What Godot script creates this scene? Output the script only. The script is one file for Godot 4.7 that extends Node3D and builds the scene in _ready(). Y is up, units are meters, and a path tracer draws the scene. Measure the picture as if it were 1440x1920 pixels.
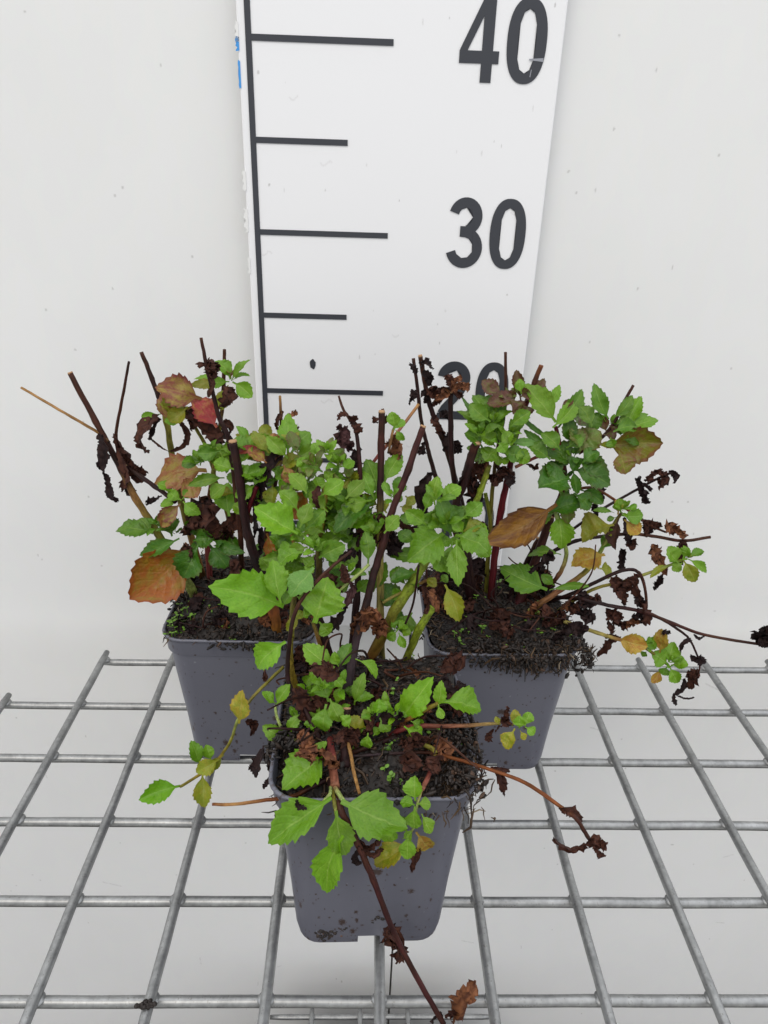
extends Node3D
# Three grey nursery pots with half-withered perennials on a galvanised wire shelf,
# in front of a white panel wall and a plant-height scale board. World units: metres; data tables: millimetres.

var rng := RandomNumberGenerator.new()
var noise := FastNoiseLite.new()
var M := {}

const LEFT_STEMS := [
	[1.58,2.72,[-156.5,222.9,90,-145.7,197.1,93,-135,174.1,98,-126.1,155.3,103,-116.1,139.4,108,-105.3,117.4,112,-99.1,92,106.4],"brown brown dark tan olive olive pale"],
	[0.77,1.01,[-189.2,211.3,80,-168,201.1,86,-144.8,190.7,94,-139,185.9,96],"straw straw tan dark"],
	[0.71,1.15,[-119.2,233.8,105,-126.1,213.9,102,-133.7,192.4,98,-134.1,180.5,98],"dark brown brown dark"],
	[1.48,1.19,[-129.8,173.5,100,-112.5,166.3,110,-100.1,159.7,116],"dark dark dark"],
	[1.19,2.55,[-117.2,235.3,90,-112.9,221.3,91,-109,208,93,-106.9,198.4,94,-105.3,180.4,96,-101.7,152.7,100,-95.8,123.7,104,-92.7,92,97.3],"brown dark dark oliv2 olive olive tan brown"],
	[0.89,1.84,[-79.1,249.2,115,-77.2,234.4,116,-74.9,221.1,117,-72.4,208.7,118,-68.5,199.1,119,-66.5,175.4,120,-65.6,143.4,120,-69.6,92,105.5],"brown dark dark dark dark brown brown dark"],
	[0.94,1.93,[-71.1,240.2,100,-72,230.5,100,-74.1,210.5,101,-78,189.6,102,-82.2,168.2,104,-85.9,148.7,105,-87.9,121.5,106,-87.7,92,106],"brown brown brown oliv2 tan pink pink pink"],
	[0.84,1.25,[-95.3,217.9,106,-93.3,210.1,106,-89.1,199.2,104,-84.8,187.9,102,-81.5,173.8,102],"dark dark oliv2 olive olive"],
	[2.25,3.32,[-63.4,202.4,134,-60.6,182.5,136,-58.3,156.7,139,-54,138.8,141,-49.5,126.9,143,-45.5,110.2,146,-42.8,92,145.6],"dark dark dark blackb dark rust ochre"],
	[2.70,3.00,[-97.9,117,124,-95,109,123,-94.7,92,114.8],"pale pale olive"],
	[1.79,2.09,[-73.6,128.1,122,-69.1,120.6,122,-67.8,92,96.5],"olive olive brown"],
	[0.69,1.94,[-42.1,219.2,110,-42,205.3,110,-42,191.1,112,-43.6,180.4,116,-48.9,156.9,120,-59.2,92,99.3],"straw brown dark dark brown brown"],
	[1.30,1.74,[-79.7,177.1,110,-79.1,168.8,109,-75.6,158.7,108,-72.1,138,110],"olive olive olive tan"],
	[1.37,1.37,[-52.5,178.2,134,-57.4,165.6,135,-58.8,156.7,136],"wine wine dark"],
	[1.66,1.66,[-35.2,159.2,140,-34.2,145,140,-32.9,132,140,-34.9,92,116],"tan tan brown brown"],
	[0.56,0.85,[-32.8,202.6,110,-37.2,196.5,110,-40.9,191.2,112],"brown dark dark"],
	[0.63,0.44,[-64.6,94,116.5,-56.3,103.4,100.6,-39.6,107.4,111.3,-27.7,111.7,127.1],"brown brown brown brown"],
	[0.83,0.40,[-85.3,94,97.6,-80.4,107.9,108.4,-76.6,119.9,121.6,-68,130.8,133.5],"dark dark dark dark"],
	[0.58,0.26,[-95.6,94,117,-100.9,100.8,120.3,-104.8,108.2,124,-107,115.8,126.9],"dark dark brown brown"],
	[0.60,0.30,[-74.6,94,141,-80,100.5,145.2,-83.8,100.8,149,-88.7,102,149,-95.7,103.8,149],"dark dark dark dark dark"],
	[0.73,0.40,[-32.7,94,96.4,-30.4,105.6,96.1,-26,114.9,90.1,-27.7,126.2,86.9,-34.9,130.2,78.4],"dark dark brown brown brown"],
	[0.64,0.45,[-43.3,94,94.2,-35.5,103.5,89.1,-25.9,111.1,84.1,-21,119.4,75.8,-21,127.7,68.3],"dark dark dark dark dark"],
	[0.81,0.37,[-62.6,94,103.6,-73.3,100.5,109.7,-84.2,102.9,114.8,-93.9,109.3,120.6],"dark dark brown brown"],
	[0.58,0.36,[-88.6,94,111.5,-94.9,108.3,117.5,-97.6,123.1,124.9,-91.4,138.4,128.1],"dark dark dark dark"],
	[0.57,0.33,[-79,94,81.8,-92.2,100.5,89.2,-105.4,100.5,92.1,-107,100.5,94.5],"dark dark dark dark"],
	[0.81,0.28,[-94.6,94,121.2,-89.5,103.1,127.3,-83.4,110.1,135,-74,113.4,141.7,-62.9,116.7,144.8],"dark dark dark dark dark"],
	[0.69,0.44,[-94.6,94,91.5,-91.2,103.4,105.2,-79.8,103.1,117.8,-65.8,103.1,127.5,-53.9,100.5,139.3],"dark dark brown brown brown"],
	[0.76,0.32,[-33,94,124.8,-39,106.5,120.8,-39.6,121,121.9,-46.8,133.2,124.6],"dark dark dark dark"],
	[0.72,0.37,[-81.6,94,137.6,-83.1,101,149,-80.7,110.7,149,-74.2,114.5,149],"dark dark brown brown"],
	[0.60,0.45,[-94.1,94,108.3,-95.8,100.5,119.7,-92.7,100.5,131,-89.2,100.5,142],"brown brown brown brown"],
]
const LEFT_LEAVES := [
	["o",-96.1,133.9,116,-122.7,111.1,132,27.6,0.15,0.45,0.88,0.10,0.10],
	["m2",-84.2,174.7,106,-111.2,165.9,104.1,19.4,-0.24,0.59,0.77,0.12,-0.08],
	["m",-83.8,215.1,105.4,-104.3,220.9,107.2,15.8,0.20,0.42,0.88,0.14,0.14],
	["p",-76.6,200.3,108,-87.1,214,105.9,15.7,0.61,0.55,0.57,0.06,0.04],
	["d",-87.2,139.4,127,-94.6,124.5,133.4,15.3,-0.13,0.45,0.89,0.11,0.29],
	["o",-27.2,173,123,-33.4,158.3,127.4,14.8,-0.34,0.40,0.85,0.06,0.13],
	["y",-98.9,202,106,-93.9,217.4,100.4,13.1,-0.16,0.38,0.91,0.13,0.22],
	["l",-70.4,154.8,122,-72.3,168.8,113.7,13.5,0.01,0.51,0.86,0.04,-0.11],
	["l",-37.2,192.7,125,-37.9,208.5,113,11,0.06,0.60,0.79,0.05,-0.12],
	["g",-115.4,139.2,114,-133.3,141.3,115.5,12.1,0.14,0.82,0.56,0.11,0.04],
	["d",-97.6,142.1,125,-118.2,132.1,124.6,9.5,-0.31,0.60,0.73,0.05,0.21],
	["l",-72,179.8,119,-76.7,192.1,115,14,0.53,0.44,0.73,0.12,-0.13],
	["r",-41.3,183.1,128,-30.7,178.5,133.4,15,0.04,0.80,0.60,0.07,-0.03],
	["m",-102.4,200.4,104,-103.5,216.6,99.4,10.9,-0.20,0.25,0.95,0.11,0.04],
	["d",-82.4,136.7,122,-73.2,126.6,126.4,12.6,0.05,0.43,0.90,0.12,0.21],
	["l",-35.6,193.5,127,-27.2,202.3,120.4,12.5,-0.12,0.67,0.74,0.04,-0.05],
	["l",-46.2,197,126.1,-61.6,197.1,127.5,10.9,0.06,0.79,0.60,0.02,-0.07],
	["m2",-84.7,169.1,109.9,-95.3,165,115.5,12.9,0.07,0.74,0.67,0.11,-0.09],
	["d",-81.1,139.7,120,-64.3,136.1,127.4,7.8,-0.26,0.47,0.84,0.08,0.13],
	["o",-49.8,147.4,127,-46.3,135.2,131.7,9.9,0.26,0.41,0.87,0.13,0.32],
	["g",-70.3,183.1,118,-64.4,191.7,116.5,12.6,-0.46,0.45,0.76,0.06,0.17],
	["g",-104.9,137.9,115,-110.9,144.9,110.5,12.8,0.55,0.73,0.40,0.10,0.16],
	["m",-97.5,159.5,117,-108.8,151.7,120,9.3,0.11,0.21,0.97,0.05,0.26],
	["l",-42.2,193.4,124.1,-54.2,200.5,122,8.8,0.07,0.40,0.91,0.10,0.18],
	["o",-27,158.3,122,-24.5,146.4,127.2,9,0.32,0.44,0.84,0.08,0.10],
	["l",-52.9,192.9,129.6,-42.1,202,127,8.2,0.10,0.16,0.98,0.06,0.18],
	["d",-91.3,139.3,122,-81,140.6,121.6,11.2,-0.02,0.46,0.89,0.10,0.27],
	["g",-70.7,178.7,125,-86.6,176.8,130.3,6.8,0.21,0.55,0.81,0.13,0.14],
	["y",-45.6,196.2,133.1,-53.1,205,128.1,9.1,0.47,0.70,0.54,0.03,-0.06],
	["g",-45.8,165,130.2,-54.1,170.6,129.3,11.3,0.49,0.78,0.38,0.04,-0.13],
	["l",-36.2,193.9,134,-45.5,203.5,131.4,8.2,0.26,0.48,0.84,0.12,-0.05],
	["l",-35.7,178.9,129.8,-44.6,185.5,129.6,10.2,0.50,0.69,0.53,0.11,-0.14],
	["l",-55.5,194.7,129.8,-65.5,199.4,129.1,9.9,0.37,0.85,0.38,0.13,0.31],
	["l",-67.4,177.9,129.8,-76.4,171,131.2,9.4,-0.32,0.57,0.76,0.09,0.23],
	["l",-66.5,225.4,108,-57.1,219.5,112.3,8.9,-0.18,0.38,0.91,0.03,0.10],
	["y",-44.9,178.9,131,-45.1,169.2,135,10,-0.35,0.36,0.86,0.07,0.36],
	["y",-90.2,212.3,110,-98.3,205.7,113.4,9.5,0.12,0.34,0.93,0.08,0.22],
	["y",-40.7,187,131.5,-31.4,191.8,128.5,9.5,-0.17,0.73,0.66,0.03,0.24],
	["y",-69.2,223.1,106,-73.4,211.8,108.8,8.3,-0.31,0.33,0.89,0.05,-0.04],
	["l",-33.3,192.2,131,-23.3,197.4,125.8,8.1,0.24,0.40,0.88,0.06,0.17],
	["m",-46.8,191.7,134.9,-55.3,197.2,130.3,8.7,0.30,0.84,0.44,0.06,-0.14],
	["g",-50,144,126.8,-56,133.5,129.1,7.8,-0.40,0.41,0.82,0.07,0.16],
	["l",-68.3,225.5,104.2,-75.3,233.4,101.9,8.6,0.45,0.60,0.66,0.13,0.24],
	["y",-72.7,220.7,100,-88.9,221.3,102.6,5.6,0.16,0.28,0.95,0.09,-0.08],
	["g",-61,167.8,130.3,-52.7,174.5,127.7,8.4,0.08,0.27,0.96,0.12,0.30],
	["l",-42.3,174.4,133.7,-34.5,181.5,132.3,8.6,-0.24,0.43,0.87,0.08,0.17],
	["l",-60.8,189.2,132.4,-55.5,197.7,128.7,8.3,-0.22,0.50,0.84,0.03,0.28],
	["r",-30.7,196.9,134,-35.2,205.2,127.4,7.7,0.36,0.69,0.62,0.04,0.29],
	["l",-63.7,186.7,132.2,-73.3,189.2,130.3,8.7,0.05,0.72,0.69,0.03,0.24],
	["g",-72.7,192.6,121,-83,191.4,122.3,8.4,0.09,0.21,0.97,0.03,-0.05],
	["l",-53.7,178.2,132.7,-62.3,174,136.9,8.3,0.16,0.51,0.84,0.08,0.04],
	["l",-49.5,184,133.5,-60.1,186,134.5,8,0.19,0.64,0.75,0.12,0.06],
	["g",-82.6,183.7,115.6,-93.9,182,115.7,7.3,-0.09,0.66,0.75,0.11,-0.09],
	["g",-45.7,190.5,132,-55.6,185.9,135.5,7.2,0.06,0.52,0.85,0.04,0.17],
	["l",-95.9,160.9,117,-87.4,155.4,119.9,7.8,-0.08,0.36,0.93,0.12,0.37],
	["l",-71.9,221.9,98,-87.4,222.8,96.1,5.2,-0.01,0.88,0.48,0.11,-0.07],
	["l",-65,179.3,114.4,-68,173.2,118.5,10.1,-0.36,0.64,0.68,0.04,-0.12],
	["l",-54.1,180.1,130,-61.6,178.1,131.4,10,-0.15,0.89,0.42,0.14,0.17],
	["d",-72.9,139.9,113.6,-67,132.7,119,7.2,-0.01,0.59,0.81,0.04,0.26],
	["y",-47.1,191.1,129,-56,191.7,131.1,8.2,0.18,0.85,0.49,0.07,0.28],
	["l",-56.5,162.2,134.4,-65.2,165.2,131.5,7.8,-0.07,0.59,0.80,0.12,-0.02],
	["l",-67.6,225.1,105,-58.8,235,103.3,5.6,-0.46,0.53,0.71,0.08,0.35],
	["l",-57.6,168.6,125.1,-62.8,164.3,126.2,11,-0.47,0.69,0.54,0.06,0.17],
	["l",-101.1,162.7,113,-108.6,168.9,112.8,7.6,0.59,0.72,0.36,0.10,0.11],
	["y",-39.5,190.1,129,-33.4,186,131.6,9.4,0.04,0.58,0.81,0.04,0.18],
	["g",-23.4,179.9,128,-27.4,172.2,131.4,7.8,-0.29,0.51,0.81,0.09,-0.13],
	["y",-45,198.4,122,-50.9,204.5,116.8,7.2,0.04,0.67,0.74,0.07,0.17],
	["m",-38.7,189.5,132,-34.8,181.9,135.4,7.9,-0.15,0.34,0.93,0.02,-0.09],
	["g",-37.1,175.9,130,-34.7,168.6,133.9,8.3,0.02,0.47,0.88,0.09,0.24],
	["m2",-102.1,153.8,116,-107.2,148,121.1,7.7,0.23,0.52,0.82,0.11,0.26],
	["l",-47.7,186.2,130,-52.7,180.7,134.9,7.5,0.00,0.67,0.74,0.05,0.37],
	["r",-33.5,195.7,128,-25.8,191.9,129.8,7.5,0.22,0.75,0.62,0.07,-0.09],
	["l",-69.3,223.7,102,-78.7,222.1,103.2,6.8,-0.01,0.63,0.78,0.02,-0.04],
	["g",-116.3,139.7,113.7,-122.6,145.6,109.8,6.7,0.23,0.69,0.68,0.11,0.22],
	["d",-75.8,135.3,117.4,-75.9,138.6,127.9,5.7,-0.26,0.92,-0.28,0.04,0.28],
	["d",-86.6,135.8,116,-91.4,136.7,125.8,5.6,0.14,0.99,-0.02,0.05,0.06],
	["l",-85.8,180.4,113,-84.2,187.2,104.8,5.5,0.00,0.77,0.64,0.09,0.17],
	["l",-96.8,161,116,-103.5,165.3,113.7,7,0.00,0.47,0.88,0.12,0.01],
	["l",-35.3,184.1,124.5,-28.6,186.3,123.4,8.2,-0.13,0.74,0.66,0.14,0.11],
	["l",-42.6,179.9,129,-48.8,178.3,129.1,9.2,-0.22,0.88,0.43,0.11,-0.02],
	["l",-98.1,160.7,114,-107.9,157.6,115.5,5.5,-0.07,0.62,0.78,0.11,0.10],
	["l",-73.3,192.5,119.2,-65.2,193.9,117.5,6.7,0.12,0.42,0.90,0.13,0.35],
	["l",-98.4,210.1,111,-97.8,203.5,112.9,8.1,-0.19,0.26,0.95,0.02,0.25],
	["p",-49.7,197.6,128,-61.1,195.3,131.6,4.4,0.15,0.55,0.82,0.02,0.18],
	["d",-110.3,144.4,115.7,-104.2,152.1,114.1,5.4,-0.53,0.55,0.65,0.13,0.39],
	["l",-72,177.9,113.9,-77.3,185.2,109.5,5.2,0.37,0.67,0.65,0.12,0.10],
	["d",-87,137.3,115.7,-94.8,143.2,115.2,5.4,0.45,0.64,0.62,0.13,0.04],
	["l",-86.2,180.7,114,-92.2,185.2,120.5,5.2,0.58,0.81,-0.02,0.11,0.27],
	["l",-107.3,204.8,100.5,-117.1,202.8,99.9,5.2,-0.11,0.21,0.97,0.06,0.17],
	["y",-51.4,186.3,123.3,-55.2,191.6,121.8,7.6,0.52,0.56,0.65,0.02,0.13],
	["m",-99.4,206.1,106.8,-90.9,209.3,104,5.3,-0.15,0.84,0.53,-0.01,0.23],
	["l",-56.9,195.6,120,-63.6,203.4,116.8,4.7,0.35,0.60,0.72,0.07,0.18],
	["g",-96.1,140.6,116,-94.1,146.1,112.2,7.3,0.43,0.41,0.81,0.13,0.10],
	["g",-76.2,134.9,116.3,-83.8,138.7,112,5.2,0.05,0.78,0.62,-0.01,0.24],
	["l",-51,135.2,129,-49.3,143.1,126.3,5.8,0.14,0.29,0.95,0.08,0.33],
	["y",-67.3,166.9,118.5,-75.4,168.6,117.6,5.9,0.05,0.65,0.76,0.03,0.34],
	["d",-85.9,136.8,115.5,-79.7,144,114.6,5.1,-0.57,0.56,0.61,0.07,0.04],
	["l",-68.1,223.8,99.8,-59.4,226.9,102,5,-0.38,0.89,0.26,0.11,0.15],
	["l",-32.6,182.2,123.2,-30.5,188,120.4,7,-0.36,0.51,0.79,0.09,0.09],
	["l",-59.2,177.2,126.9,-51.3,180.1,130.3,5,-0.44,0.85,0.28,0.05,0.33],
	["m",-46.6,184.4,124.5,-38.1,187.2,124,4.9,-0.27,0.88,0.39,0.02,0.26],
	["m",-42.2,197.4,127,-44.5,203.1,124.6,6.6,-0.05,0.37,0.93,0.13,-0.15],
	["g",-103.1,139.2,114.5,-111.9,142,116,4.6,0.34,0.89,0.30,0.14,0.29],
	["g",-76.7,136.6,117.4,-83.5,141.2,120.4,4.7,0.62,0.72,0.31,0.07,0.28],
	["l",-59.9,177.8,126.5,-63.5,184.3,121.5,4.6,0.20,0.67,0.72,0.12,0.08],
	["l",-76.8,189.6,119.4,-83.5,193,118,5.1,0.13,0.59,0.80,0.05,0.16],
	["p",-43.1,192.7,130,-48.6,197.9,125.8,4.5,0.11,0.70,0.71,0.06,0.16],
	["g",-110.8,143.6,116.2,-114.2,144.3,125.1,4.1,0.08,0.99,-0.06,0.03,0.24],
	["g",-75.8,136.3,116.7,-73.9,144.9,113.5,4.1,-0.39,0.40,0.83,0.08,0.02],
	["r",-56.9,195.6,121.3,-55.8,196.9,129.2,4.5,-0.24,0.96,-0.12,0.06,0.29],
	["l",-96.1,162.1,117,-92,165.7,114.8,6.2,-0.07,0.59,0.81,0.04,0.05],
	["l",-64.9,190,118.6,-70.7,190.8,124.5,4.4,0.17,0.98,0.04,0.01,0.22],
	["l",-64.3,190.8,118.4,-59.1,197.1,119.2,4.2,-0.73,0.54,0.42,0.14,0.24],
	["y",-68.8,224.5,99.4,-72.4,230.2,94.6,4.1,0.27,0.72,0.64,-0.01,0.02],
	["m",-43.3,196.1,123,-50.1,197.3,126.5,4.3,0.34,0.88,0.34,0.11,0.07],
	["d",-86.5,137.9,116.5,-85.2,142.8,122.9,3.9,-0.53,0.72,-0.45,0.15,0.18],
	["y",-57.3,195.5,120.5,-64,199.8,117.9,3.7,0.18,0.70,0.69,0.05,0.23],
	["y",-47.4,184.1,124.8,-51,187.9,130.4,4.1,0.60,0.79,-0.14,0.10,0.03],
	["g",-71.1,178.8,114.3,-66,184.8,111.2,3.7,-0.22,0.59,0.78,-0.02,0.21],
	["m",-44,190,123.9,-38.5,195.2,122.7,3.9,-0.53,0.68,0.52,0.05,0.29],
	["l",-50.6,193.1,124.8,-45.3,194.9,129.7,4,-0.39,0.91,0.09,0.12,0.34],
	["y",-59.8,178,127.4,-60.9,181.3,134.1,3.9,0.22,0.89,-0.40,0.11,0.26],
	["y",-38.6,177.9,119.8,-44.7,181.9,116.6,3.7,0.26,0.81,0.52,0.09,0.21],
	["m",-32,185.3,120.6,-38.9,187.7,116.9,3.5,0.03,0.86,0.51,-0.01,0.18],
	["g",-102.2,139.8,114.8,-98,143.9,118.7,3.9,-0.67,0.74,-0.04,-0.01,0.35],
	["m",-68.6,224.9,100.3,-68.8,229.6,106.8,3.4,0.15,0.80,-0.58,0.12,-0.01],
	["g",-76.1,137.3,117.7,-74.6,143.3,121.4,3.8,-0.96,0.27,-0.05,0.11,0.18],
	["l",-86,182,113.7,-88.8,188.3,112.1,3.8,0.44,0.40,0.80,0.13,0.13],
	["l",-39.9,168.5,122.9,-45.4,172.6,124.5,3.7,0.63,0.70,0.35,0.16,0.37],
	["g",-78.3,188.8,115.4,-76.8,192.7,121.5,3.5,-0.22,0.85,-0.48,0.02,0.35],
	["l",-42.7,196.1,122.4,-41,201.8,118.7,3.7,-0.28,0.58,0.76,-0.00,0.20],
	["l",-38,178.3,120.6,-36.5,181,126.8,3.8,-0.22,0.91,-0.36,0.12,0.00],
	["g",-71.5,178.1,114.9,-70.4,180.1,121.8,3.5,0.07,0.96,-0.29,0.14,0.03],
	["g",-85.3,181.3,113.8,-80.2,185.5,115.1,3.7,-0.63,0.67,0.38,0.13,0.02],
	["y",-39.3,168.1,122.4,-34.8,171.8,118.6,3.5,-0.12,0.79,0.60,0.00,0.10],
	["l",-107,205.1,99.5,-105.5,209.6,97.9,4.8,-0.02,0.35,0.94,0.06,0.28],
	["r",-50.8,193.7,124.4,-50.8,199.9,120.7,3.4,0.13,0.50,0.85,0.12,0.29],
	["l",-78,188,114.8,-71.8,190.8,114.4,3.6,-0.35,0.83,0.44,0.05,0.32],
	["m",-60,178.9,127.2,-63.7,184.4,128.1,3.6,0.75,0.42,0.52,0.04,0.07],
	["g",-71.8,161.2,114.4,-71.9,165,108.9,3.6,0.03,0.83,0.56,0.15,0.37],
	["y",-99.5,206.9,107.6,-96,210.1,113.1,3.3,-0.35,0.89,-0.29,0.12,0.13],
	["g",-111.2,144.8,116,-116.7,148.6,116.1,3.5,0.48,0.66,0.58,0.06,0.23],
	["l",-34.5,198.1,126.2,-31.9,200.1,132.3,3.4,-0.18,0.96,-0.23,-0.01,0.04],
	["l",-39.5,169.3,122.7,-39.8,175,119.7,3.5,0.13,0.47,0.87,0.02,0.13],
	["l",-71.5,162,114.9,-66.4,166.4,114.9,3.4,-0.59,0.67,0.44,0.11,0.27],
	["g",-102.8,140.4,114.1,-104.6,145.8,109.6,3.1,0.04,0.65,0.76,0.09,0.10],
	["y",-100.1,206.7,107,-104.8,212,106.4,3.1,0.60,0.59,0.54,0.08,0.22],
	["l",-39.2,168.7,123.1,-34.6,171.8,127.2,3.2,-0.56,0.83,0.00,0.04,0.29],
	["y",-44.3,190.5,124.5,-43.3,193.8,129.8,3.4,-0.48,0.78,-0.40,-0.00,-0.01],
	["l",-57.4,196.4,121.3,-62,199.4,124.3,3.4,0.64,0.71,0.29,0.11,0.13],
	["r",-38.5,179.2,120.4,-42.7,183.5,122.8,3.3,0.75,0.64,0.14,0.13,0.05],
	["l",-44.7,190.2,123.9,-50.6,192.9,122.4,3.2,0.22,0.80,0.56,-0.00,0.25],
	["y",-34.5,198.7,125.6,-32.1,203.3,122.2,3.4,-0.08,0.62,0.78,0.10,0.39],
	["g",-65.1,191.1,118.3,-70,194.9,116.2,3.1,0.24,0.69,0.68,0.12,0.16],
	["g",-102.6,141.5,114.6,-100.4,147.1,114.4,3.3,-0.70,0.29,0.65,0.04,0.22],
	["d",-86.7,138.7,116,-86.8,144.8,114.9,3.1,-0.17,0.17,0.97,0.15,0.39],
	["l",-38,178.8,119.9,-35.8,183.8,116.2,3,-0.21,0.64,0.74,0.05,0.36],
	["y",-35.1,198,125.6,-40,202.3,123.8,2.9,0.43,0.71,0.55,0.14,0.11],
	["g",-103,140.8,114.9,-105.7,145.3,119.2,2.8,0.52,0.74,-0.44,0.03,0.27],
	["l",-78.7,188.5,114.8,-83.2,192.9,112.5,2.8,0.39,0.69,0.61,0.04,0.01],
	["l",-78.2,189.4,114.9,-76.2,194.6,112.5,3,-0.25,0.48,0.84,0.15,0.39],
	["y",-56.8,196.3,120.8,-55.2,201.8,119,3.1,-0.31,0.38,0.87,-0.01,0.25],
	["r",-42.7,196.6,123.2,-39.2,200.6,126.7,2.8,-0.82,0.54,0.19,0.00,0.36],
	["l",-46.7,185.2,125,-44.8,188.9,129.5,2.9,-0.13,0.80,-0.59,0.09,0.04],
	["r",-47.2,185,124.3,-49.9,190.2,122.1,2.8,0.53,0.55,0.64,0.12,0.12],
	["y",-32.3,186.2,121.1,-37.1,189.1,123,2.8,0.56,0.81,0.20,0.08,0.03],
	["l",-34.8,199,126.2,-37.6,203,128.9,2.9,0.84,0.54,0.04,0.15,-0.03],
	["y",-46.5,185.7,124.4,-43.8,189.8,122.2,3,-0.19,0.56,0.81,0.11,0.20],
	["l",-51.3,192.9,124.5,-56.4,196.2,125.8,2.6,0.56,0.71,0.42,0.15,0.16],
	["l",-59.3,178.6,126.9,-55.9,183.3,125.8,2.7,-0.47,0.51,0.72,0.16,0.16],
	["g",-110.7,145.2,116.6,-109.5,149,121.1,2.6,-0.62,0.68,-0.38,0.14,0.04],
	["g",-87.1,139.1,116.6,-89.8,143.5,119.3,2.7,0.87,0.48,0.08,0.10,0.14],
	["m",-68.7,225.9,100,-71,230.8,100.6,2.8,0.82,0.32,0.48,0.06,0.17],
	["l",-31.7,185.6,121.3,-31.4,188.1,126.6,2.6,-0.34,0.86,-0.39,0.08,0.11],
	["l",-39.6,169.5,123.3,-40.7,173.1,126.9,2.9,0.62,0.64,-0.44,-0.02,0.01],
	["g",-70.9,179.7,115,-67.7,183.2,117.8,2.6,-0.75,0.66,0.02,0.14,0.31],
	["y",-37.9,179.6,120.5,-35.2,183.5,122.3,2.8,-0.84,0.52,0.12,0.02,0.20],
	["y",-31.8,186.1,120.7,-30.8,190.5,117.8,2.5,-0.34,0.56,0.75,0.09,0.35],
	["l",-71.6,179.3,114.8,-74,183.8,116.6,2.5,0.89,0.35,0.29,0.11,0.15],
	["l",-72,161.6,115.2,-74.9,164.3,119,2.4,0.53,0.83,-0.19,0.15,0.35],
	["g",-64.9,191.6,119,-65.5,194.7,122.9,2.6,-0.25,0.74,-0.63,0.04,0.26],
	["l",-44.5,190.9,124,-44.3,195.6,121.6,2.5,-0.25,0.44,0.86,0.11,-0.05],
	["m",-38.3,180.1,120.2,-39.4,184.7,118.9,2.6,0.25,0.33,0.91,-0.01,-0.00],
	["l",-34.2,199.3,126.2,-31,202.4,127.8,2.6,-0.73,0.64,0.24,0.14,0.01],
	["y",-99.5,207.6,107.1,-98,211.8,105,2.5,-0.06,0.45,0.89,0.02,0.35],
	["y",-68.2,225.4,99.7,-65.5,229.4,98.2,2.4,-0.40,0.56,0.73,0.06,0.05],
	["y",-59.5,179.3,127.6,-57.8,183,130.5,2.4,-0.76,0.57,-0.31,0.02,0.05],
	["g",-111,145.9,116.2,-111.3,150.7,115.3,2.5,-0.11,0.18,0.98,0.13,0.20],
	["y",-50.4,194.2,124.8,-47.2,197.6,125.4,2.5,-0.63,0.51,0.58,0.06,0.26],
	["l",-43.3,196.9,122.9,-45.7,200.9,121.6,2.4,0.17,0.40,0.90,0.11,-0.04],
	["l",-31.9,186.7,121.2,-30.5,190.7,123,2.5,-0.95,0.30,0.05,0.10,0.27],
	["l",-39.2,169.9,123.1,-36.6,173.8,123.5,2.3,-0.68,0.38,0.63,0.14,-0.05],
	["g",-78.6,189.8,115.3,-80.6,193.6,116.8,2.4,0.90,0.39,0.19,0.13,0.27],
	["y",-56.9,196.8,121.5,-54.9,200,124.3,2.3,-0.88,0.47,0.07,0.06,0.18],
	["g",-72,162.5,114.8,-74.1,166.2,113.7,2.4,0.50,0.49,0.72,0.07,0.26],
	["l",-46.8,186.1,124.8,-47.8,190.6,125.9,2.2,0.96,0.15,0.26,0.08,0.05],
	["g",-76.7,137.9,117.5,-78.4,142.5,117.2,2.1,0.22,0.13,0.97,-0.01,0.16],
	["g",-65,192.2,118.5,-64.9,196.5,117.6,2.2,-0.36,0.20,0.91,0.09,-0.02],
	["m",-50.9,193.8,125.1,-52.2,196.4,128.6,2.1,0.61,0.73,-0.31,0.11,-0.04],
	["g",-85.6,183,114.1,-84.2,187.5,113.9,2.1,-0.41,0.16,0.90,0.10,0.30],
	["m",-99.7,208,107.6,-100.8,211.9,109.9,2,0.94,0.32,-0.11,0.15,0.24],
	["y",-38.2,180.4,120.7,-38.8,184.3,123,2,0.57,0.47,-0.68,0.15,0.02],
	["g",-65.4,192.5,118.9,-68,195.8,120.1,2,0.79,0.50,0.36,0.11,0.00],
	["l",-85.7,182.4,114.4,-85.4,185.6,117.5,2,-0.06,0.70,-0.72,0.01,0.23],
	["y",-50.8,194.6,124.9,-52,198.9,125.2,2,0.64,0.12,0.76,0.11,0.37],
	["m",-43.1,197.5,123.4,-42.5,201.5,124,2.1,-0.63,-0.02,0.77,0.12,0.19],
	["y",-57.3,197.3,121.4,-58.6,201.2,121.3,2.1,0.26,0.11,0.96,0.15,0.22],
	["y",-59.6,179.8,127.3,-59.4,183.7,126.8,2.1,-0.03,0.11,0.99,0.03,-0.03],
	["g",-103.1,141.9,114.7,-104.9,145.6,114.6,1.9,0.59,0.32,0.74,0.14,0.11],
	["l",-71.7,162.8,115.3,-71.2,165.7,117.5,2.1,-0.31,0.61,-0.73,0.12,0.22],
	["l",-44.8,191.1,124.4,-47.5,193.3,126.1,1.9,0.68,0.73,0.08,0.09,0.04],
	["g",-78.2,190.2,115.4,-76.8,193.4,116.6,2,-0.92,0.30,0.23,0.15,0.25],
	["l",-71.6,163.3,115,-70.8,166.7,114.3,2,-0.30,0.24,0.92,0.08,0.14],
	["y",-34.5,199.8,126,-34.9,203.4,125.4,1.9,0.33,0.20,0.92,0.06,0.32],
	["r",-43.3,197,123.5,-44.6,198.8,126.9,1.7,0.21,0.89,-0.39,0.05,0.27],
	["y",-68.3,226.4,100.2,-66.9,229.7,101.6,1.8,-0.92,0.39,-0.06,0.02,-0.05],
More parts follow.
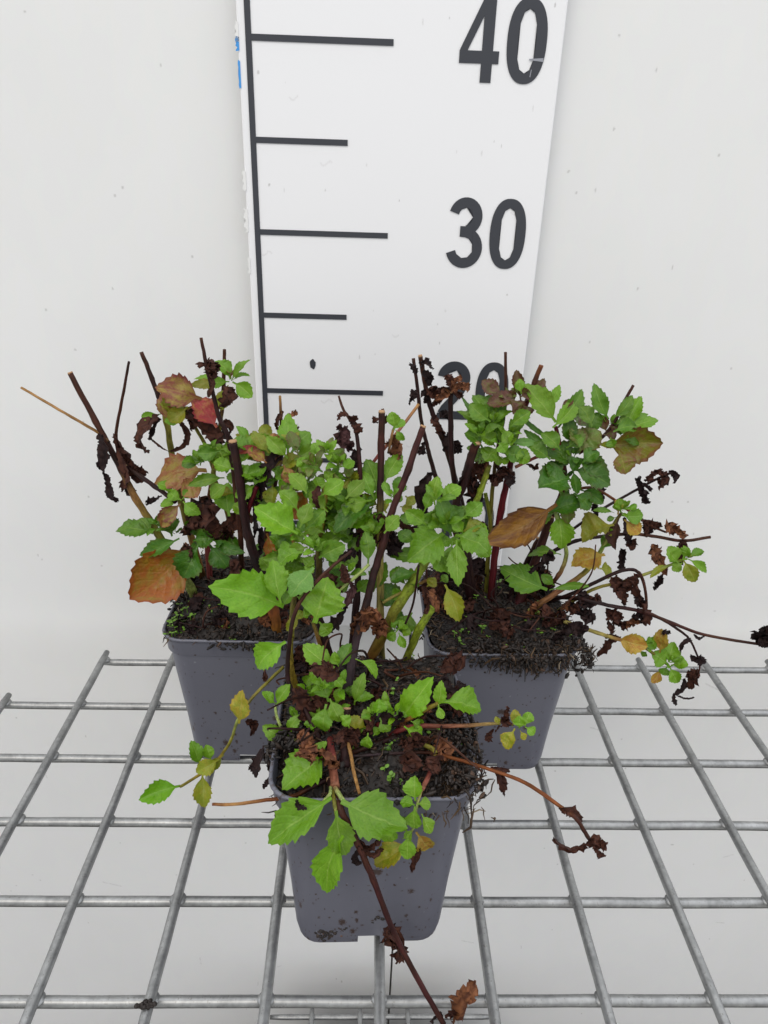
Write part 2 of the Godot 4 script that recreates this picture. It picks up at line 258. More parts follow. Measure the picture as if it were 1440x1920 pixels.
	["l",-71.1,180.3,114.9,-70.6,184.2,114.6,1.7,0.10,0.05,0.99,0.05,0.31],
	["y",-43.5,197.7,123.6,-45.7,200.6,124.7,1.8,0.74,0.33,0.59,0.06,0.03],
	["l",-50.5,194.8,125.3,-49.6,197.6,127.6,1.7,-0.53,0.64,-0.56,0.16,0.20],
	["m",-44.5,191.5,124.4,-43.6,195,125.7,1.7,-0.95,0.16,0.26,0.02,0.04],
	["g",-111.3,146.2,116.7,-112.8,148.9,118.5,1.8,0.86,0.51,-0.01,0.07,0.31],
	["y",-99.2,208.4,107.6,-97.2,211.3,108.5,1.6,-0.81,0.40,0.43,0.03,0.28],
	["l",-57.3,197.4,121.9,-58.2,199.8,124.5,1.6,0.49,0.71,-0.50,0.09,0.39],
	["r",-32.3,187.2,121.3,-33.6,189.9,123,1.6,0.64,0.59,-0.49,0.04,0.33],
	["m",-32.3,186.9,120.9,-33.7,189.8,120,1.6,0.18,0.39,0.90,0.11,0.21],
	["l",-46.3,186.4,124.8,-44.5,189,125.7,1.5,-0.83,0.51,0.23,0.02,0.13],
	["r",-34.4,200,126.5,-34.2,202.5,128.2,1.4,0.25,0.54,-0.81,0.14,0.28],
	["l",-39.5,170.2,123.2,-40.2,173,123.4,1.3,0.62,0.09,0.78,0.12,0.24],
	["l",-44.9,191.8,124.3,-46,194.2,124.1,1.2,0.34,0.25,0.91,0.12,-0.02],
]
const LEFT_WITHERED := [
	["k",6.2,0.93,[-106.9,204.3,104.3,-115.4,199.3,104.4,-118.1,191.2,107.1,-116.1,183.9,103.2]],
	["b",3.1,1.36,[-105.7,204,107,-111.1,197.5,102.4,-112.7,191.9,107]],
	["k",2.8,0.76,[-97.4,202.8,104.6,-93.5,195.4,103.7,-95.1,189.7,106.7,-103,186.1,107.5]],
	["k",1.2,0.96,[-112.7,191.7,104.9,-108.5,187.6,105.3,-103.8,184.6,105]],
	["k",8.5,0.68,[-93.9,208.8,102.9,-83.9,199.8,105.5,-73.4,192.1,106.9]],
	["k",4,1.33,[-92.4,204.9,103.4,-89.1,201.7,106.9,-90.5,198.6,106.8]],
	["k",7,1.70,[-79.8,235.8,113.2,-74.8,234.8,117.3,-72.6,232,118.9]],
	["k",4.8,0.84,[-78.2,232.5,117.2,-75.2,233.8,113.3,-71.8,237.7,118.1]],
	["k",2.9,0.75,[-75.1,231.5,116.9,-74.1,226.5,118.7,-77.6,219.7,117.3]],
	["k",5.4,1.27,[-66.5,224,114.8,-67.7,219.5,118.5,-72.2,214,113.9]],
	["b",3.9,0.65,[-72.5,206.5,115.5,-70.5,199.6,114,-67,194.7,116.7]],
	["k",3.3,0.66,[-71.2,206.5,113.6,-67.7,203.6,115.3,-69,198.5,113.4]],
	["b",4.9,0.75,[-140.9,192.2,100.5,-140.9,182.3,101.5,-143.3,171.9,102.3]],
	["b",3.3,1.63,[-143.9,169.8,99.6,-142.4,164,98.9,-140.9,155.5,100.6,-137.4,151.9,99.9]],
	["k",6.4,1.29,[-134.4,192.2,99.2,-130.8,181,97.3,-126.5,173.1,101.2,-124.3,162.9,97.9]],
	["k",5.3,1.28,[-132.9,184.5,100,-129.5,169.7,102.5,-134.5,159.5,100.3]],
	["b",3.6,0.88,[-133,158.8,98.6,-126.6,158.4,100.3]],
	["k",4.1,0.86,[-127,175.1,101.5,-124.1,171.4,100.1,-120.1,168.6,97.8]],
	["b",4.3,1.38,[-121.8,150.3,99.2,-116.3,153.8,101.4,-113.5,154.9,98.1]],
	["k",12.7,0.70,[-79.7,161.5,118.9,-88.8,150.5,115.5,-94.6,142.3,119]],
	["k",10.1,1.56,[-95.1,145.6,115.7,-83.3,145.6,118.6,-73.7,141.3,116.4]],
	["k",8.2,0.63,[-60.6,154.9,117.9,-70,147.7,116.9,-76.3,142.4,119.8]],
	["k",5.3,1.65,[-71.3,147.9,119.4,-73.2,139.1,115.3,-74.4,132.5,115.9]],
	["b",3.5,1.67,[-78.5,160.6,119.1,-85.4,160.8,116.3,-91.5,158.7,115.7]],
	["b",6.4,0.99,[-41,195.7,133,-46.6,187.8,133.9,-51,176.4,129.8,-52.1,166.1,132.7]],
	["b",5.6,0.98,[-51.7,171.2,130.4,-53.9,159,131,-55.3,147.1,132.7]],
	["b",4,1.31,[-51.9,152.8,131.3,-52,142.3,129.8,-53.3,138,134]],
	["b",4.3,1.17,[-55.3,186.1,133.8,-50.4,182.3,131.6,-45.8,187.9,134.1]],
	["k",3.8,1.04,[-38.9,196.1,132.6,-43.9,193.7,132.4,-47.1,189.9,133.4]],
	["k",4.5,0.64,[-57.1,164.5,129.6,-54.3,167.5,129.2,-51.1,172.6,130.2]],
	["b",3.3,0.60,[-60.1,172.8,134.3,-56.5,170.2,131.9,-53.4,172.6,133.6]],
	["k",2.2,1.07,[-41,211.2,109.8,-43.7,206.1,112.3,-43.5,200.2,110.7]],
	["kt",2.5,0.77,[-38.3,207.7,109.8,-35.1,208.8,107.6,-33.9,210.7,107.9]],
	["k",4.4,1.45,[-68,130.8,133.5,-67.5,129.4,131.8,-65.9,120.9,140]],
	["k",7.2,0.99,[-91.4,138.4,128.1,-93.2,135.9,129.2,-96.1,128.9,130.8]],
	["k",5.2,1.00,[-53.9,100.5,139.3,-50.2,99,142.7,-46.6,98.7,145.8]],
	["b",6.6,0.82,[-71.6,104.3,141.9,-74.6,104,144.3,-77.5,106,146.6]],
	["kt",6.3,1.45,[-45.8,104.1,145.3,-48.5,106.3,146,-51.2,101.3,146.7]],
	["k",7.7,1.51,[-49.2,98.8,137.9,-47,99.1,140.8,-44.9,99.4,143.8]],
	["b",7.7,1.49,[-78.9,102.6,83.8,-80.9,103.2,79.5,-82.8,101.7,75.2]],
	["k",6.9,0.69,[-76.9,104.1,112.9,-79.4,103.5,116.8,-82,101.9,120.6]],
	["kt",5.4,1.31,[-69.5,101.3,105.8,-72.7,103.8,103.6,-76,99.4,101.5]],
	["k",5.8,1.02,[-38.8,101.1,132.2,-42.9,102.6,135.7,-47,100.4,139.2]],
	["kt",5.5,1.53,[-70.7,100.1,143.2,-73.2,100.8,144,-75.7,98.4,144.9]],
	["k",5.4,1.59,[-55,103.9,105.9,-51.8,103.1,110,-48.6,103.8,114.2]],
	["k",6.4,0.60,[-41.2,99,138.3,-40.4,102.3,142.6,-39.6,98.3,146.8]],
	["kt",5.6,0.79,[-29,100.7,142.9,-27.8,102.9,140,-26.6,100.9,137.2]],
	["b",6,1.33,[-89.8,98.4,144.5,-89.9,100.6,147.4,-90,97.8,150.3]],
	["b",6.8,0.92,[-71.1,100.1,133.7,-67.7,100,132.6,-64.4,98.8,131.5]],
	["k",6.4,0.77,[-93.1,103,127.5,-90.7,106.1,130.3,-88.4,103.1,133]],
	["k",5.7,1.47,[-63.1,105,129.6,-64.2,108.2,132.3,-65.2,105.6,135.1]],
	["b",7.8,1.02,[-77.1,99.7,102.1,-74.2,101.6,98.9,-71.2,101.2,95.7]],
	["kt",6.2,0.96,[-52.9,103.7,135.9,-57.9,106.2,135.8,-62.9,102.4,135.7]],
	["b",5.5,1.36,[-75.9,100.2,105.7,-71.3,101.4,106.2,-66.7,99.3,106.7]],
	["b",6.5,1.07,[-98.8,99.5,147.3,-96.3,101.2,143.9,-93.7,101.2,140.6]],
	["kt",7.7,1.27,[-52,100.4,124.9,-48.2,103,127.3,-44.5,99.2,129.8]],
	["b",5.4,0.81,[-89.7,104.9,139.2,-88.8,107.8,135.9,-87.9,102.5,132.7]],
	["b",8,0.94,[-97.7,103,102.7,-99.9,102.8,104,-102.2,100.6,105.3]],
	["b",6.8,1.50,[-70.9,103.4,91.8,-70.6,107,95,-70.3,101.3,98.2]],
	["k",6.6,0.74,[-27.8,101.8,106.1,-31.4,101.9,102.6,-35.1,100.5,99]],
	["b",4,1.42,[-49.9,103.8,91,-47.2,105.3,92.4,-44.5,104.9,93.9]],
	["k",6.2,1.27,[-79.4,102.4,111.5,-78.1,105.8,113.7,-76.8,99.8,115.9]],
]
const FRONT_STEMS := [
	[1.69,2.11,[10,224.7,150,10.1,210.2,152,10.2,186.7,158,10.4,168.2,164,11,153.2,169,11.7,124.2,179,13.2,101,174.2],"dark wineb dark oliv2 straw2 straw2 olive"],
	[1.61,2.47,[29.1,219.6,155,22.7,201,162,15.6,182.7,170,11.7,168.9,176,7.5,155.6,183,4.1,142.5,190,-0.5,128.5,200,-3.2,115.4,214,-5.6,105.5,222,-4.9,101,244.8],"wineb wineb wineb wineb dark dark slate slate dark dark"],
	[0.56,2.03,[-10.5,228.9,140,-7.9,222.3,142,-2.6,214.9,145,-0.7,205.2,148,0.3,193.6,152,0.1,176.5,158,0.3,157.3,166,-0.3,136.1,176,-3.3,101,181],"brown brown dark dark wineb dark dark dark dark"],
	[0.86,0.96,[28.9,221.1,125,19.7,210.1,132,8,197.3,140,2.6,191.2,145],"straw pinktan pink dark"],
	[2.43,3.19,[33.5,159.6,172,24.4,145.4,178,16.3,131.8,183,5.6,101,179.9],"lime lime olive rust"],
	[2.05,2.18,[36.6,138.3,182,30.4,128.6,186,22.7,101,183],"lime lime olive"],
	[0.75,1.40,[-2.4,175.8,195,-11.4,169.7,200,-19.4,161.9,203,-24.6,155.5,206,-27.9,146.2,208,-29.8,131.3,212,-29.5,119.7,216,-24,115.3,223,-16.9,108.5,232,-13,101,236.8],"dark brown brown brown dark dark dark dark dark dark"],
	[1.46,2.44,[-29.8,132.6,200,-30.2,122,204,-28.6,112.9,206,-26,101,205],"olive ochreo ochreo brown"],
	[2.28,2.79,[-18.1,133.3,186,-15.2,123.9,190,-10,101,191.3],"dark dark dark"],
	[1.00,1.25,[-20.5,135.2,191,-17.5,126.1,193,-14.5,101,186.1],"olive tan tan"],
	[0.88,0.78,[5.4,163.7,186,-3.5,156.3,190,-8,153.4,192],"palel palel pale"],
	[0.93,0.70,[-4.7,111.3,226,-1.7,107.8,242,0.6,107.4,256,2.9,107.3,266],"rust straw straw tan"],
	[1.41,2.00,[-15,106.9,226,-11.5,104.5,230,-9.1,104.7,242,-7,102.9,259],"pink pink pink pinktan"],
	[1.52,1.20,[-9.4,101.6,254,-4,101.4,269,2.4,88.4,273,9.1,70.6,276,17.3,46.5,280,27.9,24.3,286,40.5,0.9,292],"dark brown brown wineb wineb wineb wineb"],
	[0.64,1.07,[-56.3,94,260,-47.3,94.1,260,-34.4,96.7,260,-24.7,98.5,260,-17.3,101.2,258,-10.7,101,253.4],"rust straw rust rust dark dark"],
	[1.62,0.69,[6.3,101,235.6,15.4,106.3,234,24.1,113.4,236,43.8,118,240,60.1,123.4,244],"dark wine pink pinktan straw2"],
	[1.25,1.36,[-5.1,101,240.7,6.2,105.9,240,18.7,108.2,236],"brown dark dark"],
	[0.67,0.89,[-0.5,104.5,244,15.1,106.1,244,30.6,107.9,245,41.1,109.9,250,52.8,113,258,67.1,113.7,266,79.2,110.2,274,84.5,108.4,278,90.1,100.2,280],"slate slate brown rust rust rust rust brown dark"],
	[1.19,0.95,[21,101,225.9,27.3,110.6,242,33.9,110.3,247,30.9,109.4,257,27.3,109.8,266],"olive oliv2 oliv2 pink pinktan"],
	[0.93,0.61,[-15.7,101,230.9,-27.4,101.9,232,-33,108.5,228,-34.7,113.9,224],"pinktan pale palel palel"],
	[0.86,0.76,[-34.2,111.7,195,-42.5,105.2,200,-49.2,99.2,204,-55.4,89.6,208,-59,78.8,210,-66.3,67.7,212,-74.4,60.3,213,-84.3,53.1,214],"oliv2 oliv2 straw2 pale oliv2 ochreo ochreo olive"],
	[1.14,0.91,[9.4,112.2,234,20.6,116.6,236,28.1,122.6,237,34.8,128.4,238],"wine rust ochreo oliv2"],
	[0.63,0.76,[16.6,217.3,146,15.2,212.9,148,13.7,204.1,150],"olive straw dark"],
	[0.77,0.77,[12.5,138.9,180,19.3,143,179,33.1,150.7,178],"straw2 straw2 tan"],
	[0.60,0.60,[28.5,161.2,182,26.8,141.9,184,23.4,131,186],"dark dark dark"],
	[1.80,1.80,[-15.8,189.1,154,-16.9,176.1,158,-18.5,161.7,164,-18.8,143.6,174,-18,130.4,184],"oliv2 ochreo olive brown dark"],
	[1.28,1.53,[-28.3,160.4,170,-28.9,150.2,180,-29.9,138.9,190,-29.6,132.6,200],"olive brown olive olive"],
	[2.08,2.54,[-3.3,115.5,228,-3.5,107.9,236,-3.1,101,247.1],"dark dark dark"],
	[0.75,0.75,[-8.7,102.9,259,-8.8,105.5,265,-11.6,103.1,267],"palel palel pale"],
	[1.07,0.85,[-7,102.9,259,-5,105.5,265,-2.4,104.3,268],"pinktan palel palel"],
	[0.97,0.86,[-7.9,101.8,258,-7.1,103.7,266,-5.7,99.6,270],"olive oliv2 pale"],
	[0.62,0.52,[27.3,110.4,266,25.3,104.5,269,24.5,94.5,270,23.1,89.4,270],"pinktan palel palel straw2"],
	[0.81,0.44,[-8.9,105,197.2,-5.4,111.5,205.6,-2.4,114.4,215.7,-2.3,113.9,226.6,-0.6,111.8,237.3],"dark dark brown brown brown"],
	[0.79,0.41,[-7.1,105,198.7,2.1,111.5,194.4,11.7,111.5,189.7,20.3,111.5,189.4,26.1,111.5,185.2],"dark dark dark dark dark"],
	[0.82,0.33,[3.6,105,204.4,6.1,124.4,211.5,3.9,142,222.3,-2.1,153.2,238.8,-6.4,160.1,257.9],"dark dark dark dark dark"],
	[0.85,0.27,[-19.5,105,230.1,-26.6,112.2,236.7,-35,115.2,239.6,-35,118.2,243.8],"dark dark dark dark"],
	[0.56,0.44,[-18,105,229.9,-14.3,118.6,243.5,-19.8,126.6,258,-16.7,133.1,258],"dark dark dark dark"],
	[0.81,0.31,[15.3,105,197.6,21.7,115.6,205.1,30.8,123.9,212.6,40.1,128.8,222.6],"brown brown brown brown"],
	[0.65,0.38,[24.4,105,211.8,6.1,116.7,209.4,-14.9,115.1,203.5,-35,111.5,203.7,-35,111.5,207.5],"dark dark brown brown brown"],
	[0.69,0.38,[-2,105,207.6,-13.3,113.5,218.5,-25.7,121.7,228.4,-35,127.6,242.4],"dark dark dark dark"],
	[0.62,0.44,[34.2,105,227.8,28.8,112.9,231.7,20.6,119,233.4,12.2,123.6,237.2],"dark dark dark dark"],
	[0.66,0.27,[37.7,105,214,51,111.5,222.4,51,111.5,226.2,51,111.5,221.2,51,111.5,211.9],"dark dark dark dark dark"],
	[0.57,0.36,[-5.7,105,189.7,-7.5,120.9,190.8,-6.7,134.4,199.5,-12.2,141,213.1,-13.5,142.1,229.1],"brown brown brown brown brown"],
	[0.75,0.39,[15.5,105,199.8,23.5,112.7,197.7,32.3,119.8,196.8,43.2,122.2,198.7],"dark dark dark dark"],
	[0.69,0.25,[30.4,105,241.1,34.3,119.7,248,47.1,115.5,258,51,111.5,258,51,111.5,258],"brown brown brown brown brown"],
	[0.60,0.28,[36,105,193.1,33,112.5,203,23.8,113.8,211.9,11.3,115,215],"dark dark dark dark"],
	[0.63,0.31,[31.7,105,217,37,111.5,231.4,35.8,119.5,244.1,31.9,120.1,258],"dark dark dark dark"],
	[0.83,0.44,[27.6,105,200.4,13.5,118.9,206.6,22.2,111.5,194.5,15.4,111.5,179.7],"brown brown brown brown"],
]
const FRONT_LEAVES := [
	["L",-32.2,151,202,-58.5,164.5,210,18.9,0.47,0.46,0.75,0.05,0.12],
	["l",-4.1,106.6,269,18.5,101.7,276,17.2,0.07,0.91,0.40,0.02,0.12],
	["l",-7.7,108.3,269,-30.2,91.8,274,13.8,-0.41,0.73,0.55,0.00,0.15],
	["L",-18.3,144.9,206,-13.5,160.4,197,19.3,0.06,0.49,0.87,0.04,0.10],
	["L",-2.9,97.5,277,-8.7,68.8,278,12.1,-0.40,0.11,0.91,0.02,0.12],
	["l",39,178.2,182,24.2,170.9,192,16.1,0.12,0.71,0.70,0.06,0.15],
	["L",-27.7,174.2,178,-44.9,185.6,175.4,14.7,0.37,0.70,0.61,0.05,0.28],
	["L",-11,108.4,248,-26.3,102.8,258,15.3,-0.05,0.90,0.42,0.10,0.20],
	["d",7.4,183.6,163,-9.6,174,171.6,12.6,-0.20,0.83,0.52,0.06,-0.08],
	["L",19.5,115.7,235.1,31.5,133.8,231.2,11.8,-0.33,0.40,0.85,0.07,0.18],
	["l",-13.2,163.5,156,-17.2,183.3,147.5,11.7,-0.01,0.39,0.92,0.10,0.23],
	["l",-8.3,176.5,160.6,-6,188.7,152.7,16,-0.45,0.54,0.71,0.08,0.11],
	["g",10.2,181.9,152,4.1,196.4,143.6,12.8,0.37,0.58,0.73,0.08,-0.12],
	["l",43.9,178.3,184,56.7,174.8,190,14.4,-0.02,0.84,0.54,0.11,-0.11],
	["g",42.6,176.3,181.4,36.6,192.4,176.8,11.4,0.45,0.40,0.80,0.10,0.21],
	["g",41,158.9,170,17.5,156.8,165.6,8.3,-0.18,0.77,0.61,0.12,0.32],
	["L",-33,154.8,206,-36.3,169.3,197,11.4,0.44,0.54,0.71,0.10,0.20],
	["L",36,129.9,239,50.8,126.2,239.1,12.5,0.22,0.90,0.38,0.13,0.08],
	["L",-29.9,142.8,217,-41.1,132.2,220.1,12.1,-0.24,0.50,0.83,0.05,0.10],
	["l",-6,103.7,271,-2.1,88.6,277,11.2,0.31,0.42,0.85,0.02,0.10],
	["L",-84.6,52.4,213,-100.6,51.5,219.8,10.4,0.23,0.73,0.64,0.06,0.31],
	["d",17.7,130.6,173,11.6,141.3,170.4,14.3,0.60,0.50,0.63,0.06,0.30],
	["c",-19,168.6,198,-27.7,160.4,206,12.4,-0.11,0.75,0.65,0.08,0.10],
	["l",44.3,177.7,187,44.8,163.2,198.7,9.3,-0.33,0.58,0.74,0.09,-0.04],
	["g",-7.7,165.6,161,-19,174.3,153.3,10.4,-0.13,0.56,0.82,0.03,0.08],
	["y2",22.8,85.4,270,10.3,75.1,271.3,10.4,-0.58,0.75,0.33,0.03,0.13],
	["y2",-53.6,92.7,213,-51.9,107.8,210.3,10.3,-0.29,0.20,0.94,0.04,-0.10],
	["l",-18.8,160.5,159,-21.7,173.2,152.3,10.6,-0.06,0.45,0.89,0.11,0.14],
	["y",40.8,153.5,186,46.9,140.6,194,9.4,-0.14,0.47,0.87,0.08,0.15],
	["l",-8.8,133.9,223,-20.9,140.9,217.9,10.3,0.24,0.81,0.53,0.03,-0.06],
	["g",-2.1,175,162,-8.4,187.6,159.2,10.3,0.08,0.25,0.96,0.07,0.29],
	["g",7.9,139.8,172,12.8,152.7,168,10.3,-0.55,0.43,0.71,0.07,0.14],
	["l",-24.6,167,182,-34.8,162.1,183.8,12.8,-0.31,0.82,0.48,0.13,0.17],
	["l",-31,158.5,169.3,-41.1,166,167.4,11,0.51,0.78,0.36,0.12,0.17],
	["l",-33.4,165.5,168.8,-42.5,174.2,163.8,10.3,0.49,0.76,0.43,0.12,-0.00],
	["l",-18.3,157.8,167.6,-8.1,169,166.3,8.9,-0.28,0.36,0.89,0.12,0.01],
	["l",12,190.3,154,19.5,201.4,146.8,8.7,0.05,0.52,0.85,0.03,-0.01],
	["g",-17.9,163.7,181,-7.1,169.2,179.3,10.9,-0.06,0.40,0.91,0.11,-0.10],
	["y",-73,61.7,213,-71.5,49.4,220.9,8.9,0.08,0.54,0.84,0.08,0.31],
	["g",-5.4,155.6,166,4.8,162.5,164.6,10.4,-0.44,0.76,0.49,0.13,0.35],
	["L",-8,173.7,167.1,4.5,177.6,164.8,9,-0.08,0.68,0.73,0.09,0.25],
	["L",5.9,186.2,165,-6.6,182.1,165.3,9,-0.09,0.34,0.94,0.06,-0.10],
	["l",35.6,175.9,177.6,28.6,181.7,175.3,12.4,0.33,0.66,0.67,0.11,0.01],
	["g",-5.8,163.5,155.8,-0.2,172.4,149.7,9.6,-0.25,0.65,0.72,0.06,-0.10],
	["g",-12.1,165.2,162,-8.4,174.9,158,10,-0.33,0.47,0.82,0.03,0.22],
	["l",-13,147.7,170.7,-5.4,153.9,165.6,10.1,-0.27,0.79,0.56,0.02,0.37],
	["g",26.9,131.9,177.4,23.2,125,183.8,10.6,0.15,0.63,0.76,0.10,0.30],
	["l",-4.2,167,167.9,-13.1,174,167.8,9.5,0.44,0.58,0.68,0.03,0.36],
	["l",-27.9,181.5,169.4,-35.8,189.6,166.6,8.9,0.34,0.59,0.73,0.10,-0.09],
	["l",-18.1,188.4,166.1,-8.3,194,162.9,8.9,-0.10,0.63,0.77,0.14,0.11],
	["g",-24,175.5,175.1,-16.7,183.3,172.6,9.3,-0.36,0.57,0.74,0.03,0.25],
	["l",-11.9,120.1,230,-12.6,111.1,235.1,9.8,-0.44,0.47,0.77,0.10,-0.10],
	["l",-23.3,153.6,170.7,-32.3,147.8,171.4,9.4,-0.34,0.63,0.69,0.10,0.26],
	["l",7.5,183.1,157.1,1.6,193.1,149.4,7.2,-0.10,0.57,0.82,0.12,-0.15],
	["l",-17.6,194.8,153.1,-26.9,196.6,153.4,10.5,0.17,0.77,0.62,0.08,0.35],
	["g",4.9,163.7,186,3.2,174.8,178.5,7.3,-0.10,0.54,0.83,0.08,0.21],
	["l",40.1,176.7,179,35.2,184.7,173.2,8.7,0.11,0.63,0.77,0.11,-0.03],
	["l",-14.3,180.5,166.8,-22.1,187.6,161.6,8.1,0.04,0.62,0.78,0.06,0.32],
	["l",-15.6,170.2,168.9,-24.3,176.7,168,8.6,0.18,0.37,0.91,0.04,-0.11],
	["g",-15.9,162.7,163,-22.6,168.3,160.1,10.2,0.38,0.73,0.56,0.10,0.36],
	["g",-13.7,101.3,226,-15.2,111.2,222.7,8.9,-0.31,0.26,0.92,0.11,0.07],
	["l",43.2,176.1,185,41.5,164.3,191.5,6.8,-0.50,0.47,0.72,0.05,0.37],
	["y",-64.4,69.8,212,-73.9,65.8,216.2,8.3,0.13,0.56,0.82,0.11,0.03],
	["d",27.8,155,177.4,17.2,151.9,180.5,8.1,-0.11,0.87,0.49,0.03,0.11],
	["l",-24,190.7,168.6,-31.5,198.1,165.5,8.4,0.32,0.62,0.72,0.09,0.11],
	["l",-26.5,178.6,180,-22.3,187.6,175.1,8.3,-0.37,0.57,0.74,0.03,-0.06],
	["l",-74.5,63,210.2,-78.3,73.5,206.2,7.6,0.66,0.46,0.59,0.04,0.22],
	["g",-2.7,143.5,168.4,-10.4,139.1,171.4,9.6,-0.30,0.84,0.45,0.04,0.02],
	["l",-6.1,187.2,166.1,1.7,193.3,160.8,8,0.16,0.53,0.84,0.03,-0.12],
	["l",36.6,192.3,179,44.9,198.2,176.6,8.5,-0.33,0.71,0.62,0.03,-0.10],
	["l",32.7,170,184.8,41,164.9,190.3,7.8,-0.26,0.48,0.84,0.11,0.02],
	["l",34.6,190.6,178.7,35.2,201.9,175.3,7.3,-0.25,0.29,0.92,0.09,0.21],
	["c",45.9,179.5,180,42.3,187.1,174.6,8.6,0.10,0.61,0.79,0.13,0.33],
	["l",30.9,182.6,182.8,22.3,188.1,180.9,8.2,0.04,0.39,0.92,0.04,0.07],
	["g",4.7,169.5,166.8,10.9,177.6,162.8,7.7,-0.09,0.49,0.87,0.14,0.31],
	["l",-39,148,169.4,-47,153.4,166,8.1,0.31,0.79,0.53,0.07,0.16],
	["l",-30.4,163.5,174,-43.2,160.4,176.1,6,0.04,0.45,0.89,0.11,0.09],
	["l",-10,196.3,149.7,-13.5,202.6,146.3,10.1,0.43,0.61,0.67,0.04,-0.02],
	["l",-26.7,171.1,171,-35.6,173.9,168.6,8.3,0.02,0.70,0.72,0.07,-0.05],
	["l",11.8,178.5,183.6,17.6,186,182.1,8.3,-0.58,0.58,0.57,0.04,-0.02],
	["l",-28.1,103.8,232,-37.9,109.2,232.7,7.1,0.31,0.45,0.84,0.07,0.24],
	["g",-7.2,132.2,222.2,-2.4,139.8,215.8,7.1,-0.18,0.70,0.69,0.13,0.32],
	["l",-0.1,114.4,224,3.6,126,218.7,5.9,-0.05,0.43,0.90,0.12,-0.12],
	["l",53.8,174.6,179.7,60.2,167.8,182.5,7.9,-0.06,0.33,0.94,0.10,-0.11],
	["r",-10.9,194.7,148,-7.4,203.5,143.9,7.4,-0.47,0.52,0.71,0.13,0.05],
	["g",16.4,182.1,152.1,19.9,190.2,148.2,7.8,0.30,0.30,0.91,0.08,0.05],
	["g",-10.7,164.8,164,-3,168.1,164.5,8.9,-0.27,0.51,0.82,0.11,0.15],
	["l",13,99.8,270,14.5,89.7,272,7.1,-0.00,0.19,0.98,0.13,-0.09],
	["yo",25.6,89.7,269,30.8,82.9,270.4,8.4,0.09,0.27,0.96,0.09,0.08],
	["g",48.4,180.3,179.2,51.8,188.1,175,7.7,-0.53,0.57,0.63,0.10,0.14],
	["l",47.4,187.1,183,54.2,193.3,182,7.8,-0.33,0.49,0.81,0.08,0.09],
	["g",24,150.4,176.9,16.2,153.4,176.1,8.7,0.08,0.45,0.89,0.04,0.17],
	["l",22.1,93.4,273,22.4,83.5,275.3,7.1,-0.10,0.22,0.97,0.05,-0.09],
	["y",-6.7,193.2,150,-1.7,189,152.5,10.1,-0.23,0.29,0.93,0.08,0.04],
	["y",10.2,179.2,156.1,1.3,183,153.6,6.9,-0.14,0.29,0.95,0.05,0.09],
	["l",-11.2,118.7,227,-14.2,124.1,222.1,8.5,-0.17,0.61,0.78,0.07,-0.01],
	["l",24.6,108.1,270.1,24.1,115.3,265.8,7.9,-0.41,0.45,0.80,0.10,0.30],
	["l",-10.5,123.1,230,-6,116.7,235.2,7,0.25,0.71,0.65,0.11,-0.07],
	["l",-27.6,157.2,178.1,-36,154.8,182,6.8,0.08,0.76,0.64,0.14,0.17],
	["l",-23,168.7,180,-31.2,166.6,181.5,7.5,0.09,0.33,0.94,0.03,-0.08],
	["g",7.1,176.8,152.4,-0.1,171.5,156.8,6.4,0.01,0.63,0.77,0.14,0.38],
	["l",34.5,126.1,238,35.4,136.5,235.6,5.9,-0.48,0.23,0.85,0.04,-0.12],
	["l",30,185.9,176,33.8,194.6,174.4,6.5,-0.54,0.37,0.75,0.02,-0.09],
	["l",0,140.2,225,8.3,132.9,227,5.5,0.56,0.74,0.36,0.12,0.36],
	["g",26.7,172,181.1,19.3,176,178.6,7,0.06,0.59,0.80,0.03,-0.05],
	["l",-34.5,112.7,224,-29.1,120.4,219.6,5.9,-0.12,0.55,0.82,0.11,0.35],
	["y",47.7,179.5,182,55.7,182.8,181.8,6.9,-0.28,0.73,0.62,0.13,-0.04],
	["g",-0.4,142.5,176.5,5.1,148.3,175.9,7.3,-0.11,0.19,0.98,0.03,0.25],
	["y2",65.6,123.4,247,62.2,117.1,250.6,7.3,-0.64,0.61,0.47,0.07,0.19],
	["l",24.3,106.3,271,24.6,98.2,273.1,7.1,-0.25,0.23,0.94,0.07,0.31],
	["d",-7.6,147.9,175.8,-12.9,151.8,172.4,8,0.14,0.76,0.64,0.06,0.21],
	["l",50.6,180.7,181,58.1,179.6,183.8,7.2,-0.08,0.83,0.55,0.05,0.17],
	["l",-21.6,162.9,174.1,-15.3,168.2,173.2,7,-0.35,0.54,0.77,0.03,0.37],
	["g",-7.7,158.4,175.9,-0.7,160.2,173.8,7.6,0.14,0.50,0.86,0.08,-0.13],
	["L",20.8,118.3,241,27.4,113.5,242,6.9,0.48,0.75,0.45,0.05,0.35],
	["g",29.6,181.6,174,20.3,181.6,173.2,5.9,-0.08,0.52,0.85,0.09,0.33],
	["r",-8.7,193.2,151,-3.1,194.6,150.5,9.6,-0.13,0.79,0.60,0.11,0.23],
	["l",23,85.2,265.9,16.7,89.8,262.6,6.5,0.01,0.59,0.81,0.13,0.27],
	["g",-14.8,159.2,175,-7.6,158.1,177.9,7.1,-0.26,0.53,0.81,0.12,0.18],
	["y",6.1,110.3,233.9,-1.8,113.5,232.3,6.4,0.25,0.84,0.48,0.13,0.23],
	["l",-17.6,188.9,148.5,-24.9,185,149.2,6.3,-0.00,0.20,0.98,0.05,-0.11],
	["l",43.9,174.5,180,38.4,172.1,182,8.4,-0.28,0.90,0.33,0.13,0.21],
	["l",-12.3,126.5,223.1,-18.9,128.8,220.4,6.9,-0.07,0.66,0.75,0.13,0.35],
	["l",-21.3,194,154,-18.6,189,158.4,7.2,0.44,0.72,0.54,0.05,-0.12],
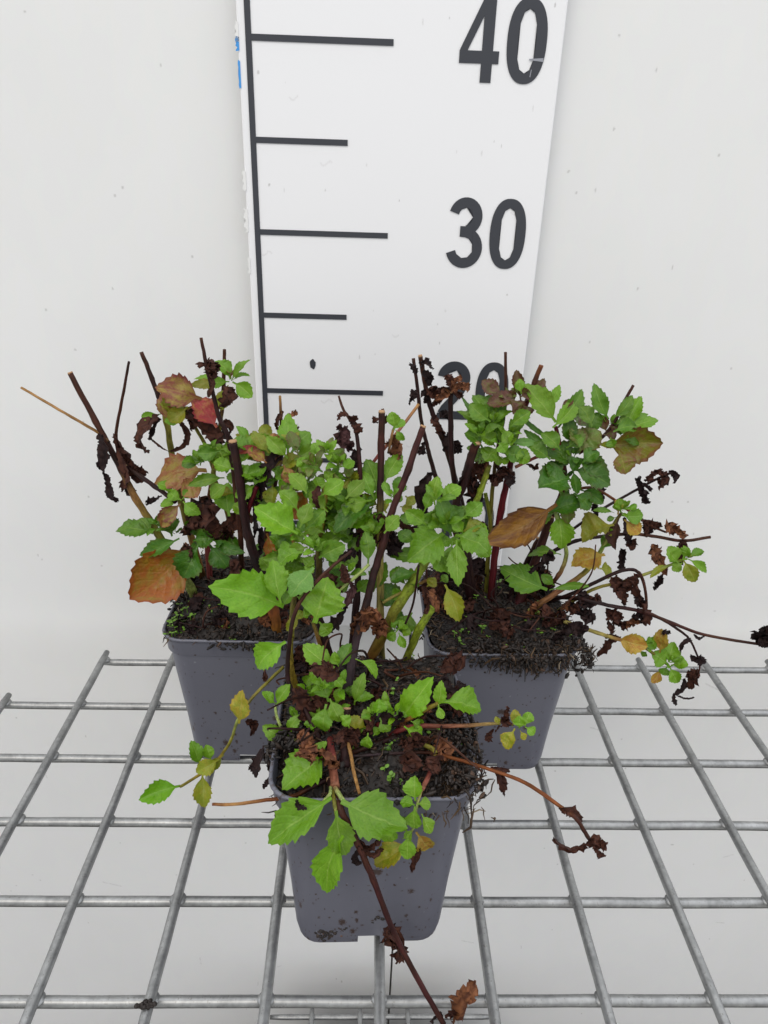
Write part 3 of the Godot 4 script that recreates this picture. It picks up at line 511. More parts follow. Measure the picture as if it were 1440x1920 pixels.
	["l",-16.8,141.7,200.5,-12.4,136.7,201.7,7.7,0.22,0.40,0.89,0.13,-0.04],
	["g",17.1,121.4,233,22.5,119.9,235.1,8.6,0.12,0.91,0.39,0.06,-0.15],
	["g",-33.1,161.5,172,-38.5,165.2,168.4,6.9,0.12,0.77,0.62,0.08,0.32],
	["l",-19.2,198.9,147,-22.5,204.8,142.4,6.2,0.31,0.69,0.66,0.07,-0.13],
	["l",-28.7,102.8,231,-23.7,110.7,227.6,5.1,-0.31,0.54,0.78,0.13,0.01],
	["l",15.9,215.3,148,14.9,222.7,146.4,6.6,-0.03,0.21,0.98,0.08,-0.10],
	["l",-28.7,162.6,179,-30.3,157,181.6,7.6,0.24,0.35,0.90,0.05,-0.04],
	["g",23.2,143.8,177.8,17.6,141.1,178.6,7.7,-0.08,0.42,0.90,0.08,0.04],
	["l",-9.4,198.1,154,-3.1,200.3,152.3,7,-0.15,0.84,0.53,0.05,-0.03],
	["l",19.8,121.4,178.2,13.5,123.6,184.5,5.1,0.45,0.88,0.14,0.06,-0.02],
	["l",-0.1,117.1,225,7.5,119.4,224.2,5.8,-0.27,0.94,0.19,0.07,0.03],
	["l",-22.7,164.7,174.9,-19.9,170.8,171.8,6.2,-0.20,0.52,0.83,0.06,-0.14],
	["l",24.1,145.8,175.7,16.3,151.1,174.6,4.9,0.48,0.78,0.40,0.04,0.26],
	["l",-14,202.2,148,-19.8,205.8,145,6.2,-0.13,0.50,0.86,0.10,0.35],
	["r",-18.9,193.8,148.2,-21.8,199.6,146.1,6.8,0.01,0.35,0.94,0.10,0.24],
	["g",3.9,105.5,239,-4,103.4,238.7,5.5,-0.17,0.54,0.82,0.06,-0.11],
	["l",48.1,179,183,43.5,184.7,181.2,5.9,0.11,0.37,0.92,0.07,0.13],
	["l",-14,107.3,231,-20.9,109.1,230.5,6.2,0.22,0.91,0.36,0.04,0.11],
	["l",-69.7,64.1,208.1,-72,70.7,205.4,5.8,0.14,0.41,0.90,0.06,-0.12],
	["l",7,170.7,173.3,3.8,176.9,167.1,4.7,-0.03,0.70,0.71,0.12,0.27],
	["g",39.5,181.4,180.3,31,182.2,185.5,4.4,0.29,0.90,0.34,0.09,0.17],
	["y",13.6,176.7,159,10.6,181.2,156.5,7.4,0.11,0.54,0.84,0.03,-0.03],
	["y",-63.1,68.5,208.3,-68.1,62.6,211.1,5.2,-0.14,0.52,0.84,0.14,-0.08],
	["g",4.5,177.4,159.9,4.1,179.8,168.4,4.8,-0.12,0.95,-0.28,0.10,0.17],
	["l",27,102.1,270.9,30.4,96.5,274.1,5.7,0.51,0.64,0.58,0.07,-0.03],
	["l",9.4,121.6,238.4,10.4,127.3,235.8,6.5,0.24,0.38,0.89,0.02,0.16],
	["y",-25.8,146.2,200.6,-30.5,139.6,203.6,4.8,-0.02,0.42,0.91,0.02,0.02],
	["l",-27.4,168.9,173.8,-21.2,168.5,180.2,4.6,-0.22,0.94,0.27,0.08,0.36],
	["l",-32.5,151.1,203,-28.5,156.9,199.8,5.3,-0.13,0.54,0.83,0.10,0.06],
	["l",-34.4,114.5,224,-39.6,120,223.5,5.4,0.69,0.67,0.27,0.06,-0.06],
	["g",20.3,121.3,177.3,21.1,128.8,171.2,4.1,-0.10,0.63,0.77,0.05,0.11],
	["g",-4.5,154.3,181.2,3.5,157,184.6,4.4,-0.43,0.82,0.38,0.13,0.17],
	["l",-30.9,160.1,178.2,-22.7,161.8,183,4.2,-0.34,0.90,0.26,0.15,-0.04],
	["y",-11.8,189.1,152,-15.8,185.4,153.4,6.8,0.13,0.22,0.97,0.02,0.36],
	["g",-31.4,160.8,177.8,-33.1,167.7,173.1,4.5,0.21,0.59,0.78,0.04,0.08],
	["g",4.7,178.2,159.1,8.8,184.9,154.4,4.3,-0.35,0.67,0.66,0.06,0.35],
	["l",-25.5,168.6,176.9,-28.8,172.8,174.4,6.5,0.37,0.67,0.65,0.05,0.04],
	["g",-8.7,168.9,160.2,-15.6,174.5,162.6,4.1,0.66,0.67,0.34,0.03,0.24],
	["y",22.5,184.2,155.1,26.6,181.6,157.8,6.8,-0.15,0.60,0.79,0.10,-0.13],
	["g",6.9,170.9,174.3,3,172.7,182.3,4.2,0.21,0.97,-0.12,-0.00,0.01],
	["l",-11.4,195.7,155,-15.9,193.1,156.2,6.9,-0.35,0.81,0.47,0.06,0.02],
	["y",20.3,176.7,151.6,25.6,174.9,153.7,6.2,-0.00,0.75,0.67,0.12,0.29],
	["g",3.9,178.6,159.6,-3.6,183.4,161.2,4.1,0.56,0.76,0.32,0.13,0.08],
	["l",-24.3,189.1,149.4,-28.2,185.2,150.3,6.5,-0.26,0.45,0.85,0.13,0.17],
	["g",-4.5,181.4,163,-5.9,181.6,171.5,4.3,0.06,1.00,-0.01,0.08,0.05],
	["l",10.9,116.6,234.2,14.8,112.9,237.2,5.9,0.05,0.67,0.74,0.09,-0.03],
	["l",-24.3,145.9,204.3,-19.6,147.6,203.3,7.1,-0.27,0.92,0.28,0.08,0.16],
	["l",19.7,127.2,186,24.1,129.4,183.8,6.7,-0.26,0.89,0.38,0.09,-0.09],
	["g",-18.6,168.7,156.8,-12.8,173.4,160,4.4,-0.70,0.56,0.44,0.10,0.24],
	["g",-7.7,169.2,160.5,-0.6,171.2,165.7,3.9,-0.34,0.93,0.11,0.15,0.21],
	["g",-12.5,177.2,156.5,-13,180.5,164.1,4.3,-0.16,0.90,-0.40,0.14,0.10],
	["g",40.2,182,180.5,46.2,186.7,184.5,4.1,-0.71,0.63,0.31,0.11,0.27],
	["l",15.8,215.7,149,20.6,219,146.1,5.4,-0.07,0.71,0.70,0.11,0.08],
	["l",-10.1,197,150.2,-14.9,198.2,156.4,4.4,0.49,0.84,0.22,0.06,0.18],
	["g",-27.7,169.8,173.4,-27,177.2,169.6,4.2,0.10,0.44,0.89,0.08,0.19],
	["l",-5.4,124.1,223,-7.5,120.1,227.2,5.6,0.20,0.65,0.73,0.09,-0.01],
	["g",-4.1,182.2,162.6,0.9,188.5,160.7,4.2,-0.40,0.54,0.74,0.15,0.24],
	["l",-11.7,190.8,154,-8.1,192.7,152.3,8,-0.22,0.86,0.47,0.13,0.11],
	["g",-19.4,167.9,156.7,-26.3,167.6,162.5,3.8,0.25,0.91,0.33,0.12,0.00],
	["l",6,113.7,240,5.7,107.6,241.6,5.4,-0.20,0.26,0.94,0.12,-0.09],
	["r",-21.1,198.5,154,-16.2,205.6,153.2,4,-0.52,0.44,0.73,0.09,0.28],
	["g",47.3,175.7,177.7,52.7,182.2,178.7,4.1,-0.64,0.43,0.63,0.08,0.07],
	["r",-26.1,186.7,146.1,-29.6,191.7,140.5,4.1,0.22,0.79,0.57,0.10,0.03],
	["l",-19.8,165.4,181,-23.3,161.7,184.5,5.5,0.04,0.67,0.74,0.07,0.08],
	["l",16.1,180.6,157,19.4,185.3,154.5,5.4,0.26,0.31,0.91,0.11,0.32],
	["l",-25.9,186.9,147,-26.6,190.4,154.3,4.1,0.21,0.89,-0.40,0.11,0.18],
	["l",-23.4,163.6,182,-20.5,159.3,186.1,5,-0.18,0.61,0.77,0.03,0.02],
	["l",46.8,174.8,177.9,42.9,174,184.6,4.2,0.10,0.98,0.18,0.04,0.10],
	["l",-19.6,166.4,181,-23.9,169.1,187.7,3.9,0.40,0.91,-0.10,0.15,0.08],
	["l",24.5,104.5,269,19.4,104.5,267.5,6.1,-0.02,1.00,0.04,0.07,0.19],
	["l",-25.6,195.8,148.6,-29.5,198.7,147.2,6.3,0.11,0.53,0.84,0.08,-0.11],
	["g",-17.7,126.9,218,-21.2,121.9,219.2,5.1,-0.21,0.36,0.91,0.04,0.36],
	["l",-18.9,167,180.6,-12.6,171.2,180.2,4.2,-0.46,0.75,0.47,-0.01,0.22],
	["l",-6.3,197,147,-9,201.5,144.5,5.4,-0.27,0.33,0.90,0.05,0.07],
	["r",-21.4,197.7,154.4,-23.7,197,162.1,3.9,-0.00,1.00,0.09,0.10,0.03],
	["y2",65.3,120.9,243.1,66.5,126.7,240.7,4.9,0.16,0.36,0.92,0.07,-0.04],
	["g",39.5,182.6,180.3,35.5,188.7,178,4,0.21,0.46,0.86,0.02,0.30],
	["y",33,149,181,36.6,152.9,180,5.7,-0.06,0.30,0.95,0.07,0.00],
	["l",-15.8,112.6,220.2,-20.8,114.6,219.8,5.7,0.23,0.69,0.69,0.06,0.10],
	["l",20.4,127.4,188,23,122.3,192,4.4,-0.17,0.55,0.82,0.12,0.28],
	["l",-12.2,110.6,249,-15,112.8,246,6.5,0.36,0.88,0.32,0.05,0.18],
	["l",19.7,127.2,186,15.4,123.7,187.8,5.2,0.03,0.43,0.90,0.04,-0.07],
	["l",-9.5,99.8,234,-6.4,103.5,231.5,5.5,-0.35,0.71,0.61,0.11,0.24],
	["l",51.4,182.1,175.9,54.9,183.1,182.4,4,-0.38,0.92,0.06,0.00,0.09],
	["l",-6.8,134.4,222.8,-8.7,140.2,221.3,4.7,-0.09,0.23,0.97,0.06,0.11],
	["l",-1.8,115.2,238.9,-5.3,119.4,237.2,5.2,0.42,0.62,0.66,0.07,0.27],
	["g",14.9,192.8,176.2,11.6,198.1,172.2,3.9,0.04,0.61,0.79,0.15,0.19],
	["l",70.9,120.3,242.3,73.1,124.1,239,5.2,0.15,0.60,0.78,0.08,0.08],
	["r",-5.3,189,150.5,-12,192.1,150.9,4,0.37,0.73,0.57,0.02,0.22],
	["l",-15.5,204.7,154.5,-14.4,204.9,161.9,3.9,0.04,1.00,-0.03,0.07,0.01],
	["l",-4.9,182.6,163,-11.2,187.5,164.8,3.5,0.61,0.60,0.51,0.14,0.26],
	["l",44.4,177.8,186,48.3,175,187.7,5.6,0.14,0.66,0.74,0.02,0.06],
	["l",-9.2,131,225,-5.7,127.8,227,5.6,0.39,0.76,0.51,0.07,-0.12],
	["g",-11.9,156.9,175,-4.9,158.3,176.7,3.9,-0.27,0.89,0.35,-0.01,-0.02],
	["g",35.1,193.9,181,42.3,196.8,182.9,3.6,-0.43,0.77,0.46,0.15,-0.04],
	["l",24.7,146.8,175.5,25.9,152.1,170.7,3.8,0.02,0.66,0.75,0.14,0.27],
	["l",67.4,123.5,247,67,128.6,245.9,5.2,-0.32,0.18,0.93,0.12,0.13],
	["g",-37.2,162.6,176.9,-31.4,163.1,180.9,3.9,-0.22,0.95,0.20,0.07,0.21],
	["l",21.5,127.8,186,25.5,126.9,188,5.8,0.08,0.95,0.30,0.03,-0.12],
	["l",18.4,127.2,186,16.8,131.9,184.4,5,0.52,0.43,0.74,0.13,0.18],
	["l",-13.6,190.8,151.8,-9.9,196.2,149.6,3.8,-0.34,0.54,0.77,0.12,0.34],
	["l",14.2,120.5,234,12.9,127.8,231.8,3.4,0.11,0.31,0.94,0.13,0.10],
	["l",20.5,122,178.2,25.7,127.3,180.9,3.3,-0.74,0.53,0.40,0.09,0.35],
	["L",-5.7,123.4,223.8,-4.5,124.9,231.3,3.3,-0.33,0.93,-0.14,0.03,0.34],
	["l",6.6,172,174.2,1.7,176.8,174.5,3.8,0.55,0.52,0.65,0.04,0.10],
	["d",15.1,108.8,241,13.8,104.8,243,5.5,-0.30,0.49,0.82,0.10,-0.06],
	["r",-13.7,191.2,152.6,-10.2,193.9,157.8,3.8,-0.67,0.74,0.06,0.15,0.01],
	["y",-28.3,145.3,204.3,-24.2,148.1,202.5,4.7,-0.02,0.55,0.83,0.12,0.18],
	["l",-12.7,176.9,155.7,-18,179.8,151.7,3.5,0.04,0.83,0.55,0.09,0.19],
	["g",-24.5,152.3,175.4,-29.5,156.9,174.4,3.7,0.41,0.59,0.69,0.10,-0.01],
	["g",-24,152.3,176.2,-21.7,153,183.1,3.3,-0.15,0.99,-0.04,0.05,0.18],
	["l",-4.5,188.9,150.3,0.2,193.9,148.6,3.4,-0.42,0.61,0.67,0.02,-0.04],
	["l",25.2,106.1,269.8,30,105.5,269.5,5,0.14,0.91,0.40,0.06,-0.10],
	["l",-19.6,167.6,180.6,-24,173.1,178.9,3.3,0.49,0.58,0.65,0.10,0.14],
	["g",4.5,179.2,159.9,7.1,184.7,163.4,3.4,-0.86,0.50,-0.13,-0.01,0.38],
	["L",-24.8,104.8,224.4,-28.2,109.8,221.2,3.4,0.19,0.62,0.76,-0.01,0.16],
	["g",-2.4,114.7,219.6,-0.8,118.7,217.2,4.8,-0.16,0.57,0.81,0.10,0.34],
	["l",12.3,115.5,234.3,16.1,118.7,232.9,4.5,-0.18,0.57,0.80,0.07,0.15],
	["l",16.8,216,150,20.7,212.1,151.5,4.1,-0.18,0.19,0.96,0.10,0.12],
	["l",-15.3,205.4,154,-11.4,210.6,152.5,3.5,-0.24,0.44,0.87,0.12,0.10],
	["g",24.9,146.2,176.1,28.7,149.1,180.9,3.4,-0.39,0.89,-0.23,0.12,0.26],
	["l",-27.8,169.9,174.3,-30.2,172.5,180,3.4,0.61,0.78,-0.10,0.04,0.03],
	["l",-16,204.8,153.7,-20,210.2,151.8,3.2,0.38,0.53,0.76,0.10,0.07],
	["l",14.9,192.8,177,12.8,193.4,183.4,3.3,0.12,0.99,-0.04,0.02,0.21],
	["g",-19.5,169.3,156.7,-23.8,174.6,155.6,3.2,0.30,0.42,0.85,0.09,-0.04],
	["g",-19.3,169.5,157.6,-20,171.7,163.6,3.5,-0.05,0.93,-0.36,-0.02,0.27],
	["g",-8,170,160,-7.7,176.1,156.4,3.1,0.20,0.48,0.85,-0.02,-0.02],
	["L",-5.8,124,223.3,-4.4,129.6,219.8,3.3,-0.30,0.56,0.77,0.11,0.06],
	["l",7.2,119.4,239.2,4.5,122.6,236.4,4.4,-0.24,0.51,0.83,0.10,-0.10],
	["l",46.4,176,177.9,40.7,180.1,178,3.2,0.41,0.56,0.72,0.06,0.16],
	["g",34.5,194.4,180.9,30.4,200,178.5,3.1,0.31,0.55,0.77,0.04,0.14],
	["g",-19.2,168,181.2,-17.8,172.4,186.2,3.2,-0.32,0.75,-0.58,0.16,0.37],
	["L",-15.2,108.3,227.2,-18,109.4,233.2,3.2,0.12,0.99,-0.12,0.07,0.28],
	["l",-8.2,112.3,224.3,-2.3,115.3,225.6,3.2,-0.49,0.83,0.27,0.02,0.08],
	["L",-14.8,108.9,226.9,-10.6,113.9,225.7,3.3,-0.55,0.59,0.58,0.14,0.14],
	["l",-4.7,155.7,181.4,-1.5,161,181,3.4,-0.50,0.36,0.79,0.03,0.18],
	["L",-6.3,124.2,223.8,-11.6,126.7,226.5,3.3,0.52,0.83,0.23,0.05,-0.05],
	["L",-0.5,107.6,233,5,110.4,235.1,3.1,-0.54,0.77,0.34,0.11,0.32],
	["l",34.6,129.6,240,36.1,125.5,243.2,3.7,-0.05,0.60,0.80,0.02,-0.13],
	["g",7.3,171.7,174,10.9,177.1,174.1,3.1,-0.65,0.42,0.64,0.09,0.21],
	["l",26.3,114.2,232.5,20.2,117.4,233,2.9,0.44,0.78,0.45,0.15,0.22],
	["l",-12.4,177.9,155.9,-10.4,183.4,153.3,3.1,-0.41,0.51,0.76,0.11,0.35],
	["g",39.7,149.3,176.5,42.9,151.9,175.8,4.6,-0.16,0.42,0.89,0.09,0.01],
	["l",19.8,122.6,178.1,16.8,127.6,177.6,3.3,0.41,0.34,0.85,0.03,0.38],
	["g",23.7,119.4,239,27.1,117,239.4,4.5,0.46,0.74,0.49,0.08,0.13],
	["l",39.6,182.8,181.1,38.2,185.5,186.7,3,0.13,0.91,-0.40,-0.00,0.21],
	["r",-16.1,204.5,147,-13.3,209.3,145.2,3.2,-0.17,0.42,0.89,0.14,-0.15],
	["r",-15.8,205.6,154.6,-19,209.6,157.6,3.1,0.84,0.44,0.30,0.05,0.06],
	["l",16.4,121.2,236.2,12.6,125.4,232.9,2.8,0.01,0.63,0.78,0.13,0.21],
	["l",-5.2,154.9,180.9,-7.7,159.6,178.4,3.1,0.24,0.56,0.79,0.02,0.06],
	["l",8.3,110.5,238.5,11,112.7,237,4.8,-0.45,0.81,0.38,0.05,0.04],
	["l",70,123.4,246,73,121.8,248.2,4.4,-0.10,0.74,0.67,0.08,0.00],
	["l",46.8,176.3,178.6,47.3,178.9,184,3,-0.44,0.82,-0.36,0.04,0.10],
	["r",-14.3,190.9,152.3,-19.5,192.7,153.9,3,0.42,0.74,0.52,0.08,0.23],
	["L",16.4,121.3,236.9,14.7,121.6,242.9,2.8,-0.00,1.00,-0.05,-0.01,-0.01],
	["l",-8,170.3,160.8,-8.7,174.6,165.5,2.7,0.62,0.62,-0.47,-0.02,-0.03],
	["g",-37.5,163.5,177.2,-38.5,166.5,181.9,3,0.56,0.75,-0.36,0.02,0.27],
	["r",-25.5,187.4,146.4,-21.6,190.9,144.3,3,-0.30,0.71,0.64,-0.01,0.32],
	["g",-37.5,163.2,176.5,-37.7,167.9,173,2.9,0.22,0.59,0.78,0.15,-0.04],
	["l",-1,107.9,232.8,-4.1,112,230,2.9,0.18,0.65,0.74,0.08,0.30],
	["l",-12.3,157.5,174.8,-14.5,162.4,171.8,2.7,0.35,0.59,0.72,0.05,0.14],
	["g",39.8,183.5,180.9,41,188.8,181.4,3,-0.58,0.05,0.81,0.06,0.19],
	["l",-14,126.3,228.9,-17.7,128.6,232.3,3,0.48,0.88,-0.05,0.07,0.35],
	["L",-15.1,109.6,227.4,-14.2,113.4,231.4,2.9,-0.59,0.65,-0.48,0.09,0.06],
	["g",51.2,182.7,175.4,51.6,187.4,172.6,2.9,-0.11,0.52,0.85,0.07,0.16],
	["r",-14.1,191.7,152.4,-15.3,196.9,151.1,2.9,0.06,0.24,0.97,0.08,0.35],
	["l",4.1,179.8,159.4,2.6,185.2,157.4,2.7,0.09,0.37,0.93,0.12,0.03],
	["l",20.1,90.9,273,23.2,93.3,272,3.9,-0.11,0.50,0.86,0.13,0.10],
	["l",-23.9,153.1,175.8,-21.7,158.2,174.2,2.7,-0.18,0.36,0.91,0.03,0.26],
	["g",-12.1,157.7,175.4,-11.8,160.4,180.4,2.7,0.18,0.86,-0.47,0.02,0.30],
	["l",20,122.8,178.8,19.7,126.2,183.5,2.6,-0.02,0.81,-0.58,0.13,0.28],
	["L",-21.9,112.6,214.1,-25.4,116.9,214.5,2.7,0.70,0.54,0.47,0.04,0.27],
	["r",-4.8,189.3,151,-2.6,191.7,155.9,2.5,-0.58,0.80,-0.14,0.07,0.14],
	["r",-9.6,197.8,150.7,-8.8,199.3,155.7,2.8,-0.03,0.96,-0.28,0.14,0.31],
	["L",-24.4,105.3,224.8,-21.4,109.5,224.3,2.8,-0.44,0.42,0.79,0.11,0.01],
	["r",-21.9,198.6,154.3,-26.7,201.2,155.1,2.6,0.45,0.66,0.60,0.13,-0.01],
	["l",34.7,194.6,181.6,34.8,196.3,186.5,2.8,-0.00,0.94,-0.33,0.02,0.11],
	["l",-9.9,197.8,150.1,-12.3,202.4,149.6,2.8,0.48,0.33,0.81,0.11,0.36],
	["l",-9.4,198.4,150.5,-6.9,203.1,150.4,2.7,-0.38,0.21,0.90,0.10,0.30],
	["l",-31.3,161,178.7,-32.3,163.7,183.6,2.5,0.40,0.84,-0.37,-0.00,0.30],
	["g",-7.4,170.7,160.5,-3.6,174.7,160.9,2.6,-0.59,0.51,0.63,0.01,0.25],
	["L",-5.9,124.7,223.9,-3.9,128.7,226.4,2.8,-0.92,0.39,0.10,0.13,-0.04],
	["l",-30.8,161.6,178.4,-27.5,165.3,178.2,2.7,-0.53,0.50,0.69,0.16,0.15],
	["l",-27.1,170.4,174.2,-23.3,173.5,175.5,2.6,-0.63,0.53,0.57,-0.02,0.02],
	["l",50.9,182.8,176.1,47.4,184.9,179.8,2.4,0.56,0.83,0.05,0.15,0.09],
	["l",-37,163.8,177,-33,167.2,177,2.5,-0.50,0.60,0.62,0.14,-0.00],
	["l",-13.7,126.1,228.4,-13.4,129.4,223.9,2.4,-0.09,0.81,0.58,0.04,0.37],
	["L",-24.6,104.8,225.1,-25.2,105.5,230.2,2.5,0.11,0.99,-0.12,0.05,0.33],
	["l",-21.5,112.2,213.8,-16.9,114,211.5,2.4,-0.04,0.82,0.56,0.15,0.19],
	["y2",69.2,117.9,242.3,71.4,114.5,243.4,3.1,0.05,0.34,0.94,0.11,-0.10],
	["l",-0.9,108.1,233.4,-1.6,110.2,237.8,2.6,0.08,0.91,-0.41,0.09,-0.03],
	["l",-9.3,197.3,150.1,-4.4,199.2,151.3,2.3,-0.42,0.72,0.55,0.08,0.22],
	["g",51.3,183.3,176.1,54,186.9,177.9,2.6,-0.83,0.41,0.38,0.13,0.09],
	["L",-21.4,112.7,214.4,-18.2,114.6,217.9,2.5,-0.39,0.91,-0.14,0.14,0.05],
	["l",8.1,121.1,237.4,8.3,123.9,233.3,2.5,-0.22,0.81,0.55,0.15,0.35],
	["l",-15.4,206.4,154.7,-15.2,211.2,154.9,2.6,0.17,-0.06,0.98,0.03,0.11],
	["l",25.1,147.7,175.9,28.3,151.8,176.4,2.3,-0.74,0.51,0.44,0.14,0.27],
	["l",7.8,121.2,237.9,3.6,122.8,240.7,2.3,0.36,0.93,-0.00,0.08,0.16],
	["r",-25.5,188.1,147,-23.1,191.4,149.6,2.5,-0.68,0.69,-0.25,-0.01,0.15],
	["r",-21.6,199.5,154.5,-22.4,204.4,153.9,2.4,-0.06,0.11,0.99,-0.02,0.31],
	["L",16.6,121.9,236.7,18.7,126.6,236.7,2.3,-0.59,0.25,0.77,-0.00,0.22],
	["g",-4.6,183.6,163.2,-4.9,188.3,162.8,2.6,0.01,0.09,1.00,0.09,0.21],
	["l",-24.3,153.3,176.4,-26.5,156.3,179.3,2.5,0.84,0.53,0.12,0.14,0.39],
	["l",-8.8,112.6,224.1,-11.4,115.6,221.2,2.4,0.21,0.76,0.61,0.00,0.24],
	["l",-5.3,189.9,151.2,-7.8,192.3,154.3,2.5,0.63,0.77,-0.07,0.10,0.22],
	["l",24.5,147.2,176.1,22.8,151.1,178.5,2.4,0.82,0.52,-0.23,-0.00,0.18],
	["g",-5,155.1,181.7,-5.6,157,186.5,2.2,0.17,0.92,-0.35,0.13,0.31],
	["l",34.9,195.2,181.3,37.1,199.8,180.8,2.2,-0.42,0.30,0.86,0.12,0.23],
	["g",-4.3,183,163.5,-2.4,185.7,167.2,2.3,-0.68,0.71,-0.18,0.00,0.19],
	["r",-21.9,199.5,155.1,-24.3,202,158.3,2.5,0.67,0.74,-0.07,-0.01,0.36],
	["l",-15.5,109.2,227,-19.4,112,226.5,2.4,0.43,0.70,0.58,-0.02,-0.01],
	["l",-27.6,171,174.3,-28.8,175.7,175.3,2.2,0.63,-0.00,0.78,0.11,-0.02],
	["r",-21.4,198.9,154.8,-20,201.1,159.1,2.2,-0.64,0.75,-0.19,-0.00,0.18],
	["g",15.2,193.5,176.7,17.6,197.4,176.9,2.4,-0.60,0.33,0.73,0.03,-0.04],
	["l",16.1,122,236.9,12.4,124.6,238.1,2.3,0.59,0.57,0.57,0.00,0.38],
	["l",26.8,114.5,232.8,29.4,116.1,236.1,2.4,-0.48,0.88,-0.05,0.02,0.38],
	["g",-19.1,168.6,180.8,-17.9,173,179.4,2.2,-0.25,0.34,0.91,0.13,0.14],
	["l",-8.6,113,224.7,-8.9,115.7,228.4,2.3,0.06,0.81,-0.59,0.14,0.36],
	["g",46.3,177.2,178.9,43.8,180.2,181.6,2.2,0.83,0.55,0.13,-0.01,0.24],
	["l",-15.1,205.8,154.8,-12.1,208,158,2.1,-0.66,0.74,0.11,0.06,0.02],
	["r",-26.1,187.8,146.7,-28.9,191.7,147,2.1,0.75,0.49,0.44,0.00,0.26],
	["l",14.7,193.7,177,11.5,196.6,177.9,2.3,0.63,0.48,0.61,0.16,0.14],
	["l",-13.9,192.2,152.9,-12.3,196.4,154.7,2.1,-0.82,0.07,0.57,0.04,0.13],
	["g",-13,178.1,156.3,-16.5,180.9,157.3,2.1,0.64,0.69,0.33,0.11,0.21],
	["l",46.7,177,178.4,46.4,181.6,178.5,2.1,-0.22,-0.04,0.98,0.01,0.24],
	["l",-24.8,105.6,225.1,-27.5,108.8,226.6,2.2,0.76,0.43,0.48,0.05,0.37],
	["g",6.9,172.4,174.7,7.3,175.4,177.9,2.2,-0.56,0.63,-0.53,0.15,0.17],
	["l",-21.4,113.2,214.1,-20.3,117,212.3,2.2,0.05,0.41,0.91,0.12,0.02],
	["l",34.5,195.5,181.7,32.3,198.9,183.4,2.2,0.86,0.36,0.37,-0.00,-0.02],
	["g",-19.2,170.3,157.4,-18.4,174.9,158.1,2,-0.49,-0.04,0.87,0.06,0.30],
	["l",-5,189.8,150.6,-5.4,194,149.2,2.1,-0.09,0.31,0.94,0.09,0.15],
	["g",-5.2,156.1,181.7,-7.4,159.9,183.1,2,0.82,0.29,0.50,0.11,0.39],
	["l",6.8,173,174.5,6.5,177.4,174.5,2.1,-0.13,-0.01,0.99,0.14,0.28],
	["l",-8.4,113.4,224.2,-6.5,117.2,222.7,2,-0.42,0.51,0.75,-0.00,0.14],
	["g",-7.7,171.3,160.7,-8,175.3,161.1,2.2,0.62,-0.05,0.79,0.15,0.29],
	["l",-23.7,153.7,176.5,-21.2,156.6,179,2,-0.81,0.54,0.22,0.02,0.13],
	["L",-13.6,126.7,228.8,-10.9,129.7,229.4,2.2,-0.73,0.59,0.36,0.13,0.38],
	["l",-19.4,169,181.2,-20.7,172.8,182.5,2.1,0.94,0.22,0.26,0.09,0.36],
	["L",-6.3,125.1,223.8,-8.2,128.9,223,2,0.24,0.30,0.92,-0.02,0.02],
	["l",34.9,195.8,181.9,36,198.8,184.2,2.2,-0.91,0.41,-0.08,0.02,0.01],
	["l",20.1,123.5,178.7,20.8,127.8,179.3,2,-0.44,-0.07,0.89,0.02,0.40],
	["l",-19.7,170.6,157.9,-21.8,173.5,159.8,2.1,0.85,0.36,0.39,0.05,0.00],
	["l",-15.3,110.1,227.1,-15.5,114.1,226,2,-0.15,0.26,0.95,0.02,0.18],
	["l",-4.9,190.4,151.2,-3.5,194.1,152.8,1.9,-0.90,0.16,0.42,0.14,0.15],
	["g",-12.9,179.1,156.3,-14.1,182.9,155.6,2,0.14,0.21,0.97,0.07,0.02],
	["L",26.6,114.9,232.5,26.7,118.4,230.4,1.9,0.02,0.52,0.86,0.00,0.21],
	["l",26.8,115.5,232.9,28.9,118.7,233.6,2,-0.77,0.37,0.52,0.15,0.36],
	["l",-11.8,158.1,175,-9.4,161,174.2,2,-0.36,0.52,0.77,0.09,-0.04],
	["y",58.9,124.6,246,57.9,126.9,244.4,2.6,-0.02,0.55,0.83,0.11,0.17],
	["g",-12.6,178.7,156.5,-11.7,182.1,158.3,1.9,-0.95,0.30,-0.10,0.10,0.12],
	["l",-15.3,206.5,155.2,-15.4,208.9,158,2,0.53,0.65,-0.55,0.11,0.23],
	["l",-31.3,162,178.6,-32.7,165.8,179.2,1.8,0.75,0.19,0.63,0.03,0.37],
	["l",-27.3,171.2,174.8,-26.3,173.7,177.9,1.8,-0.35,0.78,-0.53,0.12,0.07],
	["L",8.1,121.7,237.8,10.2,125,238.5,1.8,-0.84,0.46,0.29,0.12,0.10],
	["l",-21.6,200,155.2,-20.9,203.6,157.1,1.8,-0.91,-0.04,0.41,-0.02,0.23],
	["l",-30.9,162.4,178.9,-29.7,165.4,181.2,1.8,-0.73,0.57,-0.37,0.01,-0.04],
	["l",-14,127,228.7,-16.1,130.2,227.5,1.8,0.37,0.53,0.76,0.03,0.11],
	["l",15,193.9,177.4,15.6,196.3,180.4,1.8,-0.64,0.67,-0.38,0.09,0.28],
	["l",-25.6,188.5,146.6,-25.2,192.2,145.3,1.8,0.01,0.34,0.94,-0.01,0.03],
	["l",3.9,180.2,160,2.7,183.3,161.7,1.9,0.80,0.50,-0.33,0.04,0.37],
	["l",-14.2,191.7,153,-15.8,193.3,156.1,1.8,0.48,0.86,-0.18,0.10,0.35],
	["L",-8.8,113.7,224.5,-10.9,117,224.9,1.8,0.78,0.44,0.44,0.05,0.03],
	["l",-6.4,125.3,224.2,-7.5,128,226.4,1.9,0.51,0.66,-0.54,0.12,0.11],
	["g",-24,154.2,176.6,-24.2,158,177.2,1.7,0.31,-0.14,0.94,0.15,0.14],
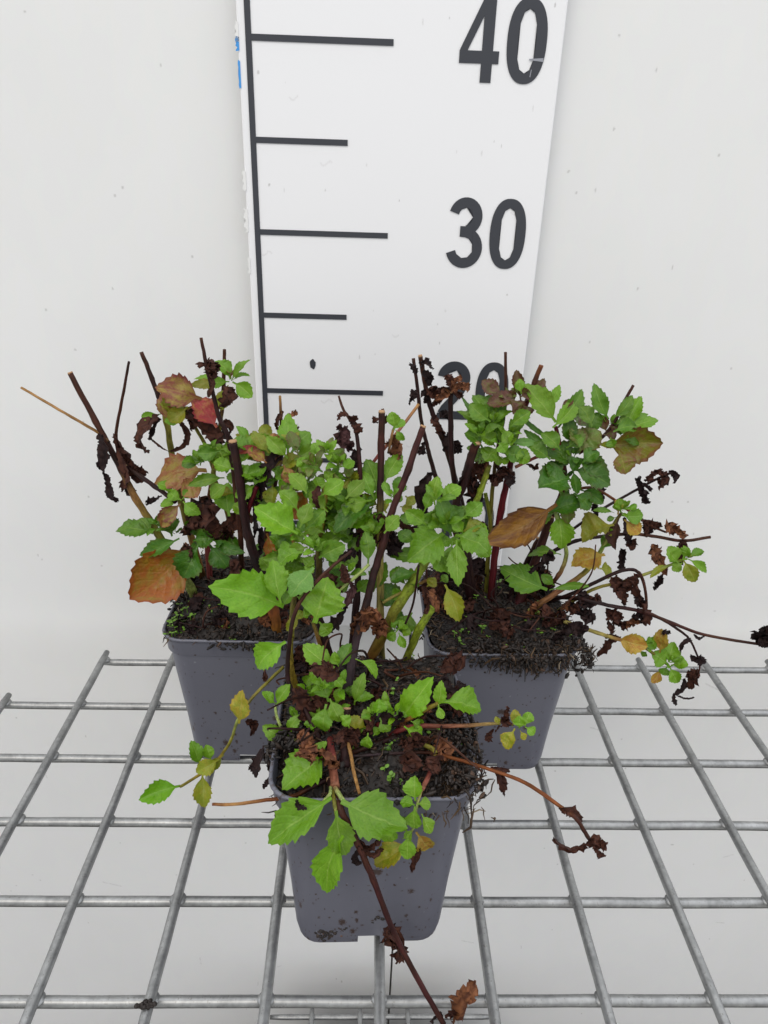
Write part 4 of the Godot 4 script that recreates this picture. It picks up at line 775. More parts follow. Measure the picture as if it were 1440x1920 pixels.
	["g",50.9,183.7,176.1,49.4,186.9,176.1,1.8,0.46,0.21,0.86,0.10,0.23],
	["r",-9.3,198.8,151,-7.8,201.1,153.2,1.8,-0.85,0.53,0.03,-0.01,0.35],
	["l",-21.5,113.4,214.5,-21.9,116.2,216.4,1.9,0.88,0.35,-0.32,0.10,0.32],
	["l",-9.7,198.6,150.9,-10.9,201.2,152.7,1.8,0.94,0.24,0.24,0.04,0.16],
	["l",-15.5,110.4,227.5,-17.2,113.3,229,1.7,0.88,0.48,0.08,0.07,0.31],
	["g",-4.8,156.4,182,-3.8,159.1,184.1,1.7,-0.84,0.48,-0.23,0.10,-0.04],
	["g",-12.1,158.5,175.3,-13.1,161.5,176.1,1.8,0.87,0.18,0.45,0.11,0.14],
	["g",-4.7,183.9,163.8,-5.7,186.3,165.9,1.7,0.81,0.53,-0.24,0.02,0.37],
	["l",-11.7,158.8,175.5,-10.1,161.5,177.2,1.6,-0.85,0.53,-0.06,0.10,0.13],
	["L",26.5,115.1,233,25.1,117.4,235.4,1.5,0.68,0.68,-0.25,0.12,0.30],
	["l",-37,164.5,177.4,-35.7,167.1,179.4,1.6,-0.64,0.65,-0.42,0.15,0.05],
	["l",-0.7,108.5,233.1,0.5,111.4,232.7,1.7,-0.50,0.34,0.79,-0.01,0.20],
	["g",-37.3,164.3,177.1,-38,167.5,177.4,1.6,0.70,0.10,0.71,-0.01,0.33],
	["l",-24.4,105.8,225.4,-23.2,107.9,227.8,1.6,-0.73,0.66,-0.19,0.07,0.20],
	["l",24.7,148.2,175.9,24.2,151.5,175.4,1.5,0.44,0.20,0.88,0.01,0.20],
	["L",7.7,121.9,237.7,5.7,124.1,236.4,1.6,0.24,0.62,0.75,0.10,0.27],
	["r",-5.3,190.7,151.2,-6.8,193.8,151.7,1.5,0.53,0.12,0.84,0.15,0.13],
	["l",-1.1,108.8,233.3,-3,111.3,234.1,1.5,0.77,0.43,0.48,0.00,0.21],
	["l",39.3,183.8,181.2,37.6,186.4,182.3,1.5,0.80,0.30,0.52,0.01,0.15],
	["l",-8.5,114.1,224.6,-7.8,116.9,225.6,1.6,-0.97,0.26,-0.03,0.12,0.08],
	["l",-25.7,188.9,147,-26.1,191.7,148.3,1.5,0.95,0.23,-0.21,0.10,0.39],
	["L",16.3,122.3,237.3,16.7,124.3,239.8,1.5,-0.74,0.58,-0.35,0.13,0.21],
	["l",14.8,194.4,177.3,14.5,197.3,177.6,1.5,-0.05,-0.13,0.99,-0.02,0.20],
	["l",51,183.9,176.5,50.8,186.1,178.7,1.4,0.03,0.71,-0.70,0.10,0.07],
	["r",-14.3,192.5,153.1,-15.7,195.1,154,1.3,0.68,0.11,0.72,-0.01,0.14],
	["l",-13.9,127.3,229.1,-14,129.3,230.7,1.4,-0.07,0.63,-0.77,0.11,0.08],
	["l",7.7,122.5,237.8,7.7,125.1,237.4,1.4,-0.39,0.13,0.91,0.16,-0.03],
	["L",-13.9,127.7,228.9,-13.5,130.2,228.6,1.4,-0.38,0.16,0.91,0.12,0.36],
	["L",7.7,122.1,238,7.1,124.3,239.6,1.2,0.07,0.63,-0.78,-0.02,0.06],
	["L",-24.6,106.2,225.3,-24.6,108.8,225.6,1.2,0.02,-0.10,1.00,0.13,0.27],
	["L",26.5,115.8,232.9,25.9,118.3,233.1,1.2,0.54,0.10,0.83,0.12,0.16],
	["l",-0.9,109.1,233.5,-0.5,111,234.7,1.2,-0.92,0.33,-0.22,0.06,0.18],
	["L",16.1,122.7,237.2,15.6,125,237.5,1.1,0.05,-0.12,0.99,-0.01,0.35],
	["l",-21.2,113.7,214.4,-19.8,115.4,214.9,1.1,-0.73,0.43,0.53,0.05,0.09],
]
const FRONT_WITHERED := [
	["k",3,0.60,[-5.9,222.3,146.9,-8.9,221.4,147.5,-10.4,219.7,147.4]],
	["k",2.7,1.33,[-5.9,221.9,148.7,-3.4,219.3,144.9,-1.6,221.8,148.1]],
	["kp",6.6,0.97,[-6.4,214.2,145.5,-8.4,211.5,148,-8.9,206.8,147.1]],
	["kp",5.6,1.28,[-6.9,211.3,147.4,-5.3,207.1,146,-5,203.7,147.3]],
	["kp",3,1.14,[-10.4,217.2,147.8,-9.5,213.3,144]],
	["b",4.7,1.52,[-0.2,203.3,143,-1.6,200.7,147.7,-0.5,195.7,147.6]],
	["k",3.6,0.73,[-4,217.5,143.3,-1.9,215.3,146.2,-0.3,212.6,145.9]],
	["k",2.8,0.86,[10.2,219.7,144.2,7.6,220.7,148.8,6.7,218.8,148.1]],
	["k",3,1.31,[9.7,219.4,148,11.7,220.1,146.9,12.7,220.7,145.3]],
	["kt",7.7,1.32,[17.2,211.4,144.4,17.9,205.5,144.6,16.1,199.8,143.1]],
	["kt",2,1.15,[10.2,221.5,146.5,10.5,225.5,147.5]],
	["k",9.7,1.01,[0.1,172.3,165.6,7.8,169.7,164.8,15.4,170.1,167.4]],
	["k",5.6,1.35,[18.4,177.7,166.6,22.3,174.6,167.5,26.8,168.8,165.7]],
	["b",6.2,0.76,[18.1,169.2,163.4,17.3,163.3,164.6,16.3,158.1,168]],
	["b",3.6,0.72,[17.2,165,163.3,20.5,162,163.1,20.8,162.1,167.6]],
	["k",4,1.12,[7,179,165.7,10.9,176.2,165.6,14.6,178.2,167.8]],
	["b",3.6,1.44,[-3,173.3,166.1,-4.3,167.4,163.1,-0.9,169.9,167.8]],
	["k",3,1.39,[-18.5,193.5,166.7,-20.4,187.8,168,-18.6,181.7,166.7]],
	["b",4.9,1.57,[34.7,203.3,168.1,29.6,191.9,166.7,31.9,178,163.1]],
	["b",3.5,0.97,[26.3,175.6,168.9,29.1,171.6,164.2,30.6,168.3,163.4]],
	["k",5.2,0.84,[33.2,167,163.6,37.4,160.5,165.2,40.8,150.6,163.5]],
	["b",4.7,1.40,[46.3,159.5,163,44,151.9,165.6,42.5,143.7,164.8]],
	["b",3.7,1.58,[38.9,157.6,165.3,43.5,149.4,164,47.1,147.7,168.7]],
	["b",4.7,1.10,[-1.4,174.8,193.1,-4.8,171,190.3,-8.1,169.3,191.4]],
	["kp",3.4,1.44,[-3.5,157.7,191.5,-2.3,152,189.2,-5.1,143.5,191.7]],
	["b",3.9,1.44,[-4.5,144.4,193.2,-8.9,137.7,194.2,-13.9,130.8,193.1]],
	["kt",10.3,1.06,[6.2,145.3,194.2,4.4,139.6,194.5,2.5,131.9,193.8]],
	["kt",6.9,1.38,[7.9,138.6,193,11,134.2,192.9,9.3,130.6,194.3]],
	["kt",6.4,0.88,[0.4,140.6,191.7,-1.5,133.5,190.1,1.1,128,191]],
	["k",4.8,1.19,[-14.3,155.7,193.1,-10.6,153.3,193.6,-7.1,152.6,190.2]],
	["k",5.3,1.27,[-16.6,157.7,194,-13.1,158.8,191.2,-9.6,155.9,189.6]],
	["k",3.4,0.61,[-7.1,165.9,191.2,-5.9,159.6,189.9,-3.5,155.9,190.7]],
	["b",4.1,0.61,[-7,120.8,189.9,-3.1,119,191.6,-0.6,114.4,189.6]],
	["k",4.5,0.96,[-27.1,122.3,192.3,-25.1,114.8,194.7,-24.4,101.4,194]],
	["k",4,0.61,[-23.3,117.9,194.5,-22.6,104.2,189.5,-25.4,94.6,189.9]],
	["kt",3.9,1.13,[33.4,152.8,189.4,35.1,149.2,192.6,37.4,142.5,193.5]],
	["k",3.4,1.27,[30.4,157,193.8,32.3,147.1,191.7,31.1,143,194.5]],
	["k",3.4,1.08,[-22.9,144.9,192.2,-19.5,139.1,190,-17,137.2,191.6]],
	["k",2.9,1.50,[-14.3,147.7,193.9,-17,139.4,190.4,-19.5,135.1,190.8]],
	["b",5.7,1.33,[-5.8,112.6,221.4,-2.9,112.7,224.2,0.4,109.8,222.3]],
	["b",4.2,1.05,[-3.4,110.9,224.6,-5.3,105.1,221.6,-6.1,104.5,225.4]],
	["k",6,0.94,[-24.8,122.6,222.9,-20.8,113.6,226.1,-17.4,104.1,225.7]],
	["kt",6.3,0.69,[-36.8,91.3,225.1,-30.2,85.8,221.7,-25,89.8,224.1]],
	["b",4.3,0.64,[-40.5,89.7,224.8,-44.4,79,226.5,-46.8,75.5,224.8]],
	["b",2,0.77,[-37.8,71.5,224.1,-40.5,66.7,223.8,-42.2,63.1,223.7]],
	["b",3.4,1.34,[-39.8,85,222.7,-38.7,79.4,223.7,-36.9,70.4,221.4]],
	["k",3.8,0.93,[2.8,86.4,270.5,6.7,83.1,270.7,10.9,85.6,269.5]],
	["k",2.9,0.98,[4.5,86.8,274.6,8.9,79.4,270.8,12.3,81,269.6]],
	["b",2.5,0.83,[2.9,88.1,274.7,1.2,74.6,269.5,4.3,74.1,271.1]],
	["k",2.1,1.55,[6.5,91.6,273.1,9.6,92.3,271.8,11.2,91.8,269.6]],
	["k",3,1.56,[27.1,83.5,271,25.9,79.5,273.1,25,70,271.7]],
	["k",6,0.89,[15.2,29.4,269.3,19,25.1,270.4,20.9,18.2,270.7]],
	["k",5.5,1.16,[18.2,27.1,273.9,22.1,17.7,272,20.5,11.2,271.1]],
	["k",4.5,1.32,[16.3,33.8,274.1,20.8,25.8,272.4,23.5,16,271.7]],
	["b",1.6,0.74,[-21,111.2,272.7,-20.2,106.3,271.4,-17.2,105.4,271.6]],
	["kt",7,1.00,[45.8,-5.3,285.6,49.2,11.4,288.3,52.2,19.3,284.8]],
	["k",4.2,1.09,[42.7,-3.4,286.6,45.3,0.4,286.5,49.2,-10.3,284.1]],
	["b",3.2,1.43,[40.1,0.1,287.4,38.1,-9.7,283.2,36.6,-13,283.7]],
	["k",3.3,1.29,[77.8,97.6,278.4,86.1,86.4,273.4,93.1,87.8,273.5]],
	["k",3,1.10,[79.1,109.9,274.7,82.4,110.8,276.9,88.9,101.9,273.2]],
	["k",3.8,1.16,[92.5,90.9,274,96.2,89.8,275,99.1,93.7,277.2]],
	["k",2.5,1.53,[93.6,92.5,278.1,96.2,89.4,278.1,99.3,86.2,276.7]],
	["k",2.5,1.29,[93.4,92.8,274.1,95.2,94.5,275.8,98.9,89.1,274.9]],
	["k",4.8,1.46,[58.9,106.2,253.7,59.5,105.8,258.3,62.7,97.1,255.2]],
	["k",2.1,1.54,[54.7,113.7,258.7,59.1,113.2,258.6,63.4,108,255.3]],
	["k",4.4,1.40,[62.2,122.6,245,62.2,122.4,239.8,62,130.3,243.5]],
	["k",2.2,1.05,[58.1,118.4,241.7,56.4,113.8,240.7,57.6,109.6,240]],
	["k",1.7,0.88,[59.6,122.8,244.6,59,116.3,241.4]],
	["k",2.9,1.10,[-41.2,118.5,206.7,-40.8,114.6,205.6,-42.2,113,206.7]],
	["k",4.1,1.32,[-51.8,87.3,204.7,-49,82.6,203.2,-50.1,81,207.9]],
	["k",6.6,1.16,[-0.6,111.8,237.3,-1.6,110.9,240.3,0.9,107.1,241]],
	["b",4.8,1.11,[40.1,128.8,222.6,37.5,127.7,225.7,47.3,122.6,230]],
	["b",6.7,0.67,[12.2,123.6,237.2,14.8,120.7,238.7,20.8,120.6,238.1]],
	["k",5.4,0.81,[-13.5,142.1,229.1,-9.4,137.6,230.8,-18.5,138,227.8]],
	["k",6.8,0.92,[43.2,122.2,198.7,48.1,117.7,197.5,39.6,114.7,199]],
	["k",6.7,0.85,[11.3,115,215,8.3,114,217.6,19.5,106.8,218]],
	["kt",6,1.44,[19.7,109.5,199.4,25,111.9,199.9,30.3,110.9,200.5]],
	["kt",6.3,0.84,[-16.3,114.3,257.5,-18.5,116.5,254.4,-20.7,115.9,251.3]],
	["k",5.7,0.79,[24.6,115,234.9,26.9,115.8,233.9,29.3,113.5,232.8]],
	["b",7.2,1.26,[-25,113.4,199.7,-28.4,113.5,195.7,-31.8,115,191.8]],
	["k",6.3,1.39,[-9.6,114.8,221.9,-14.1,118,224,-18.7,115.4,226]],
	["k",6.4,1.07,[7.2,113.4,239,6.7,113.7,235.3,6.3,111.2,231.6]],
	["k",5.8,0.69,[44.9,112.1,223.4,48.9,115.5,221.5,52.8,111.2,219.6]],
	["k",4.2,1.57,[-7,111.5,244.1,-3.8,114.8,240.2,-0.6,111.7,236.2]],
	["b",5.2,1.34,[44.2,113.5,217.2,47.2,113,213.3,50.2,114.7,209.4]],
	["b",5.5,0.69,[38.7,114.4,213.9,36.3,117.7,216.7,33.9,112.4,219.5]],
	["kt",6.8,1.35,[-5,110.5,254.3,-9,110.7,251,-13.1,109,247.6]],
	["k",6.2,1.18,[29.6,115.3,246.3,26.3,118.2,246.1,23,114.3,246]],
	["kt",5,1.23,[31.4,112.9,226.6,30.6,112.3,222.2,29.8,112.5,217.7]],
	["k",7.7,0.72,[-2.8,109.8,222.2,-2.5,112.4,219.7,-2.2,108,217.1]],
	["k",5,0.75,[44.2,115.1,215.2,44.6,115.9,218.9,45,113.1,222.5]],
	["k",6.1,0.93,[32.1,111.1,252.9,32,113.9,256.1,31.9,111.3,259.2]],
	["kt",6.8,1.50,[-8.6,115.5,215.9,-10.9,119.1,217.2,-13.2,116.3,218.5]],
	["k",7.4,1.11,[-18.1,109.2,247.7,-15,108.9,246.9,-11.9,108.7,246.1]],
	["k",4.3,1.20,[37.5,109.3,206.2,36.6,111.1,209.3,35.7,110.8,212.3]],
	["k",6.9,1.05,[23.1,109.3,238.5,24,111.2,242.6,24.9,111,246.7]],
	["kt",7.3,0.81,[25.8,110.2,221.1,22.6,110.4,218.2,19.5,107.9,215.4]],
	["k",6.9,1.23,[-10.2,111.5,206.8,-10.9,115.4,202.2,-11.6,111.6,197.6]],
	["k",5,1.32,[-1,112.6,220.1,-4.3,113.3,223.1,-7.5,109.8,226]],
	["b",4.4,1.02,[25.5,111,222.4,22.4,110.2,218.2,19.3,111.5,214]],
	["kt",7.3,1.56,[22.9,110,230.8,20.4,111.8,231.8,17.9,111.9,232.8]],
	["k",7.7,1.43,[42,112.3,224.4,46.9,115.4,222.4,51.8,110.1,220.5]],
	["k",6.1,1.14,[20.7,111.9,253.6,23,115.9,255.2,25.3,110.1,256.8]],
	["kt",6,0.98,[-21.1,115.6,247.9,-19,118.2,249.5,-16.9,117.2,251]],
	["b",5.5,1.09,[29.9,109.4,197.9,25.3,109.9,198.3,20.8,108.2,198.8]],
	["kt",7.5,0.76,[34.3,109.1,243.6,36.5,109.8,246.1,38.8,107.4,248.7]],
]
const RIGHT_STEMS := [
	[1.00,1.72,[27.5,235.7,90,30.5,219.3,92,33.4,201.8,94,36.9,189.4,96,41.5,174.7,99,50.8,151.2,104,61.2,122,108,67.6,92,107.6],"brown dark dark dark dark brown dark dark"],
	[1.34,1.95,[30.4,239.3,100,33.2,227.1,101,36.7,213.8,103,43.2,199.1,105,48.9,185.1,107,57.5,157.6,110,64.1,124.9,113,70.1,92,113.2],"brown brown dark dark dark dark dark dark"],
	[1.43,1.93,[46.2,224,112,47.4,205.6,113,49.5,185.2,115,54.5,161.3,118,63,126,121,70.9,92,118.8],"dark dark dark dark dark dark"],
	[0.83,1.39,[74.8,242.6,100,76.5,225.9,101,77.1,208.9,103,74.6,185.3,106,74.1,154.6,110,78.9,92,101.3],"brown brown dark wineb oliv2 olive"],
	[1.30,2.31,[91.4,239.1,112,89.2,230.7,112,85.8,217.3,112,82.5,202.8,113,80.7,182.8,115,78.4,159.7,117,77.1,129.2,120,77.5,92,121.4],"rust brown wine wine wine wine wine wineb"],
	[2.46,2.46,[59.5,201.7,126,56.9,189.9,126,54.8,176.6,125,52.1,164.2,124,59.2,131.2,124,67.7,92,118.9],"brown dark dark dark dark dark"],
	[1.76,1.68,[67.7,188.7,124,64.4,175.4,126,61.1,165.8,127,56.5,150.1,128],"olive lime lime olive"],
	[1.19,1.49,[70,166.1,110,74.5,147.2,112,74.3,123.3,116,76.5,92,113.1],"lime oliv2 olive olive"],
	[2.54,3.29,[107.1,154.6,114,103.3,134.4,116,96.9,111.8,120,89.2,92,128.1],"brown wineb wineb wine"],
	[1.54,1.84,[103.5,138.1,110,98.5,125,112,90.6,105.5,116,85.2,92,118.4],"brown dark dark dark"],
	[1.16,1.45,[106.5,162.8,122,112,147.5,124,116,136.3,125,114,122.5,124,115.6,92,94.2],"palel palel pale pinktan wine"],
	[2.16,0.93,[86.9,92,130.3,101,102.5,128,118.1,116,126,129,126.2,125,135.6,139.5,124,140.4,153.7,122,144.3,160.3,120],"straw2 tan pinktan oliv2 pale olive brown"],
	[1.48,0.97,[89.3,92,109.9,100.1,103,132,118.1,98.8,136,139.2,93.2,140,148.5,90.8,141,162.7,86.9,142,178.6,75.5,143],"straw2 straw2 straw2 straw2 tan oliv2 olive"],
	[1.00,0.75,[114.3,135.6,105,122.7,140.2,104,137.7,152,102,160.5,166.9,100,171.2,172.5,98,178.4,176.3,98],"dark dark slate dark dark blackb"],
	[0.94,0.70,[119,171.2,114,128.7,172,113,141.6,165,112,155.9,154.8,111,167.5,147.7,110,176.3,143.8,110],"rust brown rust rust brown brown"],
	[1.32,0.92,[103.2,92,100.7,106.6,127.5,116,119.6,137.1,114,133.2,141,113,154.6,143.3,112,170.4,141.9,112,186.4,139.5,112,202,142.2,112],"dark dark dark slate brown brown brown brown"],
	[1.14,0.89,[117.3,92,117.6,132.2,116.6,130,150.3,121.4,128,170.8,129,126,181.7,134.2,125],"straw2 oliv2 straw2 pale lime"],
	[1.29,0.84,[106.3,92,109.4,118.4,110.8,128,129.2,118.1,129,145.2,128.8,130,154.7,129.7,130,160.3,122.8,130,164.4,109.3,131,165.6,95.3,132],"dark dark dark dark dark brown brown dark"],
	[1.39,0.86,[121.6,92,100.1,124.8,112.1,132,141.4,109,134,159.4,106.8,136,176.6,101.2,138,197.3,94.2,140,230.9,89.9,143],"dark dark slate wineb wineb brown dark"],
	[1.08,0.60,[157.6,108.2,136,168.2,105,138,179.9,98.3,139,189.4,91.1,140,196.9,78.8,142],"dark brown dark dark dark"],
	[0.49,0.49,[196.6,77.6,142,199.3,71.1,142,196.7,64.1,143],"dark brown dark"],
	[1.11,1.67,[101.6,208.6,118,103.9,202.2,118,106.8,193.5,117,112,177.3,115,109,161.1,115,107.4,152.2,114],"wine wine wine brown brown brown"],
	[0.96,0.96,[82.1,187,122,91.6,191.3,120,102.5,196.5,119],"pinktan pink pink"],
	[0.83,1.10,[140.6,230,112,137.3,222.3,113,133.1,209.4,114,125.8,199.8,115,116.6,193.3,116],"brown wineb wineb dark wine"],
	[0.70,0.28,[61.4,96,101.1,53.8,106.7,103.6,49.7,118.1,109.3,42.2,118.6,120.4,40,121.3,126.1],"dark dark brown brown brown"],
	[0.65,0.41,[82.5,96,87.7,62.4,102.5,84.4,43.1,106.6,82.3,40,109,89.6],"dark dark dark dark"],
	[0.73,0.31,[85.3,96,142.8,73.9,110.5,138.6,59.3,120,131.2,40.5,119.3,129.9],"dark dark dark dark"],
	[0.64,0.36,[112.6,96,98.1,108.2,103.6,101.1,106,108.9,108.5,101.8,113.7,115.3],"brown brown brown brown"],
	[0.82,0.36,[114.2,96,107.5,109.5,107.9,112.9,108.9,120.5,118.5,105.8,131.5,126.2,102,140.8,135.8],"dark dark brown brown brown"],
	[0.72,0.36,[107.5,96,137.5,113.1,110.1,139.7,122.2,122.4,138.7,126,136.1,141.3,126,150.6,139.2],"brown brown brown brown brown"],
	[0.57,0.36,[69.8,96,96.7,59.4,104.4,86.8,49.8,109,74,40,103.1,74,40,102.5,74],"dark dark brown brown brown"],
	[0.56,0.34,[95.1,96,133.3,95.9,103.5,139.7,92.7,109.1,147.2,87.4,114.2,153.8,82.8,116.4,155],"dark dark brown brown brown"],
	[0.73,0.27,[72.3,96,142.9,58.6,102.5,136.3,43.7,104.3,131.7,40,105.7,125.2,40,102.8,121.4],"dark dark dark dark dark"],
	[0.67,0.29,[70.8,96,136.2,70.5,108.9,141.7,75,118.5,151.1,69.9,129.6,155,78.4,140.3,155],"dark dark dark dark dark"],
	[0.77,0.26,[80.9,96,126,86.2,102.9,133.8,93.6,107,141.8,103.1,109.8,148,113.7,112.1,152.5],"dark dark dark dark dark"],
	[0.84,0.35,[106.8,96,131,87.4,102.5,129.5,68.2,102.5,133.7,54.6,102.5,146,48.2,102.5,155],"dark dark dark dark dark"],
	[0.60,0.40,[63.5,96,128.3,70.8,102.5,136.9,79.3,104.7,145.2,87.8,106.3,154.1,98.1,106.5,155],"dark dark dark dark dark"],
	[0.83,0.37,[87.7,96,104.5,95.2,105.3,106.2,104.5,111.4,110.8,113.2,114.4,118.6,122.6,113.9,126.2],"brown brown brown brown brown"],
	[0.79,0.36,[98.1,96,112.6,89.7,102.5,111.7,82.8,104.9,115.7,79.1,107.1,124,80.6,103.3,132.4],"dark dark dark dark dark"],
	[0.71,0.41,[52.8,96,120.4,41.1,110.1,113.1,40,121.5,109.3,40,130.3,100.8,40,132.8,93.7],"brown brown brown brown brown"],
	[0.56,0.35,[101.9,96,89.7,108.3,112.4,83.2,100.9,119.4,74,90.7,111.6,74,78.1,102.5,74],"dark dark dark dark dark"],
	[0.58,0.42,[107.1,96,88.8,104.7,102.5,83.8,99.4,103.2,77.7,96.1,105,74],"dark dark brown brown"],
	[0.73,0.40,[85.2,96,133.3,82.3,102.5,141,76.4,107.1,148,68.4,111.1,153.2,61.2,114.6,155],"dark dark dark dark dark"],
	[0.80,0.30,[107.6,96,129.6,103.5,105.3,136.4,98.9,108.3,147.4,92,104.9,155],"dark dark brown brown"],
]
